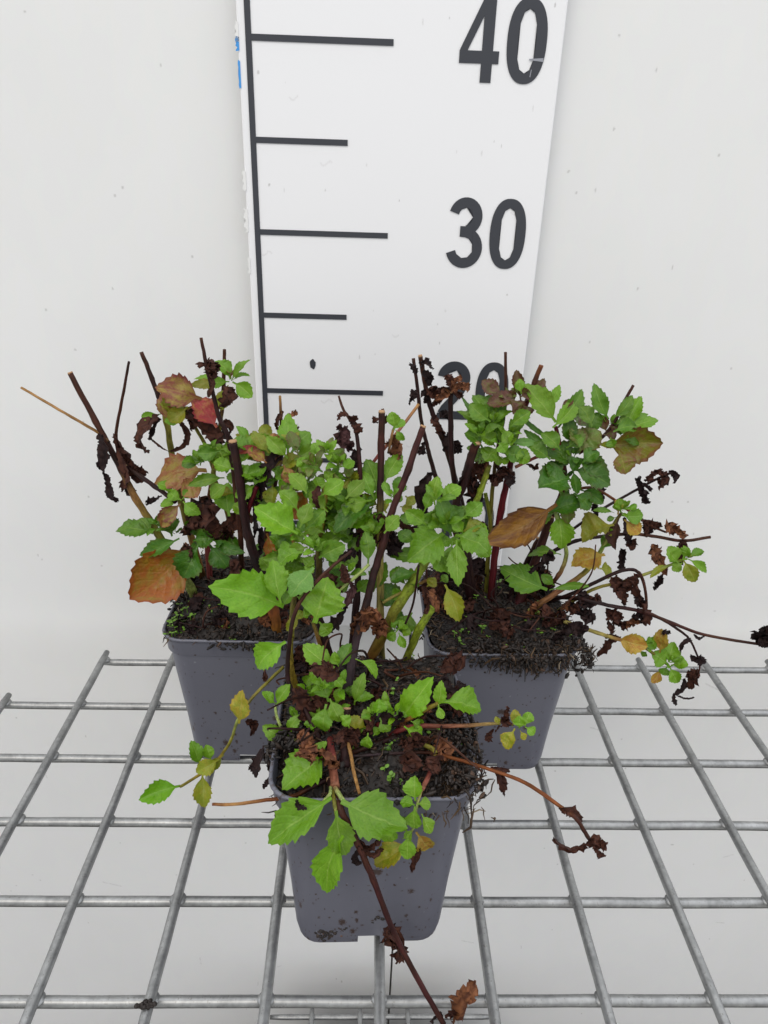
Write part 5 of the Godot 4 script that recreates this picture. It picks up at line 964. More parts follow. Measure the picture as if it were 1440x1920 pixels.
const RIGHT_LEAVES := [
	["ob",105.4,168.5,128,69.5,151.9,137,17.6,-0.04,0.55,0.83,-0.12,0.20],
	["bz",129,199.3,120,154.5,202.2,123,18.2,-0.14,0.18,0.97,-0.15,0.50],
	["g",72.6,202.6,118,60.4,219.6,108.4,17.7,0.34,0.64,0.70,0.08,0.29],
	["g",106.8,116.2,130,83.7,123.3,120.6,15.4,-0.10,0.66,0.74,0.08,0.09],
	["d",110.6,183.2,126,95.4,180.2,131,19.7,0.00,0.85,0.52,0.10,0.30],
	["y",139.3,155.7,126,124.2,147.5,127.9,18.1,-0.44,0.86,0.25,0.09,0.13],
	["L",100.7,211.6,120,85.5,228.1,114,13,0.19,0.49,0.85,0.08,0.25],
	["yo",136,139,129,118.8,134.4,133.5,15,-0.11,0.87,0.48,0.08,0.04],
	["d",111.5,188.1,126,128.7,182.8,131.1,14,0.01,0.72,0.69,0.10,0.04],
	["l",108.8,160.1,121,111.2,143.8,127.8,13.5,-0.15,0.36,0.92,0.13,0.33],
	["d",112,188.5,124,99.2,196,118.7,14.6,0.19,0.76,0.62,0.07,-0.01],
	["g",108,159.5,120,90.1,152.6,126.3,10.7,-0.17,0.86,0.48,0.12,-0.15],
	["d",113.2,193.5,123,128.7,186.5,127.1,11.9,0.04,0.56,0.83,0.04,0.20],
	["g",103.1,207.7,117,114.7,223.8,107.5,9.1,0.06,0.47,0.88,0.12,0.24],
	["r",114.6,195.2,121,124.5,205.4,118.2,13.8,-0.36,0.55,0.75,0.08,0.26],
	["d",102.3,162.9,127,118,168.4,126,11.7,-0.17,0.62,0.77,0.10,0.34],
	["yo",147.1,90.9,139.7,161.7,90,145.7,11.7,-0.32,0.42,0.85,0.06,0.07],
	["g",71.1,201.3,121,69.1,213.4,113.8,12.6,-0.45,0.40,0.80,0.02,0.16],
	["br",81.9,221,117,66.9,219.3,115.4,11.5,-0.15,0.87,0.46,0.03,0.11],
	["g",68.2,202.4,121,51.5,214.3,118,8.4,0.22,0.51,0.83,0.06,0.06],
	["l",99.4,208.6,120,111.6,220.4,111.7,8.8,-0.00,0.57,0.82,0.08,-0.14],
	["g",130.2,211.8,113.5,122.3,227.5,108.6,8.6,-0.07,0.27,0.96,0.10,0.19],
	["bz",135.4,197.6,122,138.5,188.3,128,13,-0.07,0.53,0.85,0.10,0.20],
	["l",138.6,206.7,116,147.2,220.8,107.2,7.9,-0.14,0.59,0.80,0.09,0.33],
	["l",138.3,207.4,118,153.9,212.4,116,8.8,-0.17,0.78,0.60,0.05,0.04],
	["br2",119.3,206.6,116,112.1,216.5,113,11.5,-0.02,0.28,0.96,0.13,0.08],
	["d",112,199.5,120,107.1,213.3,117,9.3,0.02,0.22,0.97,0.03,0.12],
	["g",112.7,136.8,126,96.6,134.7,124.1,8.3,-0.16,0.95,0.26,0.09,0.01],
	["d",113.8,174.5,126.3,123.1,167.5,127.8,11.6,0.37,0.64,0.68,0.06,0.01],
	["g",69.4,192,120,60.1,189.6,119.3,13,-0.25,0.88,0.41,0.02,0.11],
	["k",142.7,157.3,122,139.9,145.8,131.6,8.2,-0.62,0.59,0.52,0.08,0.27],
	["r",114.9,197.5,123,109.5,206.8,119,10.8,0.34,0.53,0.78,0.06,0.23],
	["g",63.2,198.5,125.1,54.5,205.2,124,11.1,0.43,0.66,0.61,0.09,0.18],
	["g",99,193.2,126,87.3,199.2,123.7,9.2,0.15,0.59,0.79,0.10,0.02],
	["l",178.2,76.7,145,169.6,82.1,143.4,11.8,0.14,0.48,0.87,0.06,0.01],
	["yo",171.9,84.7,144.8,171.3,97.4,142,9.1,-0.72,0.11,0.68,0.08,-0.03],
	["d",105.6,182,126.2,99.4,189.9,123.7,11.2,0.21,0.44,0.87,0.03,0.12],
	["g",117.7,211.8,126.3,111.7,220.6,123.4,10.4,0.33,0.50,0.80,0.03,-0.04],
	["g",65.5,213.8,127.5,55.9,220.8,124,9.2,-0.08,0.35,0.93,0.09,0.24],
	["l",178.4,134.1,128.5,171.8,142.6,127,10.2,0.27,0.37,0.89,0.03,-0.00],
	["g",103,198.8,127.2,94.3,206.2,124.2,9.4,0.10,0.47,0.88,0.11,0.04],
	["y",180.4,136.4,129,185.9,127.5,135.1,9,-0.51,0.25,0.82,0.10,-0.13],
	["g",121.2,201.8,116,124.8,213.5,111.7,8.5,-0.28,0.41,0.87,0.03,0.36],
	["g",72.8,197.1,127,83.5,196.8,128.6,9.7,-0.10,0.58,0.81,0.05,0.24],
	["br",73.6,223.8,112,63.7,228.8,108.4,8.8,-0.03,0.56,0.83,0.03,-0.03],
	["br",85.2,220.4,113,93.1,231,111.6,7.8,-0.16,0.24,0.96,0.05,0.09],
	["g",129.1,209.3,126.5,140.9,211.3,123.2,8.3,0.05,0.76,0.65,0.03,0.19],
	["l",179.5,76.7,143.1,182,86.3,138.7,9.5,-0.44,0.47,0.76,0.10,0.10],
	["l",70.7,199.8,128,64.9,193.9,129.8,12.2,-0.53,0.68,0.52,0.03,0.16],
	["l",141.6,162.4,127,152.8,162.1,125.9,8.9,0.10,0.45,0.89,0.08,-0.11],
	["d",118.1,174.8,122,129.6,169.6,126,7.6,-0.08,0.50,0.86,0.03,0.25],
	["g",130.5,212.9,116.7,139.6,223.6,113.5,6.9,-0.01,0.29,0.96,0.08,0.11],
	["g",107.3,117.4,132,128.9,118.6,129.9,4.5,0.06,0.44,0.90,0.08,0.01],
	["br",82.8,220.4,113,80.5,233.3,106.8,6.7,-0.07,0.42,0.91,0.08,0.33],
	["g",75,196.6,120.9,80.7,205,114.1,7.9,-0.30,0.72,0.63,0.05,-0.04],
	["d",115.4,191.4,126.5,123.2,197.1,125.5,9.8,-0.35,0.60,0.72,0.11,-0.14],
	["g",75.6,210.7,126,84.8,217.3,123.7,8.1,-0.05,0.39,0.92,0.09,0.19],
	["yo",144.4,158.9,125,152.4,153,127.9,9,-0.16,0.25,0.95,0.09,-0.04],
	["l",140.4,207.9,115,151.2,213.4,109.6,7,-0.27,0.89,0.37,0.04,0.02],
	["l",78,198.5,127.8,86.7,193.9,128.5,9.3,0.25,0.60,0.76,0.06,0.16],
	["g",134.2,139.7,125.5,141.5,145.9,121.9,8.8,-0.43,0.77,0.47,0.06,0.11],
	["br",75.7,222.8,118,81.5,216.1,120.5,9.7,0.28,0.54,0.79,0.05,-0.12],
	["g",66,208.1,119,56.2,204.6,122.1,7.9,-0.07,0.75,0.66,0.02,-0.03],
	["br",78.7,218,115,74,223.7,111.5,10.5,-0.26,0.34,0.91,0.03,-0.09],
	["y",137.1,126.2,122.4,144.1,123.9,122,11.4,0.30,0.86,0.41,0.07,-0.14],
	["r",114.4,166.9,123,112.7,158.7,128.6,8.2,-0.44,0.57,0.70,0.10,-0.03],
	["d",99.2,196.8,123,86.8,205.1,117.3,5.2,-0.05,0.51,0.86,0.09,0.19],
	["d",109,185,122.2,100.9,185.5,120.2,9,-0.09,0.83,0.55,0.10,0.14],
	["l",94.9,217.9,115,101.5,227.9,111.9,6,0.02,0.28,0.96,0.09,0.05],
	["d",117.2,193.4,124,111.7,188.3,126.4,8.8,-0.50,0.75,0.44,0.13,0.25],
	["l",179.4,75.1,145,183.4,68.5,149.5,7.7,-0.20,0.46,0.87,0.11,0.23],
	["d",112.2,187.3,124,115,176.3,128.1,5.7,-0.15,0.31,0.94,0.08,0.23],
	["d",102.5,200.1,119,82.9,213.4,113.7,2.8,-0.05,0.31,0.95,0.02,-0.01],
	["l",69.4,199.6,126,63,204.2,124.7,8.6,0.28,0.60,0.75,0.08,0.31],
	["g",108.1,197.9,120.7,115.1,203.9,120.4,7.3,-0.23,0.32,0.92,0.12,-0.12],
	["l",184.7,135.3,125.7,194.4,128.6,128,5.6,0.17,0.53,0.83,0.13,0.17],
	["l",180.7,75.1,144,188.5,77.4,145.7,8.1,-0.34,0.80,0.50,0.12,0.34],
	["yo",142,159.8,121,141.4,165.8,116.7,8.9,0.16,0.58,0.79,0.12,0.11],
	["c",76.1,200.5,121.6,90,200.6,121.9,4.7,-0.02,0.63,0.78,0.12,0.01],
	["l",143.4,161.3,122,141.3,168.2,120.3,8.1,-0.07,0.22,0.97,0.05,0.23],
	["y",175.9,130.4,124.7,165.2,125.7,128.9,4.7,-0.25,0.90,0.36,0.09,0.10],
	["g",161.7,88.4,144,168.6,90.3,142.4,7.9,-0.01,0.67,0.74,0.08,-0.06],
	["l",69,208.9,120,77.4,215.7,118.3,5.2,-0.51,0.74,0.45,0.15,0.22],
	["br",130.2,204.7,115,127.1,212,110.7,6.3,-0.20,0.43,0.88,0.03,-0.05],
	["l",70.6,202.3,130,76.5,207.3,127.6,6.9,-0.17,0.58,0.80,0.03,0.24],
	["g",111.9,116.6,126,104.7,122.1,124.8,6.1,0.10,0.32,0.94,0.07,-0.09],
	["l",184.7,135.9,125.6,193,139.1,123.6,6,-0.27,0.91,0.32,0.05,0.12],
	["br",82.6,221.1,119,84.6,214.9,120.7,8.1,0.28,0.34,0.90,0.04,0.37],
	["d",106.3,186,121.2,110,191.7,120,7.8,-0.62,0.54,0.57,0.08,0.18],
	["g",61.7,204.9,125.9,70.1,210.8,126.8,5.2,-0.51,0.66,0.54,-0.01,0.39],
	["br",126.9,204.8,118,132.6,202.4,119.2,8.4,0.23,0.82,0.53,0.05,0.37],
	["g",63.2,193.2,119,57,195.6,117.6,7.5,0.19,0.83,0.52,0.03,0.04],
	["d",113,191,118.3,106.8,196.6,113.7,5.3,0.10,0.70,0.70,0.08,0.09],
	["d",63.6,207.4,119,52.7,220.7,110.9,2.7,0.08,0.56,0.82,0.12,0.27],
	["yo",176.8,70.1,140.7,172.6,63.3,143.9,5.8,-0.17,0.51,0.84,0.02,0.21],
	["d",111.8,175.9,115.4,104.3,179.1,121.2,4.9,0.53,0.82,0.22,0.03,0.13],
	["g",139.7,161.1,121.8,128.3,162.9,123.4,4.2,0.20,0.92,0.35,0.10,-0.12],
	["l",77.1,203.4,122,75.8,203.2,131.4,4.8,0.08,1.00,0.03,0.14,0.29],
	["l",182.5,75.7,140.8,186.2,81.1,140.3,6.9,-0.75,0.54,0.38,0.09,0.19],
	["y",123.6,199.4,119,133.6,198.5,120,4.4,0.01,0.78,0.62,0.04,0.27],
	["l",181.6,137.3,128,182.6,142.7,126.8,7.7,-0.82,0.27,0.51,0.13,-0.10],
	["l",181.1,134.1,127.8,175.8,130.5,129.5,6.6,-0.13,0.58,0.81,0.05,-0.09],
	["g",77.6,204.2,121.5,83.9,211.2,119.4,4.5,-0.36,0.55,0.75,-0.01,0.04],
	["g",68,209.2,120,59.6,213.6,116.7,4.3,0.23,0.82,0.53,-0.02,0.37],
	["g",137.2,202.7,119,145.9,200.7,119.4,4.6,0.07,0.48,0.88,0.08,-0.09],
	["d",113.6,164.8,117.9,113.4,171.9,112.1,4.4,-0.14,0.62,0.77,0.05,0.02],
	["d",113.5,192.1,118.9,117.1,200,117.2,4.5,-0.45,0.38,0.81,0.12,0.13],
	["l",137.7,205.2,111.5,138.9,205.2,120.9,4.2,-0.15,0.99,0.02,0.16,-0.01],
	["g",137.6,203.1,116.7,136.2,208,113.9,6.7,0.18,0.53,0.83,0.03,0.32],
	["br",103.3,216.1,116,109.3,221.2,113.6,4.7,-0.44,0.75,0.50,0.03,-0.02],
	["br",132.4,204.6,117,135.5,209.3,113.5,5.7,-0.30,0.68,0.67,0.11,0.14],
	["l",179.8,72.3,141.5,177.9,68.1,143,7.7,-0.09,0.38,0.92,0.02,0.21],
	["br",81.2,223.7,117.5,85.6,226.4,117,7.1,-0.04,0.25,0.97,0.12,0.26],
	["l",81.7,225.8,118,80.5,232.1,116,5.5,-0.31,0.24,0.92,0.06,0.17],
	["L",70.3,203.8,131,73.2,200.2,133.4,7,-0.20,0.41,0.89,0.03,-0.05],
	["g",120.6,186.1,120.8,117.2,188.9,128.4,4.1,0.23,0.94,-0.24,0.13,0.29],
	["l",60.7,205.3,125.9,53.9,210.5,123.9,4,0.28,0.65,0.70,0.03,0.09],
	["d",113.3,191.2,119.5,112.4,192.8,127.6,4.1,-0.05,0.98,-0.19,0.09,0.03],
	["g",133.7,210.2,117,139.2,213,117.3,5.5,-0.40,0.71,0.58,0.06,0.28],
	["r",82.4,222.8,113.6,88.7,226.9,110.9,4.1,-0.28,0.79,0.55,0.01,0.20],
	["l",72.1,199.5,124.5,74.4,198.9,132.9,3.8,-0.09,0.99,0.09,-0.01,0.40],
	["d",121.2,186.8,120.2,126.7,191.7,118.2,4.2,-0.46,0.72,0.52,-0.01,-0.00],
	["l",137.8,206.2,111.1,140.8,213.1,108.5,3.9,-0.30,0.44,0.85,0.15,0.33],
	["l",68.5,209.7,120.7,69.6,214,126.7,4,-0.42,0.77,-0.48,-0.02,0.04],
	["g",129.9,204.8,122,131.1,201.1,124.7,6.3,-0.61,0.32,0.72,0.06,-0.02],
	["d",113.1,164.9,118.9,107.2,166.2,124.8,3.5,0.35,0.93,0.14,0.06,0.14],
	["d",112.1,177.1,115.2,109.5,183.8,112.7,3.9,0.33,0.43,0.84,-0.00,0.06],
	["l",76.8,204.5,121.9,70.8,209.1,123.8,3.8,0.62,0.59,0.52,0.05,0.05],
	["l",179.8,77,143.8,186.1,80.6,143.4,4,-0.39,0.74,0.55,0.09,0.17],
	["g",68.4,210.2,120,69.2,216.7,116,3.8,-0.26,0.52,0.81,0.03,0.11],
	["l",77.5,204.8,122.5,81,208.1,128.3,3.7,-0.60,0.79,-0.09,0.05,0.09],
	["g",77.2,205.5,122.1,77.1,212.5,121.1,3.9,0.01,0.15,0.99,0.12,0.35],
	["l",61.1,205.5,126.8,62,208,134.1,3.6,-0.27,0.92,-0.27,0.12,0.23],
	["l",183.9,134,124.2,179.7,136.7,129.7,3.6,0.51,0.86,-0.02,0.13,0.09],
	["l",71.2,196.9,128,71.5,191.7,129.7,4.7,-0.10,0.30,0.95,0.09,-0.05],
	["g",132,207.1,110.9,138.2,209.6,109.9,3.8,-0.18,0.71,0.68,0.00,0.17],
	["l",184.2,133.8,123.4,184.5,138.9,118.1,3.4,0.00,0.72,0.70,0.15,0.24],
	["l",72.8,195.2,128,75.7,192.2,129.2,5.8,0.40,0.64,0.65,0.05,-0.06],
	["g",113.8,165.7,118.9,117.7,170.7,121.1,3.6,-0.79,0.44,0.42,0.09,0.11],
	["l",71.6,200.4,124.6,66.9,203.8,128.6,3.5,0.70,0.66,0.26,0.12,0.01],
	["l",142.5,165.9,126.8,149,167.6,125.5,3.5,0.08,0.40,0.91,0.06,0.34],
	["g",112.7,176.3,115.4,118.6,179,117.9,3.4,-0.50,0.79,0.34,0.03,0.14],
	["l",166.2,86.5,141.3,164.1,88.2,147.9,3.3,0.06,0.97,-0.22,0.00,0.31],
	["br",75.9,220.2,111.9,79.5,224.8,107.9,3.2,-0.13,0.71,0.69,0.10,0.06],
	["l",143.2,162.4,123.4,142.6,162.9,130.1,3.3,0.02,1.00,-0.06,0.02,0.07],
	["g",60.6,206.4,126.8,56.2,210.4,130,3.2,0.74,0.63,0.23,0.12,0.35],
	["l",137.2,206.5,111.7,132.4,210,114.9,3.2,0.69,0.66,0.31,0.08,0.05],
	["g",118,195.3,109.4,115.7,196.4,115.1,3.4,0.36,0.93,-0.03,0.09,0.09],
	["l",131.4,207.7,111.3,127.2,213.1,112.1,3.1,0.65,0.41,0.65,0.05,0.29],
	["g",67.9,210.5,120.5,63.6,214.7,122.7,3.3,0.72,0.69,0.10,0.06,0.17],
	["l",136.9,150.3,124.7,132.4,154.1,122.4,3.3,0.17,0.65,0.74,0.00,-0.04],
	["g",113,166.2,118.8,108.7,171.6,118.2,3,0.39,0.40,0.83,0.04,0.11],
	["g",61.1,206.3,126.2,62.5,212.6,124.6,3,-0.32,0.30,0.90,0.11,0.04],
	["g",132,207.9,111.9,135,209.6,117.6,3,-0.31,0.94,-0.13,0.09,0.34],
	["l",72.2,200.2,124,74.9,205.3,121.4,3.1,-0.15,0.50,0.85,0.04,0.10],
	["d",120.4,187.2,120.3,116,191.2,119.3,3.2,0.50,0.69,0.53,0.08,0.24],
	["g",112.3,177.3,116,112.2,180.7,121.5,2.8,0.18,0.84,-0.51,0.04,-0.04],
	["g",179.1,76.5,144.1,176.5,78,149.1,3,0.42,0.91,-0.06,0.04,-0.02],
	["g",112.7,192.4,119.4,108.2,196.2,121.3,2.8,0.68,0.59,0.43,0.05,0.04],
	["l",166.1,86.3,140.6,162.9,89.7,136.7,2.8,-0.00,0.74,0.67,0.04,0.05],
	["l",68.4,211.1,120.5,70,216.4,122.1,2.9,-0.95,0.22,0.23,0.02,0.39],
	["d",120.9,187.7,120.8,122.3,192.1,124.5,2.8,-0.58,0.63,-0.51,0.07,0.11],
	["l",143.4,163,123,147,167.7,121.1,2.7,-0.35,0.57,0.74,-0.01,0.15],
	["l",142.9,163.3,123.3,138.5,166.8,124.8,2.8,0.64,0.62,0.45,-0.01,0.09],
	["g",120.8,188.3,120.3,121.1,193.7,118,2.8,-0.14,0.39,0.91,0.02,0.19],
	["r",82.2,223.5,114.3,84.8,226.7,118.8,2.6,-0.51,0.81,-0.29,0.02,0.04],
	["g",71.9,201.3,124.7,70.9,207,124.3,2.8,0.30,0.11,0.95,-0.01,0.06],
	["r",82.1,224,113.8,82.6,228.8,111.5,3,-0.07,0.43,0.90,0.01,0.05],
	["r",81.7,223.2,113.8,77.3,226.5,113.5,2.9,0.50,0.71,0.50,0.11,0.05],
	["l",72.4,200.7,124.8,76.4,203.5,128.1,2.7,-0.68,0.70,0.24,0.11,0.24],
	["g",166.4,87.1,141,169,92.2,140.2,2.8,-0.57,0.40,0.72,-0.01,0.02],
	["g",140.9,159.1,122.9,136.5,157.2,122.7,3.4,-0.31,0.68,0.66,0.04,0.09],
	["r",76,220.8,112.6,79.5,223.4,115.4,2.9,-0.65,0.75,0.13,0.06,0.04],
	["l",77,205.7,122.8,75.3,209,126.7,2.7,0.72,0.65,-0.24,0.12,0.35],
	["g",165.8,82.9,141.6,163.6,80.7,142.7,4.5,-0.50,0.71,0.49,0.13,0.22],
	["l",179.6,77.7,144.3,181.2,80.6,148.5,2.7,-0.33,0.83,-0.46,0.02,0.15],
	["d",113.3,193,119.9,114.6,196.6,123.2,2.8,-0.85,0.48,-0.19,0.10,0.05],
	["r",75.4,220.5,112.4,71.5,222.9,114.4,2.8,0.62,0.73,0.30,0.05,0.26],
	["l",179.2,77.4,143.9,176.2,81.8,143.2,2.5,0.57,0.48,0.67,0.04,0.33],
	["r",75.7,221.3,112.4,74.8,226.3,110.9,2.5,0.21,0.31,0.93,0.11,0.06],
	["y",184.5,134.5,124,188.2,137.6,124.9,2.7,-0.64,0.61,0.46,0.09,0.38],
	["g",137.7,207,112.1,139.9,210.7,115.4,2.4,-0.87,0.49,0.03,0.02,0.39],
	["l",132.1,208.6,111.7,133.7,213.5,111.5,2.5,-0.16,0.10,0.98,0.15,0.09],
	["d",112.6,177.9,115.7,115.1,182.5,115.7,2.4,-0.51,0.27,0.81,0.10,0.10],
	["l",143.4,163.6,123.6,145.6,166.5,127.1,2.4,-0.72,0.68,-0.13,0.04,0.10],
	["br",81.9,224.3,114.3,80.2,227.9,116.6,2.6,0.86,0.50,-0.14,0.11,0.02],
	["g",118.1,196.4,109.3,115.5,200.5,109.5,2.4,0.65,0.38,0.66,0.10,0.11],
	["g",118.6,195.9,109.1,122.5,198.5,108.8,2.4,-0.41,0.67,0.62,0.08,-0.03],
	["l",165.8,87.4,141.2,162.2,90.3,141.8,2.4,0.59,0.60,0.54,0.02,0.04],
	["y",137.2,150.9,125.1,139,155.4,124.2,2.3,-0.40,0.31,0.86,0.01,0.32],
	["y",184.3,135.2,124.5,184.7,138.5,128.2,2.3,-0.18,0.74,-0.64,0.14,0.02],
	["g",113.1,166.5,119.6,112.6,169.2,123.4,2.3,-0.09,0.81,-0.59,0.15,0.06],
	["y",137.1,150.4,125.3,137.1,150.9,129.5,2.2,-0.12,0.99,-0.11,0.02,-0.03],
	["g",60.7,207.4,126.9,59.5,211.4,127.2,2.2,0.29,0.02,0.96,0.12,0.27],
	["l",72,201.4,125.3,71.7,203.7,128.8,2.2,0.34,0.80,-0.50,-0.00,0.15],
	["g",61.1,206.9,127,62.5,210.5,129.5,2,-0.94,0.33,0.07,0.00,0.28],
	["g",166.1,87.7,141.6,166.7,91,144.4,2,-0.77,0.49,-0.41,0.13,0.24],
	["l",72.3,201.8,125.2,73.9,205.5,126.4,2.1,-0.67,0.05,0.74,0.09,0.03],
	["d",112.9,193.6,119.7,112.1,197.5,119.8,2,0.12,-0.01,0.99,0.08,0.17],
	["l",184,134.9,124,182,138.6,123.5,1.9,0.49,0.37,0.79,0.00,0.00],
	["y",136.8,151.1,125.4,133.9,153.4,127.2,1.9,0.71,0.60,0.37,0.06,0.04],
	["d",113.1,167.2,119.4,113.2,170.9,119.9,2,-0.38,-0.11,0.92,0.02,0.05],
	["l",137.3,207.7,112,136.5,211.5,112.5,1.9,0.25,-0.06,0.97,0.15,0.13],
	["l",77.4,206.2,122.8,78.9,209.7,124.4,1.8,-0.85,0.12,0.51,0.06,0.22],
	["d",112.3,178.4,116,111.2,182,117.3,1.7,0.85,0.07,0.52,0.10,0.17],
	["d",120.5,188.7,120.7,119.1,192.2,121.9,1.7,0.93,0.34,0.12,-0.01,0.19],
	["g",165.9,88.2,141.4,165.3,91.6,141.2,1.9,-0.00,0.05,1.00,0.15,0.13],
	["l",179.7,78.2,144,180.7,81.5,143.3,1.8,-0.23,0.27,0.94,0.12,0.29],
	["l",67.9,211.5,120.3,66.6,214.8,119.6,1.7,0.29,0.30,0.91,0.05,0.00],
	["l",137.1,151.3,125.6,138.2,153.6,127.8,1.8,-0.87,0.48,-0.07,0.13,0.31],
	["l",118.4,196.6,109.7,119.6,198.8,112.4,1.6,-0.47,0.78,-0.42,0.11,0.33],
	["g",132,209,112.3,131.6,211.6,114.6,1.6,0.95,0.27,-0.16,0.12,0.35],
	["br",75.7,221.5,112.9,75.2,223.6,115.2,1.7,0.48,0.70,-0.53,0.10,0.17],
	["l",184.3,135.7,124.3,185.1,138.9,124.3,1.6,-0.37,0.07,0.93,0.13,0.26],
	["y",143.1,164,123.4,142.9,167.1,123,1.5,0.06,0.14,0.99,0.10,-0.03],
	["r",75.9,222,112.8,77.1,224.8,113.3,1.4,-0.67,0.13,0.73,0.03,0.11],
	["g",179.5,78.5,144.4,178.8,81.2,145.7,1.4,0.97,0.17,0.15,0.01,-0.04],
	["l",118.5,197.2,109.6,119.1,200,109.6,1.5,-0.21,0.04,0.98,0.07,0.39],
	["r",82.2,224.7,114.3,83.3,227.3,114.9,1.3,-0.84,0.23,0.49,0.00,0.05],
	["l",143.1,164.2,123.8,142.4,166.3,125.5,1.2,0.79,0.53,-0.32,0.06,0.06],
	["y",136.9,151.7,125.6,136.4,153.9,125.8,1,0.20,-0.08,0.98,0.02,0.20],
]
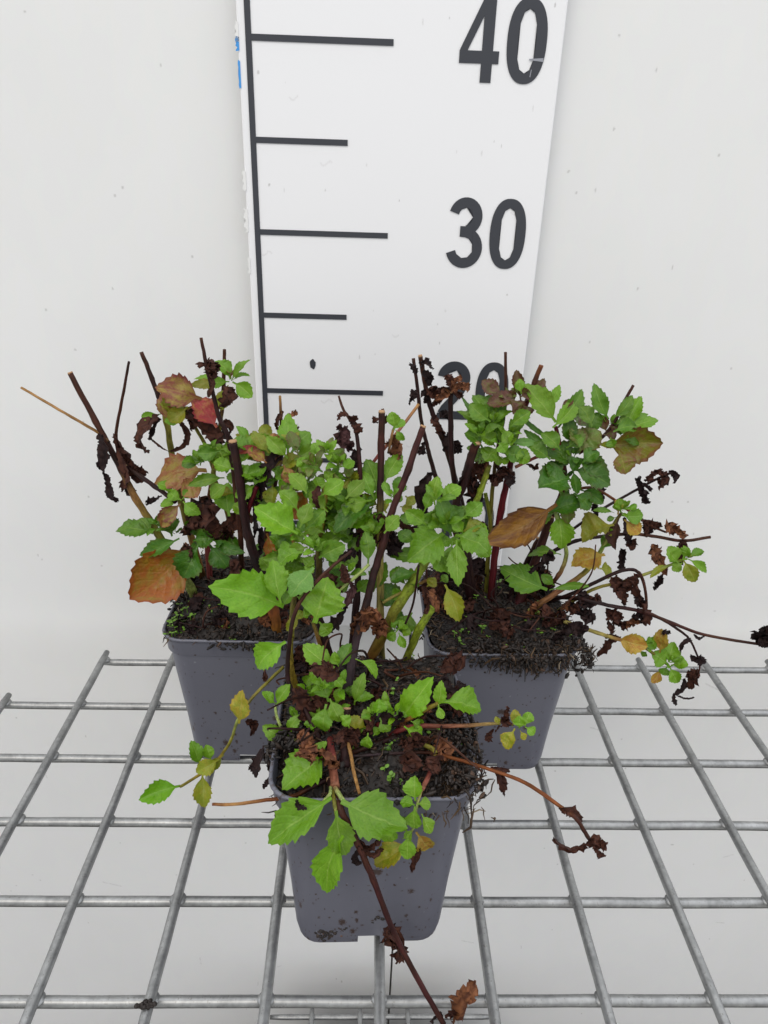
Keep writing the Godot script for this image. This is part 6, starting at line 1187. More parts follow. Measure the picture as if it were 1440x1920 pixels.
const RIGHT_WITHERED := [
	["b",4.2,1.38,[27.9,222.3,104.7,26.4,219.9,108.3,25.5,216.4,106.7]],
	["b",4.4,1.28,[30.9,235.7,103.8,33.2,237.9,108,36.5,234.4,104.7]],
	["b",3.6,0.96,[31.4,232.2,107.4,35,230,104.9,36.5,225.3,104.6]],
	["k",6.7,1.22,[35.6,224.8,108.9,39.3,221.5,106.9,42.4,218.4,105.8]],
	["k",3.9,0.72,[42.1,221.6,106.9,41,216.8,104.6,38.4,214,103.5]],
	["b",4.6,1.28,[35,193.3,106.5,34.1,189.3,106.6,32.6,188,108.9]],
	["b",2.8,1.06,[28.6,232.3,108.1,26.2,235.2,108.9,25.7,236.7,106]],
	["b",4,1.23,[42.3,211.3,105.8,45.5,208.2,105.2,47,206.7,107.6]],
	["b",5.2,1.42,[46,197.8,103.7,47.9,193.5,108.7,49.9,184.8,106.2]],
	["b",4.1,0.73,[50.7,190.5,106.3,52.2,192.8,106.5,54.3,188.8,106.5]],
	["k",4,0.74,[38.7,208.2,103.8,41.6,203.5,107.4,45,198.2,105.1]],
	["b",3.9,1.03,[31.3,222.4,107.9,34.3,220.4,107.5,33.4,216.6,107.6]],
	["kt",4.4,1.33,[46.1,225.4,111.8,41.8,223,115.6,38.9,220.2,112.3]],
	["kt",4.6,1.25,[46,226.3,115.2,50.5,227.4,112.6,56.3,226.5,111]],
	["k",3.8,0.85,[45.3,226.5,115.7,44.7,230,114.5,42.5,233.9,116.9]],
	["k",4.4,0.93,[46.6,225.3,115.4,49.7,222.6,113.6,52.3,223.5,114.5]],
	["k",3.6,1.60,[45.3,224.4,112.4,42.7,226.5,114.3,40,226,114.6]],
	["kt",3.8,1.29,[45.9,227.3,114.6,48.5,230.5,114,51,231.9,114.9]],
	["k",6.7,1.03,[65.5,189.4,121.4,62.6,184.8,120.6,59.1,182,123.1]],
	["k",6.2,1.36,[73.5,186.3,119.2,77.6,184.2,120,82.2,181.7,121.2]],
	["k",6.8,0.96,[74.6,186,122.9,73,181.3,121.9,70.1,178.3,123.9]],
	["b",4,1.07,[78.1,182.9,121.1,79.7,180.2,123.5,80.6,175.7,123.1]],
	["kt",6.1,1.54,[66.9,190,124.3,65.6,182.7,119.2,67.6,177.8,122.2]],
	["b",5.1,1.19,[57.7,183.1,124.3,61.1,176.8,120.2,64.1,175.4,123.8]],
	["k",5.6,1.31,[62,181.8,124.6,60.3,175,121,61.9,170.2,123]],
	["b",6.2,0.74,[62.3,178.9,124.9,62.3,167.8,121,60.1,159.8,121.3]],
	["k",2.8,0.76,[86.9,189.4,123.1,92.4,185.6,119.4,93.1,189.9,124.1]],
	["b",4.5,1.43,[55.9,184.4,120.1,53.8,181.7,124.7,52.5,174.3,122]],
	["k",5.1,1.68,[67.4,182,121.1,71.5,178.7,120.5,75.6,179.8,121.2]],
	["k",3.7,1.35,[74,139.3,110.2,69.5,148.3,114.4,66.3,149.9,114.3]],
	["b",3.6,1.25,[77.8,146.5,110.6,75.3,142.8,113.4,70.1,141.5,114.4]],
	["b",7.5,1.25,[64.6,123.4,110.3,70.8,119.5,112.7,75.6,115.4,114.7]],
	["b",6.9,0.65,[60.3,119.4,109.9,62.5,110.5,110.2,65.8,104.8,112.8]],
	["b",7.5,1.14,[52.6,118.8,109,54.6,109.2,111.2,53.9,97.5,110.5]],
	["k",6.3,0.95,[72,112.1,109.4,67.3,106.4,112.4,62.9,101.2,113.1]],
	["b",6.3,1.23,[83.7,116,112.5,88.9,112.2,112.2,94.6,115.1,113.7]],
	["b",7.4,0.71,[104.7,123.8,112.8,104.5,116.3,112.4,103.1,109.9,113.9]],
	["k",6.3,0.61,[49.8,111.8,109.7,46.8,103.5,114.2,45.9,92.1,114]],
	["b",3.9,1.37,[156,175.6,104.4,160.7,167,102.7,165.3,159.8,104.1]],
	["b",3.6,1.38,[158.7,170.4,101.3,164.3,167.1,99.7,165.3,166.9,103.6]],
	["k",4.8,1.63,[162.6,171.4,101.8,167.1,175.6,100.6,171.4,177.9,101.2]],
	["k",6.6,1.68,[171.2,177.4,101.8,171.8,171.5,100.3,168.7,168.9,104.9]],
	["b",3.9,1.03,[176,178.1,100.1,178.5,175,100.2,177.8,172.4,103.4]],
	["b",3.7,1.25,[163.7,166.1,101.8,162.7,162.6,103.1,166.5,157.5,100.6]],
	["b",3.8,1.07,[131,174,110.2,134.2,168.6,110.3,135.6,164.3,112.3]],
	["b",3.3,0.89,[130,163.2,114.4,132.9,157.4,109.9,132.5,157.4,114.5]],
	["b",3.6,1.68,[133.5,155.7,111.1,134.4,150.6,109.6,135.3,146.8,110.9]],
	["b",3.9,1.37,[150.1,152.7,111.2,152.5,144.7,114,155.1,139,114.9]],
	["k",4.9,0.87,[155.7,137.5,110.1,158,135.9,111.6,159.3,138.5,110]],
	["k",4.5,1.18,[159.9,152.9,111,163.3,147,110,164.5,141.7,113.1]],
	["k",4.9,0.73,[161.8,150,110.7,166.9,149.4,110.5,172.6,147.1,109.9]],
	["b",3.6,0.88,[162.3,148.8,111.6,166.5,144.3,109.4,167.4,144,112.1]],
	["kt",6.7,1.64,[173.3,148.4,113.6,180.5,146.2,110.6,186.5,143.4,114.1]],
	["kt",8.6,1.12,[167.5,136.3,114.6,174.8,126.3,110.4,179.2,118.7,114.6]],
	["k",6.1,0.88,[184.6,140.7,114.3,186.8,132.3,111.8,187.9,124,112.2]],
	["b",4.6,1.38,[152,134.7,113.5,153.7,126.4,111.2,152.4,120.9,114.3]],
	["b",3.8,1.06,[178.4,116.2,111.6,180,109.5,109.2,177.8,105.1,110.6]],
	["k",5.4,1.11,[142.2,126.7,131.2,145.8,121.3,132.5,150.6,114.2,129]],
	["k",5.4,1.36,[145.3,120.3,134.4,147.9,115.7,134.7,151,108.3,133.1]],
	["k",4.8,1.11,[150,117.9,132.6,149.8,124.3,135,148.5,127,133.7]],
	["k",4.7,1.26,[154.2,128.8,132,154.5,122.1,134.6,159.7,112.2,132.3]],
	["b",4.5,1.64,[157,116.2,130.8,159.6,111.2,133,162.5,107.7,131.9]],
	["k",5.4,0.65,[158.8,111.8,135,162.5,105.4,135,165.6,96.5,134.7]],
	["k",6.8,1.21,[144.1,98.3,129.4,147.4,101,131,151,100.1,134]],
	["k",6.8,0.74,[148.2,94,130.5,153.1,92.7,129.6,154.7,95.9,130.5]],
	["k",5.6,0.78,[144.4,95.3,129.9,146,92.3,133.5,148.9,86.9,130.2]],
	["kt",6.1,1.32,[154.7,95.6,132.7,159.4,95.9,129.8,160.2,96.6,134]],
	["b",4.9,0.89,[157.6,100.5,134.3,161.6,100.6,133.4,164.3,99.2,133.4]],
	["k",7.2,1.60,[128,113.3,131.5,133.3,111.1,131.3,135.8,114.7,131.4]],
	["b",6,0.69,[124.2,116.1,131.6,127.3,112.2,133.8,131.2,106.3,132.8]],
	["b",6.1,0.86,[128.2,102.7,130.3,131,100.6,132.5,135.4,99.7,133.7]],
	["b",5.5,1.06,[121.2,108.2,130.5,125.4,103.3,131.3,129.5,101.9,131.8]],
	["k",3.4,0.98,[146.9,87.1,134.5,145.8,78.8,132.6,142.6,71,130.7]],
	["k",4.3,0.67,[145.7,87.5,132,150.1,84.5,130,150.7,81.8,131.4]],
	["k",4.8,1.26,[126.1,111.6,132.9,123.4,107.1,134.2,120.8,103.5,134.4]],
	["b",2.1,0.79,[189.8,92,141.3,185.6,89.8,142.4,185.1,83.8,142.3]],
	["b",4,1.09,[191.8,81.5,142.2,196.4,78.4,142,201.2,77,140.2]],
	["b",3.4,0.86,[195.2,79.9,144,198.9,76.8,142.8,201.4,77.7,141]],
	["k",5,1.12,[199.5,69,142.8,197.3,63.1,142.3,195.6,56.3,140.8]],
	["k",4.7,1.01,[192.3,67.1,141.4,195.9,68.2,142.8,197,71.8,144.3]],
	["b",2.8,0.87,[191.3,64.5,142.2,191.7,56.7,142.4,187.7,53.2,143]],
	["b",1.9,1.35,[189,51.9,140.5,187.7,50.5,144.5,192.6,42.4,139.9]],
	["b",1.1,0.86,[190.6,50.3,140.6,195.8,49.2,141.9,201.2,49.9,141.7]],
	["b",3,0.76,[172.6,94.5,140.1,171.6,99.4,144.7,176.9,93.3,139.2]],
	["b",2.1,1.45,[189.1,96.5,143.4,194.6,92.8,141.2,197.4,93.6,140.2]],
	["b",7.8,1.04,[224.6,100.4,144.9,232.1,92.7,140.2,234.1,89,143.2]],
	["b",6,1.33,[227.7,91,145,232.1,93,142.6,233.4,98,144.4]],
	["b",5.4,0.77,[229.4,99,139.8,232.5,97.8,141.7,235.4,95.3,143.2]],
	["k",7.5,0.67,[101.8,113.7,115.3,103.6,109.4,114.3,92.8,106.1,120]],
	["b",5.4,1.44,[102,140.8,135.8,103,140.4,137.1,93.9,130.5,135.9]],
	["b",6.1,0.60,[80.6,103.3,132.4,83.4,100.6,133.4,77.9,98.5,138.4]],
	["k",6.1,0.74,[63.1,104.3,124.4,62.4,105.8,129.2,61.6,103.5,134.1]],
	["kt",7.6,1.53,[95.1,105.2,138.4,97.8,107.7,135,100.4,107,131.5]],
	["b",5.2,1.06,[94.3,103.7,109.1,90.1,104.1,106.3,85.9,102.8,103.6]],
	["kt",5.3,0.97,[73.7,104,109,71.5,104.5,110.5,69.3,102.7,111.9]],
	["b",5.8,1.57,[113.1,100.9,151.6,110.1,102.9,153,107.2,99,154.4]],
	["b",4.6,0.61,[98.5,103.6,149.4,94.3,105.8,149.8,90.1,102.3,150.2]],
	["b",4.9,1.42,[89.9,103,125,87.3,103.3,121,84.6,103.2,117]],
	["k",6.2,0.64,[56.9,101.9,103.1,53.8,103.3,101.4,50.7,103,99.6]],
	["b",7.9,1.33,[114.1,101.4,100.3,110.8,105.2,100.4,107.6,102.5,100.5]],
	["k",6.1,1.34,[107.9,106,136.9,105.9,108.6,141,103.8,107.2,145.2]],
	["k",6.4,0.62,[53.1,101.1,96.4,49.1,101,95.6,45,99.4,94.7]],
	["kt",5.4,1.37,[116.8,101.1,93.7,116,103.5,91.2,115.2,100.3,88.8]],
	["k",4.5,0.77,[83.3,101.2,146.2,78,103.2,145.6,72.6,100.8,145.1]],
	["k",5.1,0.68,[48.3,104.3,127.9,44.9,104.3,127.8,41.5,104.2,127.7]],
	["b",5.7,0.97,[66.9,101.4,96.6,69.8,104.5,97.1,72.6,101.9,97.5]],
	["k",6.4,1.22,[98,102,118.2,102.3,101.4,117.3,106.5,103.8,116.3]],
	["kt",5.2,0.83,[118.2,102,126.1,122.6,103.4,126.4,127,100.6,126.7]],
	["k",6.6,1.12,[105.5,100.4,138,107.5,104.1,140.3,109.5,100.3,142.7]],
	["k",7.4,0.75,[111.9,105.3,140.1,112.6,106,142.7,113.3,105.4,145.2]],
	["b",7.8,1.17,[107.1,103.4,105.5,112,102.8,105,116.9,105,104.4]],
	["k",6.4,1.25,[78.1,102.4,88.6,78.4,105.2,83.2,78.6,103.7,77.8]],
	["k",5.1,1.12,[58.7,103.3,95.7,61.1,106.6,93.6,63.6,101.7,91.5]],
	["k",5.2,1.57,[50.4,105.3,103.5,54.2,106.8,99.8,57.9,105.3,96.1]],
	["kt",7,0.63,[94.5,103,101.9,94.8,102.8,104.4,95,103.9,107]],
	["k",7.3,1.36,[47.5,100,108.3,42.5,102.8,106.3,37.6,97.3,104.2]],
	["kt",7.5,1.20,[108.1,104.2,98.8,105.3,107.4,98.2,102.6,101.8,97.5]],
	["k",6.1,1.49,[93.9,103.2,124.6,97.6,103.1,123.5,101.4,100.7,122.4]],
	["b",5.9,0.63,[63.1,105.1,148.2,61.4,108.9,152.4,59.8,106.8,156.7]],
	["k",7.3,1.20,[68.2,105.9,102.3,67.9,108.6,107,67.6,105,111.6]],
	["k",5.8,1.29,[84.1,104.9,143.6,79.4,108.2,141.9,74.6,103.7,140.2]],
	["k",6.8,1.11,[80.4,100.4,152.9,82.1,104.2,150.5,83.8,101.5,148]],
	["k",7.9,0.82,[52.4,104.3,105.4,54.2,105.7,101.5,56,105.9,97.7]],
	["kt",7.7,1.51,[53.3,102.4,131.3,51.1,105,130.1,48.8,102.8,128.8]],
	["b",7,0.81,[112.9,106.3,154.9,117.3,110,156.6,121.7,108.3,158.4]],
]
const WALL_SPECKS := [-250.3,50.1,1.2, -247.8,46.4,1, -195.4,211,0.4, -198.1,159.8,0.6, -210.3,237,0.5, -155.2,307.6,0.5, -150.3,312.2,0.5, -203.5,101.4,0.6, -202.4,41.5,0.6, -299.6,-115,0.7, -242.7,-136,0.7, -34.5,-280.7,1.6, 14.9,-361.9,1.1, -26.8,-324.4,1.1, 251.9,-169.4,1, 210.9,19.3,0.9, 246.5,-56.6,1.4, 318.7,-272.7,2.1, 233.3,-369.7,1.4, 215.7,-408.2,1.2, 136.8,179.8,0.6, 237.2,106.5,1, 206.7,-302.8,1.4, 249.5,106.7,0.6, 259.9,79.4,0.8, 143.2,399.8,0.5, 168.1,383.8,0.5, 148.4,353.1,0.6, 142.6,319.4,1, 131.1,317.6,0.8, 124.3,329.3,0.7, 215.6,340.9,0.5, 180.7,261.3,0.5, 256.5,209.7,0.6, 154.4,225.5,0.9, 294.1,7.8,0.9, 200.9,275.3,0.5, -192.5,400,0.4, -119.7,377.1,0.5, -164.6,251.8,0.7, -110.9,273,0.5, -180.8,-321.2,1.1, -318.5,-330,1.1, -280.9,-397.7,1.1, -344.2,-338.3,1.4, -351.2,-346.6,1.1, -325,-322,1.1, -230.7,-274.4,1, 189.9,-279.1,1.3, 246.5,-294.5,1.1, 241.8,-133.1,1.2, 186,-173.5,1.5, 168.3,-153.6,1.7, -12.6,-501.3,2.4, -18.7,-496.3,1.8, 392.8,-423.6,1.2, 347.1,-301.9,0.8, 406.2,-326.3,0.8, 272.3,-564.9,1.6, 24.7,-542.7,1.2, 320.1,-318.4,0.8, -185.8,-371.3,0.8, -108.1,-273.5,0.8, -126.4,-236.4,0.8]

const STEM_COLOURS := {
	"brown": Color(0.067, 0.025, 0.015), "dark": Color(0.027, 0.011, 0.010), "blackb": Color(0.012, 0.006, 0.006),
	"wineb": Color(0.049, 0.015, 0.013), "wine": Color(0.092, 0.008, 0.013), "rust": Color(0.167, 0.054, 0.017),
	"tan": Color(0.236, 0.121, 0.036), "straw": Color(0.360, 0.198, 0.071), "straw2": Color(0.277, 0.235, 0.065),
	"olive": Color(0.154, 0.146, 0.022), "oliv2": Color(0.208, 0.191, 0.030), "ochreo": Color(0.211, 0.151, 0.019),
	"ochre": Color(0.284, 0.139, 0.020), "pale": Color(0.242, 0.293, 0.072), "palel": Color(0.300, 0.385, 0.121),
	"lime": Color(0.189, 0.257, 0.023), "pink": Color(0.214, 0.049, 0.043), "pinktan": Color(0.267, 0.114, 0.067),
	"slate": Color(0.038, 0.024, 0.026)}
# main, second, vein, share of the second colour, edge colour, share of the edge (all linear)
const LEAF_COLOURS := {
	"g": [Color(0.081, 0.191, 0.008), Color(0.119, 0.234, 0.011), Color(0.207, 0.335, 0.048), 0.35, Color(0.097, 0.144, 0.010), 0.2],
	"l": [Color(0.123, 0.262, 0.009), Color(0.158, 0.301, 0.016), Color(0.259, 0.390, 0.064), 0.35, Color(0.123, 0.188, 0.013), 0.15],
	"L": [Color(0.131, 0.295, 0.006), Color(0.168, 0.327, 0.016), Color(0.254, 0.406, 0.061), 0.3, Color(0.127, 0.228, 0.009), 0.1],
	"d": [Color(0.046, 0.137, 0.008), Color(0.071, 0.165, 0.010), Color(0.128, 0.237, 0.035), 0.35, Color(0.087, 0.054, 0.008), 0.35],
	"c": [Color(0.112, 0.243, 0.046), Color(0.139, 0.274, 0.060), Color(0.225, 0.347, 0.099), 0.3, Color(0.105, 0.188, 0.025), 0.1],
	"r": [Color(0.106, 0.169, 0.022), Color(0.146, 0.146, 0.041), Color(0.172, 0.222, 0.054), 0.5, Color(0.123, 0.030, 0.022), 0.6],
	"br": [Color(0.103, 0.035, 0.023), Color(0.103, 0.103, 0.015), Color(0.128, 0.061, 0.035), 0.45, Color(0.084, 0.021, 0.021), 0.7],
	"br2": [Color(0.141, 0.200, 0.057), Color(0.150, 0.066, 0.049), Color(0.193, 0.218, 0.092), 0.4, Color(0.105, 0.047, 0.030), 0.4],
	"bz": [Color(0.148, 0.148, 0.009), Color(0.168, 0.067, 0.021), Color(0.222, 0.197, 0.029), 0.45, Color(0.138, 0.033, 0.025), 0.7],
	"m": [Color(0.322, 0.236, 0.038), Color(0.233, 0.042, 0.043), Color(0.355, 0.223, 0.060), 0.52, Color(0.190, 0.022, 0.034), 0.8],
	"m2": [Color(0.270, 0.201, 0.035), Color(0.258, 0.079, 0.036), Color(0.331, 0.196, 0.067), 0.55, Color(0.230, 0.040, 0.025), 0.7],
	"p": [Color(0.325, 0.039, 0.042), Color(0.360, 0.153, 0.046), Color(0.364, 0.083, 0.060), 0.35, Color(0.217, 0.009, 0.035), 0.7],
	"o": [Color(0.277, 0.076, 0.008), Color(0.233, 0.152, 0.014), Color(0.328, 0.139, 0.021), 0.45, Color(0.223, 0.039, 0.010), 0.7],
	"ob": [Color(0.237, 0.107, 0.010), Color(0.122, 0.043, 0.013), Color(0.228, 0.119, 0.018), 0.45, Color(0.061, 0.019, 0.009), 0.8],
	"y": [Color(0.197, 0.239, 0.012), Color(0.244, 0.236, 0.017), Color(0.277, 0.310, 0.050), 0.45, Color(0.225, 0.158, 0.015), 0.35],
	"y2": [Color(0.343, 0.292, 0.023), Color(0.219, 0.269, 0.013), Color(0.370, 0.328, 0.059), 0.4, Color(0.318, 0.183, 0.024), 0.5],
	"yo": [Color(0.377, 0.242, 0.028), Color(0.322, 0.128, 0.019), Color(0.373, 0.272, 0.062), 0.4, Color(0.251, 0.251, 0.016), 0.4],
	"k": [Color(0.053, 0.020, 0.011), Color(0.030, 0.012, 0.008), Color(0.076, 0.034, 0.017), 0.4, Color(0.023, 0.009, 0.007), 0.5],
}
const WITHERED_COLOURS := {
	"k": [Color(0.078, 0.028, 0.017), Color(0.036, 0.014, 0.011)], "b": [Color(0.027, 0.013, 0.012), Color(0.014, 0.008, 0.009)],
	"kt": [Color(0.222, 0.089, 0.039), Color(0.082, 0.030, 0.017)], "kp": [Color(0.091, 0.040, 0.041), Color(0.048, 0.020, 0.021)]}


func _ready() -> void:
	rng.seed = 77
	noise.seed = 5
	noise.noise_type = FastNoiseLite.TYPE_SIMPLEX_SMOOTH
	noise.frequency = 1.0
	set_camera_and_light()
	make_materials()
	build_wall()
	build_shelf()
	build_lower_shelf()
	build_scale_board()
	var left := build_pot("grey square plastic pot left of the scale line, seedlings at its soil edge", Vector3(-0.0643, 0, 0.112), 0.096, 11)
	var front := build_pot("grey square plastic pot standing ahead of the other two, leaves hanging over its rim", Vector3(0.0080, 0, 0.2228), 0.1035, 22)
	var right := build_pot("grey square plastic pot with dark soil and roots spilling over its rim", Vector3(0.081, 0, 0.117), 0.0935, 33)
	fill_pot(left, 0.096, 11, 0.010, 0.013, 0)
	fill_pot(front, 0.1035, 22, 0.000, 0.010, 1)
	fill_pot(right, 0.0935, 33, 0.010, 0.010, 2)
	build_plant("perennial with a large orange leaf and straw-coloured dead twig, in the pot with seedlings", Vector3(-0.0615, 0.09, 0.112), LEFT_STEMS, LEFT_LEAVES, LEFT_WITHERED)
	build_plant("perennial with broad bright green leaves and long twigs trailing over the foremost pot", Vector3(0.0062, 0.1, 0.220), FRONT_STEMS, FRONT_LEAVES, FRONT_WITHERED)
	build_plant("perennial with bronze-topped shoots, wine-red stems and black withered twigs hanging sideways", Vector3(0.081, 0.09, 0.117), RIGHT_STEMS, RIGHT_LEAVES, RIGHT_WITHERED)
	build_debris()


func set_camera_and_light() -> void:
	var cam := Camera3D.new()
	cam.name = "camera"
	cam.position = Vector3(0.00237, 0.32452, 0.46067)
	cam.rotation = Vector3(-0.453991, -0.032811, 0.033511)
	cam.fov = 72.8438
	cam.near = 0.01
	cam.far = 60.0
	add_child(cam)
	cam.current = true
	var sky_mat := ProceduralSkyMaterial.new()
	sky_mat.sky_top_color = Color(0.97, 0.98, 1.0)
	sky_mat.sky_horizon_color = Color(0.60, 0.61, 0.62)
	sky_mat.sky_curve = 0.3
	sky_mat.ground_horizon_color = Color(0.69, 0.69, 0.68)
	sky_mat.ground_bottom_color = Color(0.63, 0.63, 0.62)
	sky_mat.sun_angle_max = 0.0
	var sky := Sky.new()
	sky.sky_material = sky_mat
	var env := Environment.new()
	env.background_mode = Environment.BG_SKY
	env.sky = sky
	env.background_energy_multiplier = 1.0
	env.tonemap_mode = Environment.TONE_MAPPER_LINEAR
	env.tonemap_exposure = 1.9
	env.sdfgi_enabled = true
	env.ssao_enabled = true
	env.ssil_enabled = true
	var we := WorldEnvironment.new()
	we.name = "environment"
	we.environment = env
	add_child(we)
	var sun := DirectionalLight3D.new()
	sun.name = "overcast_sun"
	sun.light_energy = 0.2
	sun.light_angular_distance = 30.0
	sun.light_color = Color(1.0, 0.98, 0.95)
	sun.shadow_enabled = true
	add_child(sun)
	sun.look_at_from_position(Vector3(-0.35, 1.0, 0.75), Vector3.ZERO)


# ---------------------------------------------------------------- materials

func image_texture(img: Image) -> ImageTexture:
	img.generate_mipmaps()
	return ImageTexture.create_from_image(img)

func leaf_texture(key: String, index: int) -> ImageTexture:
	var c: Array = LEAF_COLOURS[key]
	var w := 64
	var h := 128
	var img := Image.create(w, h, false, Image.FORMAT_RGB8)
	for y in h:
		var t := (y + 0.5) / h
		for x in w:
			var s := (x + 0.5) / w * 2.0 - 1.0
			var big: float = noise.get_noise_3d(s * 1.6, t * 3.2, index * 7.3)
			var fine: float = noise.get_noise_3d(s * 9.0, t * 20.0, index * 3.1 + 40.0)
			var spot: float = noise.get_noise_3d(s * 5.0, t * 10.0, index * 5.0 + 90.0)
			var second := smoothstep(-0.42, 0.42, big * 1.0 + spot * 0.35 + (float(c[3]) - 0.5) * 1.1)
			var col: Color = (c[0] as Color).lerp(c[1], second * 0.85)
			var edge := smoothstep(0.72, 1.0, absf(s) + spot * 0.18) * float(c[5])
			edge = maxf(edge, smoothstep(0.90, 1.0, t + spot * 0.05) * float(c[5]))
			col = col.lerp(c[4], edge)
			var rib := 1.0 - smoothstep(0.02, 0.07, absf(s))
			var k := fposmod(t * 7.0 - absf(s) * 2.1, 1.0)
			var lateral := (1.0 - smoothstep(0.0, 0.10, minf(k, 1.0 - k))) * 0.45 * smoothstep(1.0, 0.5, absf(s))
			col = col.lerp(c[2], maxf(rib * 0.65, lateral * 0.34))
			col *= 1.0 + fine * 0.22
			img.set_pixel(x, y, col.linear_to_srgb())
	return image_texture(img)

func leaf_relief() -> ImageTexture:
	var w := 64
	var h := 128
	var img := Image.create(w, h, false, Image.FORMAT_RGBA8)
	for y in h:
		var t := (y + 0.5) / h
		for x in w:
			var s := (x + 0.5) / w * 2.0 - 1.0
			var rib := 1.0 - smoothstep(0.0, 0.12, absf(s))
			var k := fposmod(t * 7.0 - absf(s) * 2.1, 1.0)
			var lateral := (1.0 - smoothstep(0.0, 0.22, minf(k, 1.0 - k)))
			var v: float = 0.62 - rib * 0.30 - lateral * 0.22 + noise.get_noise_2d(s * 8.0, t * 16.0) * 0.20
			img.set_pixel(x, y, Color(v, v, v))
	img.bump_map_to_normal_map(2.0)
	return image_texture(img)

func noise_texture(w: int, h: int, fx: float, fy: float, a: Color, b: Color, low := -0.4, high := 0.4, layer := 0.0) -> ImageTexture:
	# seamless in x and y by blending over the borders is not needed: textures are mapped once or on small parts
	var img := Image.create(w, h, false, Image.FORMAT_RGB8)
	for y in h:
		for x in w:
			var n: float = noise.get_noise_3d(x * fx, y * fy, layer) * 0.65 + noise.get_noise_3d(x * fx * 3.7, y * fy * 3.7, layer + 9.0) * 0.35
			img.set_pixel(x, y, a.lerp(b, smoothstep(low, high, n)).linear_to_srgb())
	return image_texture(img)

func plain(colour: Color, rough: float, metal := 0.0) -> StandardMaterial3D:
	var m := StandardMaterial3D.new()
	m.albedo_color = colour.linear_to_srgb()
	m.roughness = rough
	m.metallic = metal
	m.cull_mode = BaseMaterial3D.CULL_DISABLED
	return m

func make_materials() -> void:
	var relief := leaf_relief()
	var i := 0
	for key in LEAF_COLOURS:
		var m := plain(Color.WHITE, 0.40)
		m.metallic_specular = 0.42
		m.albedo_texture = leaf_texture(key, i)
		m.vertex_color_use_as_albedo = true
		m.normal_enabled = true
		m.normal_texture = relief
		m.normal_scale = 0.9
		if key != "k":
			m.backlight_enabled = true
			m.backlight = Color(0.42, 0.5, 0.25)
		else:
			m.roughness = 0.8
		M["leaf_" + key] = m
		i += 1
	for key in WITHERED_COLOURS:
		var m := plain(Color.WHITE, 0.68)
		m.metallic_specular = 0.3
		m.albedo_texture = noise_texture(48, 96, 0.09, 0.03, WITHERED_COLOURS[key][0], WITHERED_COLOURS[key][1], -0.3, 0.3, i * 4.0)
		m.vertex_color_use_as_albedo = true
		M["withered_" + key] = m
		i += 1
	var st := plain(Color.WHITE, 0.55)
	st.metallic_specular = 0.3
	st.albedo_texture = noise_texture(32, 256, 0.22, 0.05, Color(0.50, 0.47, 0.45), Color(1.15, 1.13, 1.1), -0.4, 0.35, 60.0)
	st.vertex_color_use_as_albedo = true
	M["stem"] = st
	M["cut"] = plain(Color(0.42, 0.25, 0.13), 0.8)
	# white panel wall
	var wall := plain(Color.WHITE, 0.55)
	wall.albedo_texture = wall_texture()
	M["wall"] = wall
	M["gap"] = plain(Color(0.30, 0.29, 0.27), 0.8)
	# galvanised wire
	var wire := plain(Color.WHITE, 0.42, 0.78)
	wire.albedo_texture = wire_texture()
	wire.uv1_triplanar = true
	wire.uv1_world_triplanar = true
	wire.uv1_scale = Vector3(9, 9, 9)
	M["wire"] = wire
	# scale board
	var board := plain(Color.WHITE, 0.30)
	board.albedo_texture = board_texture()
	M["board"] = board
	M["ink"] = plain(Color(0.035, 0.038, 0.048), 0.45)
	M["worn"] = plain(Color(0.30, 0.31, 0.35), 0.6)
	M["tape"] = plain(Color(0.80, 0.80, 0.79), 0.5)
	M["blue_tape"] = plain(Color(0.05, 0.30, 0.72), 0.5)
	# pot
	var pot := plain(Color.WHITE, 0.40)
	pot.albedo_texture = pot_texture()
	M["pot"] = pot
	# soil
	var soil := plain(Color.WHITE, 0.65)
	soil.albedo_texture = noise_texture(256, 256, 0.08, 0.08, Color(0.007, 0.005, 0.004), Color(0.026, 0.015, 0.010), -0.3, 0.5, 3.0)
	M["soil"] = soil
	var crumb := plain(Color.WHITE, 0.6)
	crumb.vertex_color_use_as_albedo = true
	M["crumb"] = crumb
	M["sprout"] = plain(Color(0.135, 0.27, 0.030), 0.45)

func wall_texture() -> ImageTexture:
	var n := 512
	var img := Image.create(n, n, false, Image.FORMAT_RGB8)
	for y in n:
		for x in n:
			var a: float = noise.get_noise_2d(x * 0.012, y * 0.016)
			var b: float = noise.get_noise_3d(x * 0.09, y * 0.05, 4.0)
			var v := 0.795 + a * 0.018 + b * 0.010
			img.set_pixel(x, y, Color(v, v * 1.002, v * 0.997).linear_to_srgb())
	img.resize(2048, 2048, Image.INTERPOLATE_CUBIC)
	# dirt specks and scuffs; the wall is 1.4 m wide and 1.6 m high, its lower left corner at (-0.7, -0.85)
	for k in range(0, WALL_SPECKS.size(), 3):
		dab(img, speck_x(WALL_SPECKS[k]), speck_y(WALL_SPECKS[k + 1]), maxf(1.3, float(WALL_SPECKS[k + 2]) * 1.46 * 0.7), 0.17)
	var r := RandomNumberGenerator.new()
	r.seed = 9
	for k in 40:
		dab(img, r.randf() * 2048.0, r.randf() * 2048.0, r.randf_range(0.7, 1.6), r.randf_range(0.03, 0.10))
	for k in 60:
		var x := r.randf() * 2048.0
		var y := r.randf() * 2048.0
		var ang := r.randf_range(-0.5, 0.5) + (PI / 2 if r.randf() < 0.5 else 0.0)
		for q in r.randi_range(6, 26):
			dab(img, x + cos(ang) * q * 1.1, y + sin(ang) * q * 1.1, 1.0, 0.055 + r.randf() * 0.05)
	return image_texture(img)

func speck_x(mm: float) -> float:
	return (mm * 0.001 + 0.7) / 1.4 * 2048.0

func speck_y(mm: float) -> float:
	return (0.75 - mm * 0.001) / 1.6 * 2048.0

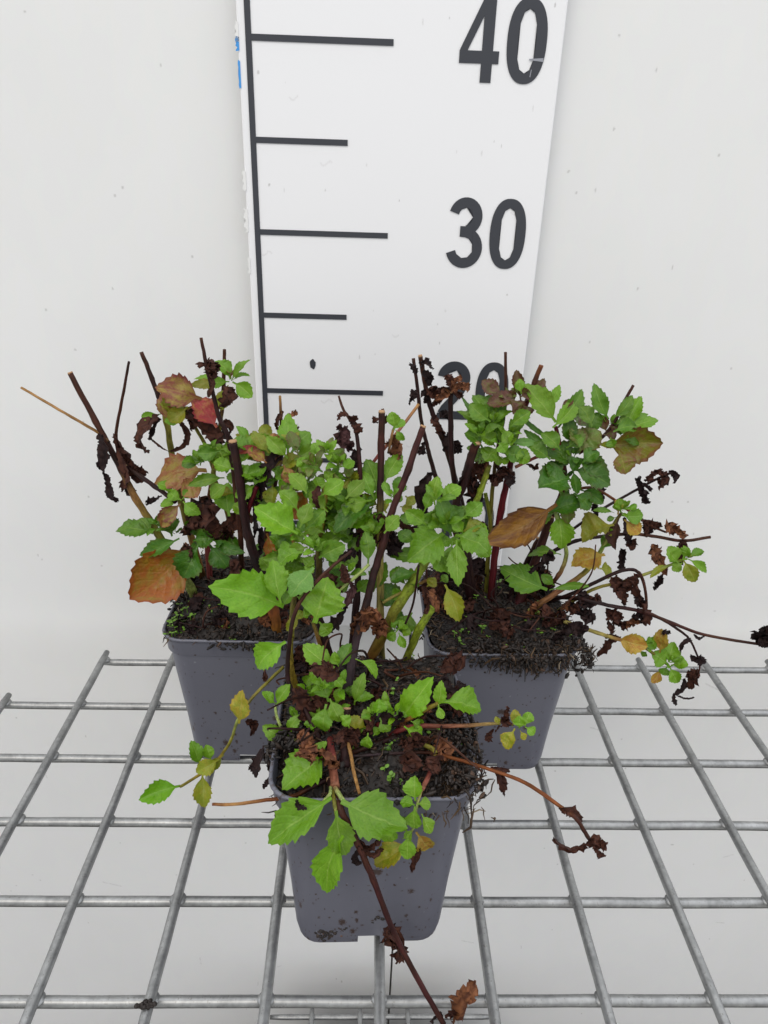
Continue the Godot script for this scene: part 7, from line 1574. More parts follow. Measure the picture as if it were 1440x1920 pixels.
func dab(img: Image, cx: float, cy: float, radius: float, strength: float) -> void:
	var tint := Color(0.16, 0.13, 0.11)
	var stretch := 0.6 + absf(noise.get_noise_2d(cx, cy)) * 1.6
	for y in range(int(cy - radius * 2.0) - 1, int(cy + radius * 2.0) + 2):
		for x in range(int(cx - radius * 2.0) - 1, int(cx + radius * 2.0) + 2):
			if x < 0 or y < 0 or x >= img.get_width() or y >= img.get_height():
				continue
			var d := Vector2((x - cx) / stretch, (y - cy) * stretch).length() / radius
			d += noise.get_noise_2d(x * 0.5, y * 0.5) * 0.5
			if d < 1.0:
				var f := strength * smoothstep(1.0, 0.45, d)
				img.set_pixel(x, y, img.get_pixel(x, y).lerp(tint, f))

func wire_texture() -> ImageTexture:
	var n := 256
	var img := Image.create(n, n, false, Image.FORMAT_RGB8)
	for y in n:
		for x in n:
			var a: float = noise.get_noise_3d(x * 0.030, y * 0.030, 21.0)
			var b: float = noise.get_noise_3d(x * 0.13, y * 0.13, 25.0)
			var c: float = noise.get_noise_3d(x * 0.42, y * 0.42, 29.0)
			var v := 0.32 + a * 0.13 + b * 0.11
			var col := Color(v * 0.985, v, v * 1.0)
			if c + b * 0.5 > 0.52:
				col = col.lerp(Color(0.10, 0.085, 0.07), 0.6)
			img.set_pixel(x, y, col.linear_to_srgb())
	return image_texture(img)

func board_texture() -> ImageTexture:
	var img := Image.create(1024, 1024, false, Image.FORMAT_RGB8)
	img.fill(Color(0.855, 0.86, 0.872).linear_to_srgb())
	var r := RandomNumberGenerator.new()
	r.seed = 19
	for k in 130:
		dab(img, r.randf() * 1024.0, r.randf() * 1024.0, r.randf_range(0.8, 2.4), r.randf_range(0.05, 0.22))
	for k in 25:
		var x := r.randf() * 1024.0
		var y := r.randf() * 1024.0
		for q in r.randi_range(5, 22):
			dab(img, x + q * 1.4, y + sin(q * 0.4) * 2.0, 1.2, 0.05)
	return image_texture(img)

func pot_texture() -> ImageTexture:
	# u once round the pot, v from the foot (0) to the lip (1): plastic with splashes of soil
	var img := Image.create(1024, 256, false, Image.FORMAT_RGB8)
	for y in 256:
		for x in 1024:
			var n: float = noise.get_noise_3d(x * 0.05, y * 0.02, 71.0) * 0.5 + noise.get_noise_3d(x * 0.3, y * 0.3, 75.0) * 0.5
			var v := 1.0 + n * 0.06
			img.set_pixel(x, y, Color(0.120 * v, 0.122 * v, 0.151 * v).linear_to_srgb())
	var r := RandomNumberGenerator.new()
	r.seed = 31
	var soil_tint := Color(0.20, 0.13, 0.10)
	for k in 900:
		var px := r.randf() * 1024.0
		var py := 256.0 * (1.0 - r.randf() if r.randf() < 0.5 else 1.0 - pow(r.randf(), 2.2))
		splash(img, px, py, r.randf_range(0.5, 1.7), soil_tint, r.randf_range(0.45, 0.95), r)
	for k in 70:
		splash(img, r.randf() * 1024.0, r.randf_range(90.0, 256.0) if k % 3 > 0 else r.randf_range(0.0, 40.0), r.randf_range(2.0, 5.5), soil_tint, 0.75, r)
	for k in 70:
		splash(img, r.randf() * 1024.0, r.randf_range(20.0, 250.0), r.randf_range(0.6, 1.5), Color(0.62, 0.62, 0.64), r.randf_range(0.2, 0.5), r)
	return image_texture(img)

func splash(img: Image, cx: float, cy: float, radius: float, tint: Color, strength: float, r: RandomNumberGenerator) -> void:
	var ox := r.randf() * 90.0
	for y in range(int(cy - radius * 2.0) - 1, int(cy + radius * 2.0) + 2):
		for x in range(int(cx - radius * 2.0) - 1, int(cx + radius * 2.0) + 2):
			if x < 0 or y < 0 or x >= img.get_width() or y >= img.get_height():
				continue
			var d := Vector2(x + 0.5 - cx, (y + 0.5 - cy) * 0.75).length() / radius + noise.get_noise_2d(x * 0.35 + ox, y * 0.35) * 0.9
			if d < 1.0:
				img.set_pixel(x, y, img.get_pixel(x, y).lerp(tint, strength * smoothstep(1.0, 0.6, d)))


# ---------------------------------------------------------------- helpers

func thing(called: String, label: String, category: String, at := Vector3.ZERO, group := "") -> Node3D:
	var o := Node3D.new()
	o.name = called
	add_child(o, true)
	o.position = at
	o.set_meta("label", label)
	o.set_meta("category", category)
	if group != "":
		o.set_meta("group", group)
	return o

func part(called: String, mesh: Mesh, material: Material, parent: Node3D, at := Vector3.ZERO) -> MeshInstance3D:
	var o := MeshInstance3D.new()
	o.name = called
	o.mesh = mesh
	o.material_override = material
	o.cast_shadow = GeometryInstance3D.SHADOW_CASTING_SETTING_ON
	parent.add_child(o, true)
	o.position = at
	return o

func box(size: Vector3) -> BoxMesh:
	var b := BoxMesh.new()
	b.size = size
	return b

func grid_mesh(points: Array, colours: Array, rows: int, cols: int, tangents := false, v_scale := 1.0) -> ArrayMesh:
	# points row by row; u runs along a row, v along the rows
	var st := SurfaceTool.new()
	st.begin(Mesh.PRIMITIVE_TRIANGLES)
	for i in rows:
		for j in cols:
			if colours.size() > 0:
				st.set_color(colours[i * cols + j])
			st.set_uv(Vector2(float(j) / (cols - 1), float(i) / (rows - 1) * v_scale))
			st.add_vertex(points[i * cols + j])
	for i in rows - 1:
		for j in cols - 1:
			var a := i * cols + j
			for q in [a, a + cols, a + 1, a + 1, a + cols, a + cols + 1]:
				st.add_index(q)
	st.generate_normals()
	if tangents:
		st.generate_tangents()
	return st.commit()

func curve_points(p: Array, per: int) -> Array:
	var out := []
	for i in p.size() - 1:
		var a: Vector3 = p[maxi(i - 1, 0)]
		var b: Vector3 = p[i]
		var c: Vector3 = p[i + 1]
		var d: Vector3 = p[mini(i + 2, p.size() - 1)]
		for k in per:
			out.append(b.cubic_interpolate(c, a, d, float(k) / per))
	out.append(p[p.size() - 1])
	return out

func table_points(flat: Array, origin: Vector3) -> Array:
	var out := []
	for k in range(0, flat.size(), 3):
		out.append(Vector3(flat[k], flat[k + 1], flat[k + 2]) * 0.001 - origin)
	return out

func tube_mesh(pts: Array, radii: Array, colours: Array, sides := 8, wobble := 0.0, cap := true) -> ArrayMesh:
	var grid := []
	var cols := []
	var n := pts.size()
	var side := Vector3.RIGHT
	var rings: Array = []
	for i in n:
		var dir: Vector3 = ((pts[mini(i + 1, n - 1)] as Vector3) - (pts[maxi(i - 1, 0)] as Vector3)).normalized()
		if absf(dir.dot(side)) > 0.95:
			side = Vector3.FORWARD
		side = (side - dir * side.dot(dir)).normalized()
		var up := dir.cross(side)
		rings.append([pts[i], side, up, radii[i], colours[i] if colours.size() > 0 else Color.WHITE])
	if cap:
		var first: Array = rings[0].duplicate()
		first[3] = 0.0001 * 0.2
		rings.push_front(first)
		var last: Array = rings[rings.size() - 1].duplicate()
		last[3] = 0.00002
		rings.append(last)
	for ring in rings:
		for j in sides + 1:
			var a := TAU * (j % sides) / sides
			var r: float = ring[3]
			if wobble > 0.0:
				var at: Vector3 = ring[0]
				r *= 1.0 + wobble * noise.get_noise_3d(at.x * 260.0 + cos(a) * 0.9, at.y * 260.0 + sin(a) * 0.9, at.z * 260.0)
			grid.append((ring[0] as Vector3) + ((ring[1] as Vector3) * cos(a) + (ring[2] as Vector3) * sin(a)) * r)
			cols.append(ring[4])
	return grid_mesh(grid, cols, rings.size(), sides + 1, false, 1.0)


# ---------------------------------------------------------------- setting

func build_wall() -> void:
	var wall := Node3D.new()
	wall.name = "back_wall"
	add_child(wall)
	wall.position = Vector3(0, 0, -0.014)
	wall.set_meta("kind", "structure")
	wall.set_meta("label", "white panel wall with dirt specks behind the pots")
	var seam := 0.0435
	for span in [[-0.7, seam - 0.0011], [seam + 0.0011, 0.7]]:
		var st := SurfaceTool.new()
		st.begin(Mesh.PRIMITIVE_TRIANGLES)
		# slab with one continuous texture over both panels
		var x0: float = span[0]
		var x1: float = span[1]
		var y0 := -0.85
		var y1 := 0.75
		var quads := [
			[Vector3(x0, y0, 0), Vector3(x0, y1, 0), Vector3(x1, y1, 0), Vector3(x1, y0, 0)],
			[Vector3(x1, y0, -0.01), Vector3(x1, y1, -0.01), Vector3(x0, y1, -0.01), Vector3(x0, y0, -0.01)],
			[Vector3(x0, y0, -0.01), Vector3(x0, y1, -0.01), Vector3(x0, y1, 0), Vector3(x0, y0, 0)],
			[Vector3(x1, y0, 0), Vector3(x1, y1, 0), Vector3(x1, y1, -0.01), Vector3(x1, y0, -0.01)],
			[Vector3(x0, y1, 0), Vector3(x0, y1, -0.01), Vector3(x1, y1, -0.01), Vector3(x1, y1, 0)],
			[Vector3(x0, y0, -0.01), Vector3(x0, y0, 0), Vector3(x1, y0, 0), Vector3(x1, y0, -0.01)]]
		st.set_smooth_group(-1)
		for q in quads:
			for k in [0, 1, 2, 0, 2, 3]:
				var v: Vector3 = q[k]
				st.set_uv(Vector2((v.x + 0.7) / 1.4, (0.75 - v.y) / 1.6))
				st.add_vertex(v)
		st.generate_normals()
		part("panel", st.commit(), M.wall, wall)
	part("joint_strip", box(Vector3(0.05, 1.5, 0.004)), M.gap, wall, Vector3(seam, -0.05, -0.0135))

func wire_mesh(a: Vector3, b: Vector3, radius: float) -> ArrayMesh:
	var pts := []
	var radii := []
	var n := int(a.distance_to(b) / 0.012) + 2
	for i in n + 1:
		var t := float(i) / n
		var p := a.lerp(b, t)
		p.y += noise.get_noise_2d(p.x * 9.0 + a.z * 50.0, p.z * 9.0 + a.x * 50.0) * 0.0006
		p.x += noise.get_noise_2d(p.z * 7.0, a.x * 80.0) * 0.0006
		pts.append(p)
		radii.append(radius * (1.0 + 0.05 * noise.get_noise_3d(p.x * 70.0, p.z * 70.0, a.x * 30.0)) * (0.8 if i == 0 or i == n else 1.0))
	return tube_mesh(pts, radii, [], 10, 0.0, true)

func build_shelf() -> void:
	var shelf := thing("wire_shelf", "galvanised wire mesh shelf carrying the three pots", "shelf", Vector3(0, 0, 0))
	var gx := -0.18664
	var sx := 0.050029
	var gz := 0.0445
	var sz := 0.046883
	var r := 0.0025
	var weld := SphereMesh.new()
	weld.radius = 1.0
	weld.height = 2.0
	weld.radial_segments = 10
	weld.rings = 5
	for i in range(-7, 18):
		var z0 := gz - 0.0062 if i >= 0 else gz + sz - 0.0055
		part("wire", wire_mesh(Vector3(gx + sx * i, -r, z0), Vector3(gx + sx * i, -r, gz + sz * 11.3), r), M.wire, shelf)
	for k in 12:
		var x0 := gx - 0.004 if k == 0 else gx - sx * 7.1
		part("wire", wire_mesh(Vector3(x0, -r - 0.0041, gz + sz * k), Vector3(gx + sx * 17.1, -r - 0.0041, gz + sz * k), r), M.wire, shelf)
	for i in range(-1, 11):
		for k in range(0, 7):
			if i < 0 and k == 0:
				continue
			var w := part("weld", weld, M.wire, shelf, Vector3(gx + sx * i, -r - 0.0022, gz + sz * k))
			w.scale = Vector3(0.0040, 0.0019, 0.0036) * rng.randf_range(0.92, 1.1)

func build_lower_shelf() -> void:
	var shelf := thing("wire_shelf", "lower galvanised wire shelf glimpsed under the foremost pot", "shelf", Vector3(0.02, -0.46, 0.045))
	part("wire", wire_mesh(Vector3(-0.104, 0, 0), Vector3(0.125, 0, 0), 0.0026), M.wire, shelf)
	part("wire", wire_mesh(Vector3(-0.104, 0, 0.047), Vector3(0.125, 0, 0.047), 0.0026), M.wire, shelf)
	for i in 5:
		part("wire", wire_mesh(Vector3(-0.1105 + 0.0495 * i, 0.0042, -0.006), Vector3(-0.1105 + 0.0495 * i, 0.0042, 0.06), 0.0026), M.wire, shelf)
	# soil in the tray below: heaped up behind the middle of the shelf, a hand lower elsewhere
	var pts := []
	for i in 50:
		for j in 90:
			var x := -0.85 + 1.7 * j / 89.0
			var z := lerpf(-0.0585, 0.80, pow(i / 49.0, 1.9))
			var heap := smoothstep(0.125, 0.105, absf(x - 0.01)) * smoothstep(-0.004, 0.008, z) * smoothstep(0.35, 0.2, z)
			pts.append(Vector3(x, -0.14 + heap * 0.128 + 0.012 * noise.get_noise_2d(x * 40.0, z * 40.0) + 0.008 * noise.get_noise_2d(x * 130.0, z * 130.0), z))
	var bed := MeshInstance3D.new()
	bed.name = "soil_heap"
	bed.mesh = grid_mesh(pts, [], 50, 90)
	bed.material_override = M.soil
	add_child(bed)
	bed.position = Vector3(0.02, -0.46, 0.045)
	bed.set_meta("label", "dark potting soil in the tray of the lower wire shelf")
	bed.set_meta("category", "soil")
	bed.set_meta("kind", "stuff")


# ---------------------------------------------------------------- scale board

func plate(polys: Array, z0: float, z1: float) -> ArrayMesh:
	# flat cut-outs: each polygon (Vector2, metres) is given a top face and edges
	var st := SurfaceTool.new()
	st.begin(Mesh.PRIMITIVE_TRIANGLES)
	st.set_smooth_group(-1)
	for poly in polys:
		var pts := PackedVector2Array(poly)
		if Geometry2D.is_polygon_clockwise(pts):
			pts.reverse()
		var tri := Geometry2D.triangulate_polygon(pts)
		for k in range(0, tri.size(), 3):
			for q in [tri[k], tri[k + 2], tri[k + 1]]:
				st.add_vertex(Vector3(pts[q].x, pts[q].y, z1))
		for k in pts.size():
			var a := pts[k]
			var b := pts[(k + 1) % pts.size()]
			for v in [Vector3(a.x, a.y, z0), Vector3(a.x, a.y, z1), Vector3(b.x, b.y, z1), Vector3(a.x, a.y, z0), Vector3(b.x, b.y, z1), Vector3(b.x, b.y, z0)]:
				st.add_vertex(v)
	st.generate_normals()
	return st.commit()

func stroke(path: Array, half: float) -> Array:
	var left := []
	var right := []
	for i in path.size():
		var d: Vector2 = ((path[mini(i + 1, path.size() - 1)] as Vector2) - (path[maxi(i - 1, 0)] as Vector2)).normalized()
		var nrm := Vector2(-d.y, d.x) * half
		left.append((path[i] as Vector2) + nrm)
		right.append((path[i] as Vector2) - nrm)
	right.reverse()
	return left + right

func arc(c: Vector2, rx: float, ry: float, a0: float, a1: float, n := 18) -> Array:
	var out := []
	for i in n + 1:
		var a := deg_to_rad(lerpf(a0, a1, float(i) / n))
		out.append(c + Vector2(cos(a) * rx, sin(a) * ry))
	return out

func union(shapes: Array) -> Array:
	var whole := PackedVector2Array(shapes[0])
	for k in range(1, shapes.size()):
		var merged := Geometry2D.merge_polygons(whole, PackedVector2Array(shapes[k]))
		for m in merged:
			if not Geometry2D.is_polygon_clockwise(m):
				whole = m
				break
	return [Array(whole)]

func digit(d: int) -> Array:
	# polygons of a bold narrow numeral, 22 mm wide and 40.5 mm high, origin at its lower left
	var w := 0.0222
	var h := 0.0405
	var t := 0.0029
	if d == 0:
		var polys := []
		for half in [[90.0, 270.0], [-90.0, 90.0]]:
			var outer := []
			var inner := []
			for i in 25:
				var a := deg_to_rad(lerpf(half[0], half[1], i / 24.0))
				var e := 0.86
				var cx := signf(cos(a)) * pow(absf(cos(a)), e)
				var cy := signf(sin(a)) * pow(absf(sin(a)), e)
				outer.append(Vector2(w * 0.5 + cx * w * 0.5, h * 0.5 + cy * h * 0.5))
				inner.append(Vector2(w * 0.5 + cx * (w * 0.5 - 0.0060), h * 0.5 + cy * (h * 0.5 - 0.0052)))
			inner.reverse()
			polys.append(outer + inner)
		return polys
	if d == 1:
		return [[Vector2(w * 0.46, 0), Vector2(w * 0.74, 0), Vector2(w * 0.74, h), Vector2(w * 0.52, h), Vector2(w * 0.46, h * 0.93)],
			[Vector2(w * 0.46, h * 0.93), Vector2(w * 0.46, h * 0.74), Vector2(w * 0.16, h * 0.66), Vector2(w * 0.16, h * 0.80), Vector2(w * 0.36, h * 0.86)]]
	if d == 2:
		var p := arc(Vector2(w * 0.48, h * 0.715), w * 0.37, h * 0.213, 172.0, -28.0, 20)
		p.append_array([Vector2(w * 0.70, h * 0.50), Vector2(w * 0.46, h * 0.33), Vector2(w * 0.26, h * 0.20), Vector2(w * 0.16, h * 0.10)])
		return union([stroke(p, t), [Vector2(0.0, 0), Vector2(w, 0), Vector2(w, h * 0.145), Vector2(w * 0.32, h * 0.145), Vector2(w * 0.03, h * 0.11)]])
	if d == 3:
		var top := arc(Vector2(w * 0.47, h * 0.735), w * 0.33, h * 0.195, 165.0, -82.0, 22)
		var low := arc(Vector2(w * 0.48, h * 0.290), w * 0.38, h * 0.222, 82.0, -165.0, 24)
		return union([stroke(top, t), stroke(low, t), [Vector2(w * 0.34, h * 0.45), Vector2(w * 0.55, h * 0.44), Vector2(w * 0.55, h * 0.60), Vector2(w * 0.34, h * 0.60)]])
	return [[Vector2(w * 0.56, 0), Vector2(w * 0.84, 0), Vector2(w * 0.84, h), Vector2(w * 0.56, h)],
		[Vector2(0, h * 0.225), Vector2(w * 0.56, h * 0.225), Vector2(w * 0.56, h * 0.375), Vector2(0, h * 0.375)],
		[Vector2(w * 0.84, h * 0.225), Vector2(w, h * 0.225), Vector2(w, h * 0.375), Vector2(w * 0.84, h * 0.375)],
		[Vector2(0, h * 0.375), Vector2(w * 0.20, h * 0.375), Vector2(w * 0.56, h * 0.77), Vector2(w * 0.56, h)]]

func rect(x0: float, y0: float, x1: float, y1: float) -> Array:
	return [Vector2(x0, y0), Vector2(x1, y0), Vector2(x1, y1), Vector2(x0, y1)]

func build_scale_board() -> void:
	var board := thing("height_scale_board", "white board with dark height scale numbered 20, 30 and 40 on the wall", "measuring board", Vector3(0.018, -0.003, 0))
	var o := Vector2(-0.018, 0.003)
	# panel with chamfered edges
	var x0 := -0.0722 + o.x
	var x1 := 0.1087 + o.x
	var y1 := 0.60
	var c := 0.0008
	var ring := []
	for lv in [[0.0, -0.006], [0.0, -c], [c, 0.0]]:
		var e: float = lv[0]
		var z: float = lv[1]
		ring.append_array([Vector3(x0 + e, e, z), Vector3(x0 + e, y1 - e, z), Vector3(x1 - e, y1 - e, z), Vector3(x1 - e, e, z)])
	var st := SurfaceTool.new()
	st.begin(Mesh.PRIMITIVE_TRIANGLES)
	var faces := [[8, 9, 10, 11], [3, 2, 1, 0]]
	for lv in 2:
		for k in 4:
			faces.append([lv * 4 + k, lv * 4 + (k + 1) % 4, lv * 4 + 4 + (k + 1) % 4, lv * 4 + 4 + k])
	st.set_smooth_group(-1)
	for f in faces:
		for q in [f[0], f[1], f[2], f[0], f[2], f[3]]:
			var v: Vector3 = ring[q]
			st.set_uv(Vector2((v.x - x0) / 0.35, 1.0 - v.y / 0.6))
			st.add_vertex(v)
	st.generate_normals()
	part("panel", st.commit(), M.board, board)
	part("scale_line", plate([rect(-0.0678 + o.x, 0.001, -0.06446 + o.x, y1 - 0.004)], 0.0001, 0.0005), M.ink, board)
	for k in range(1, 12):
		var y := 0.05 * k - 0.01021 + o.y
		var long := 0.0785 if k % 2 == 0 else 0.0534
		part("tick_mark", plate([rect(-0.06443 + o.x, y - 0.0016, -0.06446 + long + o.x, y + 0.0016)], 0.0001, 0.0005), M.ink, board)
	for k in range(1, 6):
		var y := 0.1 * k - 0.01021 + o.y - 0.0174
		if k < 5:
			part("numeral", plate(digit(k), 0.0001, 0.0005), M.ink, board, Vector3(0.0511 + o.x, y, 0))
			part("numeral", plate(digit(0), 0.0001, 0.0005), M.ink, board, Vector3(0.0772 + o.x, y, 0))
	# smudge above the 20 tick
	var blot := []
	for i in 18:
		var a := TAU * i / 18.0
		blot.append(Vector2(-0.0335 + cos(a) * 0.0018 * (1.0 + 0.5 * noise.get_noise_2d(i * 1.7, 3.0)), 0.2085 + sin(a) * 0.0034 * (1.0 + 0.5 * noise.get_noise_2d(i * 1.3, 8.0))) + o)
	part("ink_smudge", plate([blot], 0.0001, 0.0003), M.ink, board)
	# scratches where the print of the 40 is worn through
	for q in [[[0.0905, 0.3846], [0.0985, 0.3852], [0.0985, 0.3834], [0.0905, 0.3840]], [[0.0916, 0.3760], [0.0921, 0.3795], [0.0925, 0.3795], [0.0921, 0.3758]]]:
		var worn := []
		for v in q:
			worn.append(Vector2(v[0], v[1]) + o)
		part("scratch", plate([worn], 0.0005, 0.0007), M.worn, board)
	# torn tape scraps along the board's edge
	for s in [[0.3865, 0.007, "blue_tape", 0.0014], [0.372, 0.014, "blue_tape", 0.0006], [0.392, 0.010, "tape", 0.0014], [0.318, 0.011, "tape", 0.0018], [0.296, 0.014, "tape", 0.0022], [0.270, 0.010, "tape", 0.0012]]:
		var poly := []
		for i in 9:
			poly.append(Vector2(-0.0722 - float(s[3]) * absf(sin(i * 1.1 + float(s[0]) * 60.0)) , float(s[0]) + float(s[1]) * (i / 8.0 - 0.5)) + o)
		poly.append(Vector2(-0.0715, float(s[0]) + float(s[1]) * 0.45) + o)
		poly.append(Vector2(-0.0715, float(s[0]) - float(s[1]) * 0.45) + o)
		part("tape_scrap", plate([poly], 0.0001, 0.0004), M[s[2]], board)


# ---------------------------------------------------------------- pots

func pot_outline(half: float, radius: float, notch: bool) -> Array:
	# [x, z, is_notch] points once round a rounded square, starting at the middle of the front
	var out := []
	var flat := half - radius
	for side in 4:
		var row := []
		for u in [-1.0, -0.72, -0.45]:
			row.append([u * flat, half, false])
		for u in [[-0.0052, false], [-0.0050, true], [0.0050, true], [0.0052, false]]:
			row.append([u[0], half, u[1]])
		for u in [0.45, 0.72, 1.0]:
			row.append([u * flat, half, false])
		for k in range(1, 6):
			var a := PI / 2.0 * k / 6.0
			row.append([flat + sin(a) * radius, flat + cos(a) * radius, false])
		var rot := Basis(Vector3.UP, PI / 2.0 * side)
		for p in row:
			var v: Vector3 = rot * Vector3(p[0], 0, p[1])
			out.append([v.x, v.z, p[2] and notch])
	out.append(out[0].duplicate())
	return out

func build_pot(label: String, at: Vector3, height: float, variant: int) -> Node3D:
	var pot := thing("plant_pot", label, "plant pot", at, "grey pots on the wire shelf")
	var h := height
	# half width, height, corner radius from the foot to below the collar
	var body := [[0.0335, 0.0, 0.0105], [0.0340, 0.003, 0.0110], [0.0345, 0.0058, 0.0112], [0.0362, h * 0.35, 0.0118], [0.0388, h * 0.70, 0.0120], [0.0398, h - 0.0128, 0.0120], [0.0400, h - 0.0118, 0.0120]]
	var inside := [[0.0392, h - 0.0118, 0.0114], [0.0360, h * 0.4, 0.0108], [0.0338, 0.0065, 0.0104]]
	part("body", pot_shell(body, inside, h, variant), M.pot, pot)
	var collar := [[0.0396, h - 0.0122, 0.0118], [0.0411, h - 0.0114, 0.0124], [0.0416, h - 0.0020, 0.0126], [0.0425, h - 0.0017, 0.0130], [0.0428, h - 0.0008, 0.0130], [0.0425, h, 0.0129], [0.0416, h, 0.0124], [0.0411, h - 0.0006, 0.0122], [0.0402, h - 0.012, 0.0118]]
	part("rim", pot_shell(collar, [], h, variant), M.pot, pot)
	pot.rotation.y = [0.01, 0.02, -0.015][variant % 3]
	return pot

func pot_shell(levels: Array, inside: Array, h: float, variant: int) -> ArrayMesh:
	var rows := levels + inside
	var st := SurfaceTool.new()
	st.begin(Mesh.PRIMITIVE_TRIANGLES)
	var cols := 0
	for li in rows.size():
		var lv: Array = rows[li]
		var ring := pot_outline(lv[0], lv[2], float(lv[1]) < 0.005)
		cols = ring.size()
		var before: Array = rows[maxi(li - 1, 0)]
		var after: Array = rows[mini(li + 1, rows.size() - 1)]
		var slope := Vector2(float(after[1]) - float(before[1]), -(float(after[0]) - float(before[0]))).normalized()
		var flat := float(lv[0]) - float(lv[2])
		for i in cols:
			var p: Array = ring[i]
			var y: float = lv[1]
			if p[2]:
				y = 0.0056 + y * 0.05
			var px: float = p[0]
			var pz: float = p[1]
			var out := Vector3(signf(px) * maxf(absf(px) - flat, 0.0), 0, signf(pz) * maxf(absf(pz) - flat, 0.0)).normalized()
			var w := 0.004 * noise.get_noise_3d(px * 18.0 + variant, y * 12.0, pz * 18.0)
			st.set_normal((out * slope.x + Vector3.UP * slope.y).normalized())
			st.set_uv(Vector2(float(i) / (cols - 1), clampf(1.0 - y / h, 0.0, 1.0)))
			st.add_vertex(Vector3(px * (1.0 + w), y, pz * (1.0 + w)))
	for r in rows.size() - 1:
		for j in cols - 1:
			var a := r * cols + j
			for q in [a, a + cols, a + 1, a + 1, a + cols, a + cols + 1]:
				st.add_index(q)
	if inside.size() > 0:
		var base := (rows.size() - 1) * cols
		st.set_uv(Vector2(0.5, 0.9))
		st.set_normal(Vector3.UP)
		st.add_vertex(Vector3(0, 0.0065, 0))
		for j in cols - 1:
			for q in [base + j, rows.size() * cols, base + j + 1]:
				st.add_index(q)
	return st.commit()

func soil_height(x: float, z: float, seed_z: float, tilt: float, mound: float) -> float:
	# above the lip, inside a 39 mm half square
	var u := maxf(absf(x), absf(z)) / 0.040
	var dome := mound * (1.0 - pow(minf(u, 1.0), 2.2))
	var lumps: float = noise.get_noise_3d(x * 45.0, z * 45.0, seed_z) * 0.0045 + noise.get_noise_3d(x * 150.0, z * 150.0, seed_z + 3.0) * 0.0042 + noise.get_noise_3d(x * 420.0, z * 420.0, seed_z + 6.0) * 0.0020
	return dome + lumps * (1.3 - 0.6 * u) - z / 0.040 * tilt - 0.004

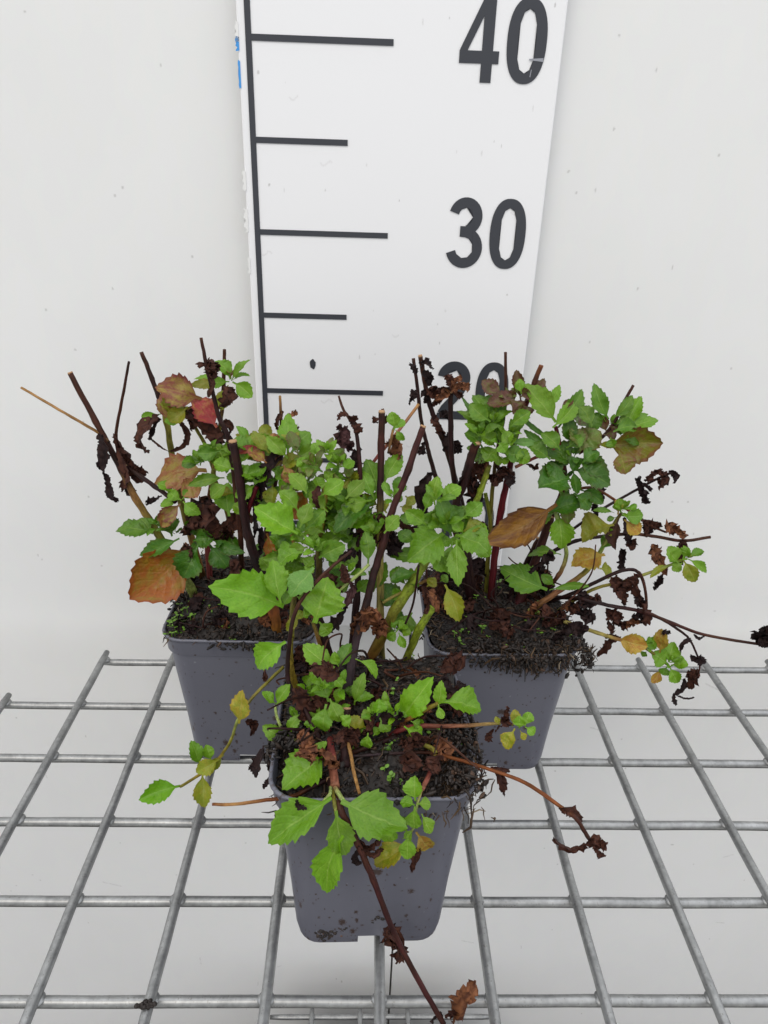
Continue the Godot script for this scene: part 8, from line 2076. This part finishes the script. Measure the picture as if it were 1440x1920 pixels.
func fill_pot(pot: Node3D, h: float, variant: int, lift: float, mound: float, style: int) -> void:
	var r := RandomNumberGenerator.new()
	r.seed = variant
	var tilt := [0.003, 0.0075, 0.002][style] as float
	var n := 56
	var pts := []
	for i in n:
		for j in n:
			var x := lerpf(-0.0402, 0.0402, float(j) / (n - 1))
			var z := lerpf(-0.0402, 0.0402, float(i) / (n - 1))
			# round the corners of the sheet like the pot
			var q := Vector2(maxf(absf(x) - 0.028, 0.0), maxf(absf(z) - 0.028, 0.0))
			var f := 1.0
			if q.length() > 0.0122:
				f = 0.0122 / q.length()
			x = signf(x) * (minf(absf(x), 0.028) + q.x * f)
			z = signf(z) * (minf(absf(z), 0.028) + q.y * f)
			pts.append(Vector3(x, h + lift * 0.4 + soil_height(x, z, variant, tilt, mound), z))
	var soil := part("soil", grid_mesh(pts, [], n, n), M.soil, pot)
	soil.set_meta("label", "dark peaty potting soil")
	# loose crumbs and chips
	var chip := SphereMesh.new()
	chip.radius = 1.0
	chip.height = 2.0
	chip.radial_segments = 5
	chip.rings = 2
	var xf := []
	var cl := []
	for k in 2600:
		var x := r.randf_range(-0.039, 0.039)
		var z := r.randf_range(-0.039, 0.039)
		var y := h + lift * 0.4 + soil_height(x, z, variant, tilt, mound)
		var s := r.randf_range(0.0003, 0.00095) * (1.9 if r.randf() < 0.07 else 1.0)
		xf.append(Transform3D(Basis.from_euler(Vector3(r.randf() * 6.0, r.randf() * 6.0, r.randf() * 6.0)) * Basis.from_scale(Vector3(s * r.randf_range(0.6, 2.6), s * 0.8, s * r.randf_range(0.5, 1.3))), Vector3(x, y + s * 0.3, z)))
		cl.append(soil_colour(r))
	# crumbs that spilled over the lip
	var spill := [[[-0.5, 0.6, 0.25, 90], [0.25, 1.0, 0.45, 200], [-0.9, -0.2, 0.5, 90]], [[0.9, 0.2, 0.45, 420], [0.9, 0.8, 0.22, 240], [-0.98, 0.3, 0.3, 200], [0.35, 0.98, 0.2, 60]], [[0.35, 1.0, 0.45, 620], [0.95, 0.7, 0.5, 320], [-0.35, 1.0, 0.18, 120], [-0.9, 0.4, 0.3, 80]]][style] as Array
	for sp in spill:
		for k in sp[3]:
			var along := float(sp[0])
			var x := (float(sp[0]) + r.randfn(0.0, float(sp[2]) * 0.6)) * 0.040
			var z := (float(sp[1]) + r.randfn(0.0, float(sp[2]) * 0.5)) * 0.040
			x = clampf(x, -0.0445, 0.0455)
			z = clampf(z, -0.042, 0.0450)
			var over := maxf(absf(x), absf(z)) - 0.0425
			var y := h + 0.0005 + r.randf() * 0.0032
			if over > 0.0:
				y = h - r.randf() * r.randf() * (0.014 if style == 2 else 0.007)
			var s := r.randf_range(0.0003, 0.0012)
			xf.append(Transform3D(Basis.from_euler(Vector3(r.randf() * 6.0, r.randf() * 6.0, r.randf() * 6.0)) * Basis.from_scale(Vector3(s * r.randf_range(0.6, 3.2), s * 0.8, s * r.randf_range(0.6, 1.3))), Vector3(x, y, z)))
			cl.append(soil_colour(r))
	# lumps stuck to the front face near the foot
	var stuck := [[[0.022, 0.012, 26], [0.012, 0.004, 14]], [[-0.0205, 0.0075, 46], [-0.013, 0.010, 10], [0.004, 0.020, 5]], [[-0.01, 0.006, 12]]][style] as Array
	for sk in stuck:
		for k in sk[2]:
			var yy := maxf(0.0008, float(sk[1]) + r.randfn(0.0, 0.0021))
			var xx := float(sk[0]) + r.randfn(0.0, 0.0021)
			var s := r.randf_range(0.0003, 0.0010)
			xf.append(Transform3D(Basis.from_euler(Vector3(r.randf() * 6.0, r.randf() * 6.0, r.randf() * 6.0)) * Basis.from_scale(Vector3(s * 1.5, s, s)), Vector3(xx, yy, 0.0337 + yy * 0.062 + s * 0.3)))
			cl.append(soil_colour(r) * 1.6)
	scatter("soil_crumbs", chip, xf, cl, M.crumb, pot)
	# root and moss fibres
	var fibre := tube_mesh([Vector3(-1, 0, 0), Vector3(-0.4, 0.16, 0.1), Vector3(0.3, 0.1, -0.12), Vector3(1, -0.2, 0.05)], [0.05, 0.09, 0.08, 0.03], [], 4, 0.0, false)
	xf = []
	cl = []
	var count := [900, 1200, 1400][style] as int
	for k in count:
		var x := r.randf_range(-0.041, 0.041)
		var z := r.randf_range(-0.041, 0.041)
		if style == 1 and k < 420:
			x = 0.031 + r.randfn(0.0, 0.008)
			z = 0.020 + r.randfn(0.0, 0.013)
		if style == 2 and k < 520:
			x = 0.014 + r.randfn(0.0, 0.018)
			z = 0.041 + r.randfn(0.0, 0.003)
		x = clampf(x, -0.046, 0.047)
		z = clampf(z, -0.044, 0.047)
		var out := maxf(absf(x), absf(z)) > 0.0415
		var y := h + lift * 0.4 + soil_height(clampf(x, -0.039, 0.039), clampf(z, -0.039, 0.039), variant, tilt, mound)
		if out:
			y = h - r.randf() * 0.010 + 0.001
		var s := r.randf_range(0.0012, 0.0048) * (1.6 if r.randf() < 0.1 else 1.0)
		var b := Basis.from_euler(Vector3(r.randf_range(-0.5, 0.5), r.randf() * TAU, r.randf_range(-0.5, 0.5)))
		if out:
			b = Basis.from_euler(Vector3(r.randf_range(-0.6, 0.6), r.randf() * TAU, -1.2 + r.randf_range(-0.6, 0.6)))
		xf.append(Transform3D(b.scaled(Vector3(s, s, s)), Vector3(x, y + 0.0006, z)))
		var c := soil_colour(r)
		if r.randf() < 0.35 or (style == 1 and k < 260):
			c = Color(0.090, 0.052, 0.022).lerp(Color(0.034, 0.018, 0.010), r.randf())
		if r.randf() < 0.02:
			c = Color(0.24, 0.19, 0.13)
		cl.append(c)
	scatter("soil_fibres", fibre, xf, cl, M.crumb, pot)
	# cotyledon seedlings
	var st := SurfaceTool.new()
	st.begin(Mesh.PRIMITIVE_TRIANGLES)
	var beds := [[[-0.031, 0.030, 0.006, 26], [-0.024, 0.018, 0.008, 9], [-0.012, 0.033, 0.006, 6]], [[0.006, 0.024, 0.008, 13], [0.028, 0.010, 0.009, 6], [0.0, -0.02, 0.012, 6]], [[-0.024, 0.030, 0.006, 9], [-0.004, 0.025, 0.010, 12], [0.028, 0.022, 0.009, 14], [0.0, 0.0, 0.012, 12]]][style] as Array
	for bd in beds:
		for k in bd[3]:
			var x := clampf(float(bd[0]) + r.randfn(0.0, float(bd[2])), -0.0385, 0.0385)
			var z := clampf(float(bd[1]) + r.randfn(0.0, float(bd[2])), -0.0385, 0.0385)
			var y := h + lift * 0.4 + soil_height(x, z, variant, tilt, mound) + r.randf_range(0.0012, 0.004)
			seedling(st, Vector3(x, y, z), r.randf_range(0.0006, 0.0013), r.randf() * TAU, r)
	st.generate_normals()
	var sp := part("seedlings", st.commit(), M.sprout, pot)
	sp.set_meta("kind", "stuff")
	sp.set_meta("label", "tiny bright green seedlings on the soil")

func soil_colour(r: RandomNumberGenerator) -> Color:
	var c := Color(0.008, 0.0055, 0.0045).lerp(Color(0.034, 0.019, 0.012), r.randf() * r.randf())
	if r.randf() < 0.06:
		c = Color(0.070, 0.036, 0.020)
	return c

func seedling(st: SurfaceTool, at: Vector3, s: float, turn: float, r: RandomNumberGenerator) -> void:
	for k in 2:
		var a := turn + PI * k + r.randf_range(-0.4, 0.4)
		var d := Vector3(cos(a), r.randf_range(0.0, 0.35), sin(a)).normalized()
		var side := d.cross(Vector3.UP).normalized()
		var c := at + d * s * 1.0
		var ring := []
		for i in 8:
			var q := TAU * i / 8.0
			ring.append(c + d * cos(q) * s + side * sin(q) * s * 0.8)
		for i in 8:
			st.add_vertex(c + Vector3.UP * s * 0.12)
			st.add_vertex(ring[i])
			st.add_vertex(ring[(i + 1) % 8])
	var foot := at - Vector3.UP * 0.005
	for i in 3:
		var q0 := TAU * i / 3.0
		var q1 := TAU * (i + 1) / 3.0
		var e0 := Vector3(cos(q0), 0, sin(q0)) * 0.00025
		var e1 := Vector3(cos(q1), 0, sin(q1)) * 0.00025
		for v in [foot + e0, at + e0, at + e1, foot + e0, at + e1, foot + e1]:
			st.add_vertex(v)

func scatter(called: String, mesh: Mesh, xf: Array, cl: Array, material: Material, parent: Node3D) -> void:
	var mm := MultiMesh.new()
	mm.transform_format = MultiMesh.TRANSFORM_3D
	mm.use_colors = true
	mm.mesh = mesh
	mm.instance_count = xf.size()
	for i in xf.size():
		mm.set_instance_transform(i, xf[i])
		mm.set_instance_color(i, cl[i])
	var o := MultiMeshInstance3D.new()
	o.name = called
	o.multimesh = mm
	o.material_override = material
	o.set_meta("kind", "stuff")
	parent.add_child(o, true)


# ---------------------------------------------------------------- plants

func build_plant(label: String, at: Vector3, stems: Array, leaves: Array, withered: Array) -> void:
	var plant := thing("perennial_plant", label, "plant", at, "potted perennials on the shelf")
	for row in stems:
		add_stem(plant, at, row)
	# the largest 290 leaves are parts of their own, the tiniest tip leaves one part
	var tips := {}
	for i in leaves.size():
		var row: Array = leaves[i]
		var mesh := leaf_mesh(at, row)
		if i < 290:
			part("leaf", mesh, M["leaf_" + row[0]], plant)
		else:
			if not tips.has(row[0]):
				tips[row[0]] = SurfaceTool.new()
				tips[row[0]].begin(Mesh.PRIMITIVE_TRIANGLES)
			tips[row[0]].append_from(mesh, 0, Transform3D.IDENTITY)
	if tips.size() > 0:
		var joined := ArrayMesh.new()
		for key in tips:
			tips[key].commit(joined)
			joined.surface_set_material(joined.get_surface_count() - 1, M["leaf_" + key])
		var o := part("tip_leaves", joined, null, plant)
		o.set_meta("kind", "stuff")
	for row in withered:
		add_withered(plant, at, row)

func add_stem(plant: Node3D, origin: Vector3, row: Array) -> void:
	var keys: Array = table_points(row[2], origin)
	var names: PackedStringArray = (row[3] as String).split(" ")
	var per := 6
	var pts: Array = curve_points(keys, per)
	var radii := []
	var cols := []
	var n := pts.size()
	var ph := rng.randf() * 50.0
	for i in n:
		var t := float(i) / (n - 1)
		var seg := mini(int(float(i) / per), keys.size() - 2)
		var f := float(i) / per - seg
		var c: Color = (STEM_COLOURS[names[mini(seg, names.size() - 1)]] as Color).lerp(STEM_COLOURS[names[mini(seg + 1, names.size() - 1)]], f)
		c *= 1.0 + 0.55 * noise.get_noise_2d(i * 0.45, ph)
		cols.append(c)
		var rad := lerpf(row[0], row[1], t) * 0.00092
		rad *= 1.0 + 0.07 * noise.get_noise_2d(i * 0.5, ph + 20.0)
		if i > 2 and i % (per * 2) == per and rad > 0.0012:
			rad *= 1.13
		radii.append(rad)
		if i > 0 and i < n - 1:
			pts[i] = (pts[i] as Vector3) + Vector3(noise.get_noise_2d(i * 0.8, ph), noise.get_noise_2d(i * 0.8, ph + 5.0), noise.get_noise_2d(i * 0.8, ph + 9.0)) * rad * 0.22
	var stem := part("stem", tube_mesh(pts, radii, cols, 9, 0.16, true), M.stem, plant)
	# pale cut face on the thick cut stems
	if float(row[0]) > 1.3 and names[0] in ["brown", "dark", "wineb", "pale", "rust"] and (keys[0] as Vector3).y > (keys[1] as Vector3).y:
		var dir: Vector3 = ((keys[0] as Vector3) - (keys[1] as Vector3)).normalized()
		var lo: Vector3 = (pts[0] as Vector3) - dir * 0.0004
		var rr: float = radii[0] * 1.04
		part("cut_end", tube_mesh([lo, lo + dir * 0.0011], [rr, rr * 0.9], [], 8, 0.3, true), M.cut, stem)

func leaf_profile(t: float, young: float) -> float:
	# stalk, wedge-shaped foot, pointed end; young leaves are spoon-shaped and blunter
	var stalk := lerpf(0.12, 0.20, young)
	var blade := clampf((t - stalk) / (1.0 - stalk), 0.0, 1.0)
	var old := pow(maxf(sin(PI * pow(blade, 0.80)), 0.0), 0.95)
	var spoon := pow(maxf(sin(PI * pow(blade, 1.12)), 0.0), 0.72)
	var w := lerpf(old, spoon, young)
	return maxf(w, 0.10 * (1.0 - smoothstep(stalk, stalk + 0.22, t)) + 0.015)

func leaf_mesh(origin: Vector3, row: Array) -> ArrayMesh:
	var b := Vector3(row[1], row[2], row[3]) * 0.001 - origin
	var t := Vector3(row[4], row[5], row[6]) * 0.001 - origin
	var w := float(row[7]) * 0.001
	var n := Vector3(row[8], row[9], row[10])
	var bend := float(row[11])
	var cup := float(row[12])
	t += (t - b) * 0.13
	var a := t - b
	var length := a.length()
	a /= length
	n = (n - a * n.dot(a)).normalized()
	var side := a.cross(n)
	var rows := 25
	var q := [-1.0, -0.66, -0.33, 0.0, 0.33, 0.66, 1.0]
	var pts := []
	var cols := []
	var ph := rng.randf() * 100.0
	var tone := rng.randf_range(0.74, 1.14)
	if row[0] in ["o", "ob", "bz"]:
		tone = 1.1
	var warm := rng.randf_range(-0.10, 0.12)
	var tint := Color(tone * (1.0 + warm), tone, tone * rng.randf_range(0.8, 1.2))
	var twist := rng.randf_range(-0.7, 0.7)
	var fold := rng.randf_range(0.05, 0.55)
	var recurve := rng.randf_range(-0.05, 0.16)
	var sway := rng.randf_range(-0.07, 0.07)
	var young := clampf(1.0 - (length - 0.009) / 0.014, 0.0, 1.0) * rng.randf_range(0.3, 1.0)
	var teeth := lerpf(0.105, 0.05, young)
	if row[0] in ["o", "ob", "bz", "k"]:
		teeth = 0.06
	for i in rows:
		var u := float(i) / (rows - 1)
		var hw := w * (0.53 if w > 0.0135 else 0.49) * leaf_profile(u, young)
		var arch := bend * length * (4.0 * u * (1.0 - u)) - recurve * length * smoothstep(0.55, 1.0, u) * (u - 0.55)
		var c := b + a * length * u + n * arch + side * sway * length * sin(u * PI)
		var rot := twist * (u - 0.4)
		var s2 := side * cos(rot) + n * sin(rot)
		var n2 := n * cos(rot) - side * sin(rot)
		for k in q.size():
			var x: float = q[k]
			var reach := x
			var push := 0.0
			if absf(x) == 1.0 and i > 4 and i < rows - 1:
				var jag: float = 1.0 + 0.8 * noise.get_noise_2d(i * 3.3 + x * 9.0, ph)
				reach *= 1.0 + (teeth if (i % 3) == 1 else (-teeth * 0.6 if (i % 3) == 2 else 0.0)) * jag
				push = (0.022 * length if (i % 3) == 1 else 0.0) * jag
			var wave := sin(u * 10.0 + ph + (1.7 if x > 0.0 else 0.0)) * 0.13 * absf(x) + noise.get_noise_3d(u * 2.8, x * 1.4, ph) * 0.30
			var lift := (cup * x * x + fold * absf(x) + wave) * hw
			pts.append(c + s2 * reach * hw + n2 * lift + a * push)
			cols.append(tint)
	return grid_mesh(pts, cols, rows, q.size(), true)

func add_withered(plant: Node3D, origin: Vector3, row: Array) -> void:
	var keys: Array = table_points(row[3], origin)
	var w := float(row[1]) * 0.001
	var curl := float(row[2])
	var per := 10
	var pts: Array = curve_points(keys, per)
	var n := pts.size()
	var q := [-1.0, -0.6, -0.2, 0.2, 0.6, 1.0]
	var grid := []
	var cols := []
	var ph := rng.randf() * 200.0
	var tone := rng.randf_range(0.8, 2.1)
	var turn := rng.randf_range(-0.9, 0.9)
	var spin := rng.randf_range(-2.2, 2.2)
	for i in n:
		var u := float(i) / (n - 1)
		var dir: Vector3 = ((pts[mini(i + 1, n - 1)] as Vector3) - (pts[maxi(i - 1, 0)] as Vector3)).normalized()
		var face := Vector3(0.0, 0.5, 0.85)
		face = (face - dir * face.dot(dir)).normalized()
		face = face.rotated(dir, turn + spin * (u - 0.5))
		var side := dir.cross(face)
		var hw := w * 0.58 * (0.22 + 0.78 * pow(maxf(sin(PI * clampf(u * 0.93 + 0.05, 0.0, 1.0)), 0.0), 0.6))
		hw *= 1.0 + 0.35 * noise.get_noise_2d(i * 0.9, ph)
		for k in q.size():
			var x: float = q[k]
			var th := curl * (1.0 + 0.5 * sin(u * 5.0 + ph))
			var reach := sin(x * th) / maxf(th, 0.3)
			var rise := (1.0 - cos(x * th)) / maxf(th, 0.3)
			if absf(x) == 1.0:
				reach *= 1.0 + 0.55 * noise.get_noise_2d(i * 1.9, ph + x * 31.0)
			var p: Vector3 = (pts[i] as Vector3) + side * reach * hw * 1.25 + face * rise * hw
			var e := Vector3(noise.get_noise_3d(u * 6.0, x * 2.0, ph), noise.get_noise_3d(u * 6.0, x * 2.0, ph + 30.0), noise.get_noise_3d(u * 6.0, x * 2.0, ph + 60.0))
			var f := Vector3(noise.get_noise_3d(u * 17.0, x * 5.0, ph), noise.get_noise_3d(u * 17.0, x * 5.0, ph + 30.0), noise.get_noise_3d(u * 17.0, x * 5.0, ph + 60.0))
			grid.append(p + e * w * 0.42 + f * w * 0.15)
			var blotch: float = noise.get_noise_3d(u * 9.0 + 400.0, x * 2.5, ph + 120.0)
			cols.append(Color(tone, tone, tone) * (1.0 + 0.6 * blotch))
	part("withered_leaf", grid_mesh(grid, cols, n, q.size()), M["withered_" + row[0]], plant)


# ---------------------------------------------------------------- small bits on the shelf

func build_debris() -> void:
	var chip := SphereMesh.new()
	chip.radius = 1.0
	chip.height = 2.0
	chip.radial_segments = 6
	chip.rings = 3
	var r := RandomNumberGenerator.new()
	r.seed = 4
	# clump of soil lying across a wire crossing
	var st := SurfaceTool.new()
	st.begin(Mesh.PRIMITIVE_TRIANGLES)
	for k in 46:
		var s := r.randf_range(0.0006, 0.0016)
		var at := Vector3(r.randfn(0.0, 0.0026), 0.0008 + r.randf() * 0.0012, r.randfn(0.0, 0.0010))
		st.append_from(chip, 0, Transform3D(Basis.from_euler(Vector3(r.randf() * 6.0, r.randf() * 6.0, r.randf() * 6.0)) * Basis.from_scale(Vector3(s * 1.5, s, s)), at))
	var clump := MeshInstance3D.new()
	clump.name = "soil_clump"
	clump.mesh = st.commit()
	clump.material_override = M.soil
	add_child(clump)
	clump.position = Vector3(-0.0868, -0.0002, 0.2845)
	clump.scale = Vector3(0.62, 0.62, 0.62)
	clump.set_meta("label", "small dark soil clump lying on a crossing of the shelf wires")
	clump.set_meta("category", "soil clump")
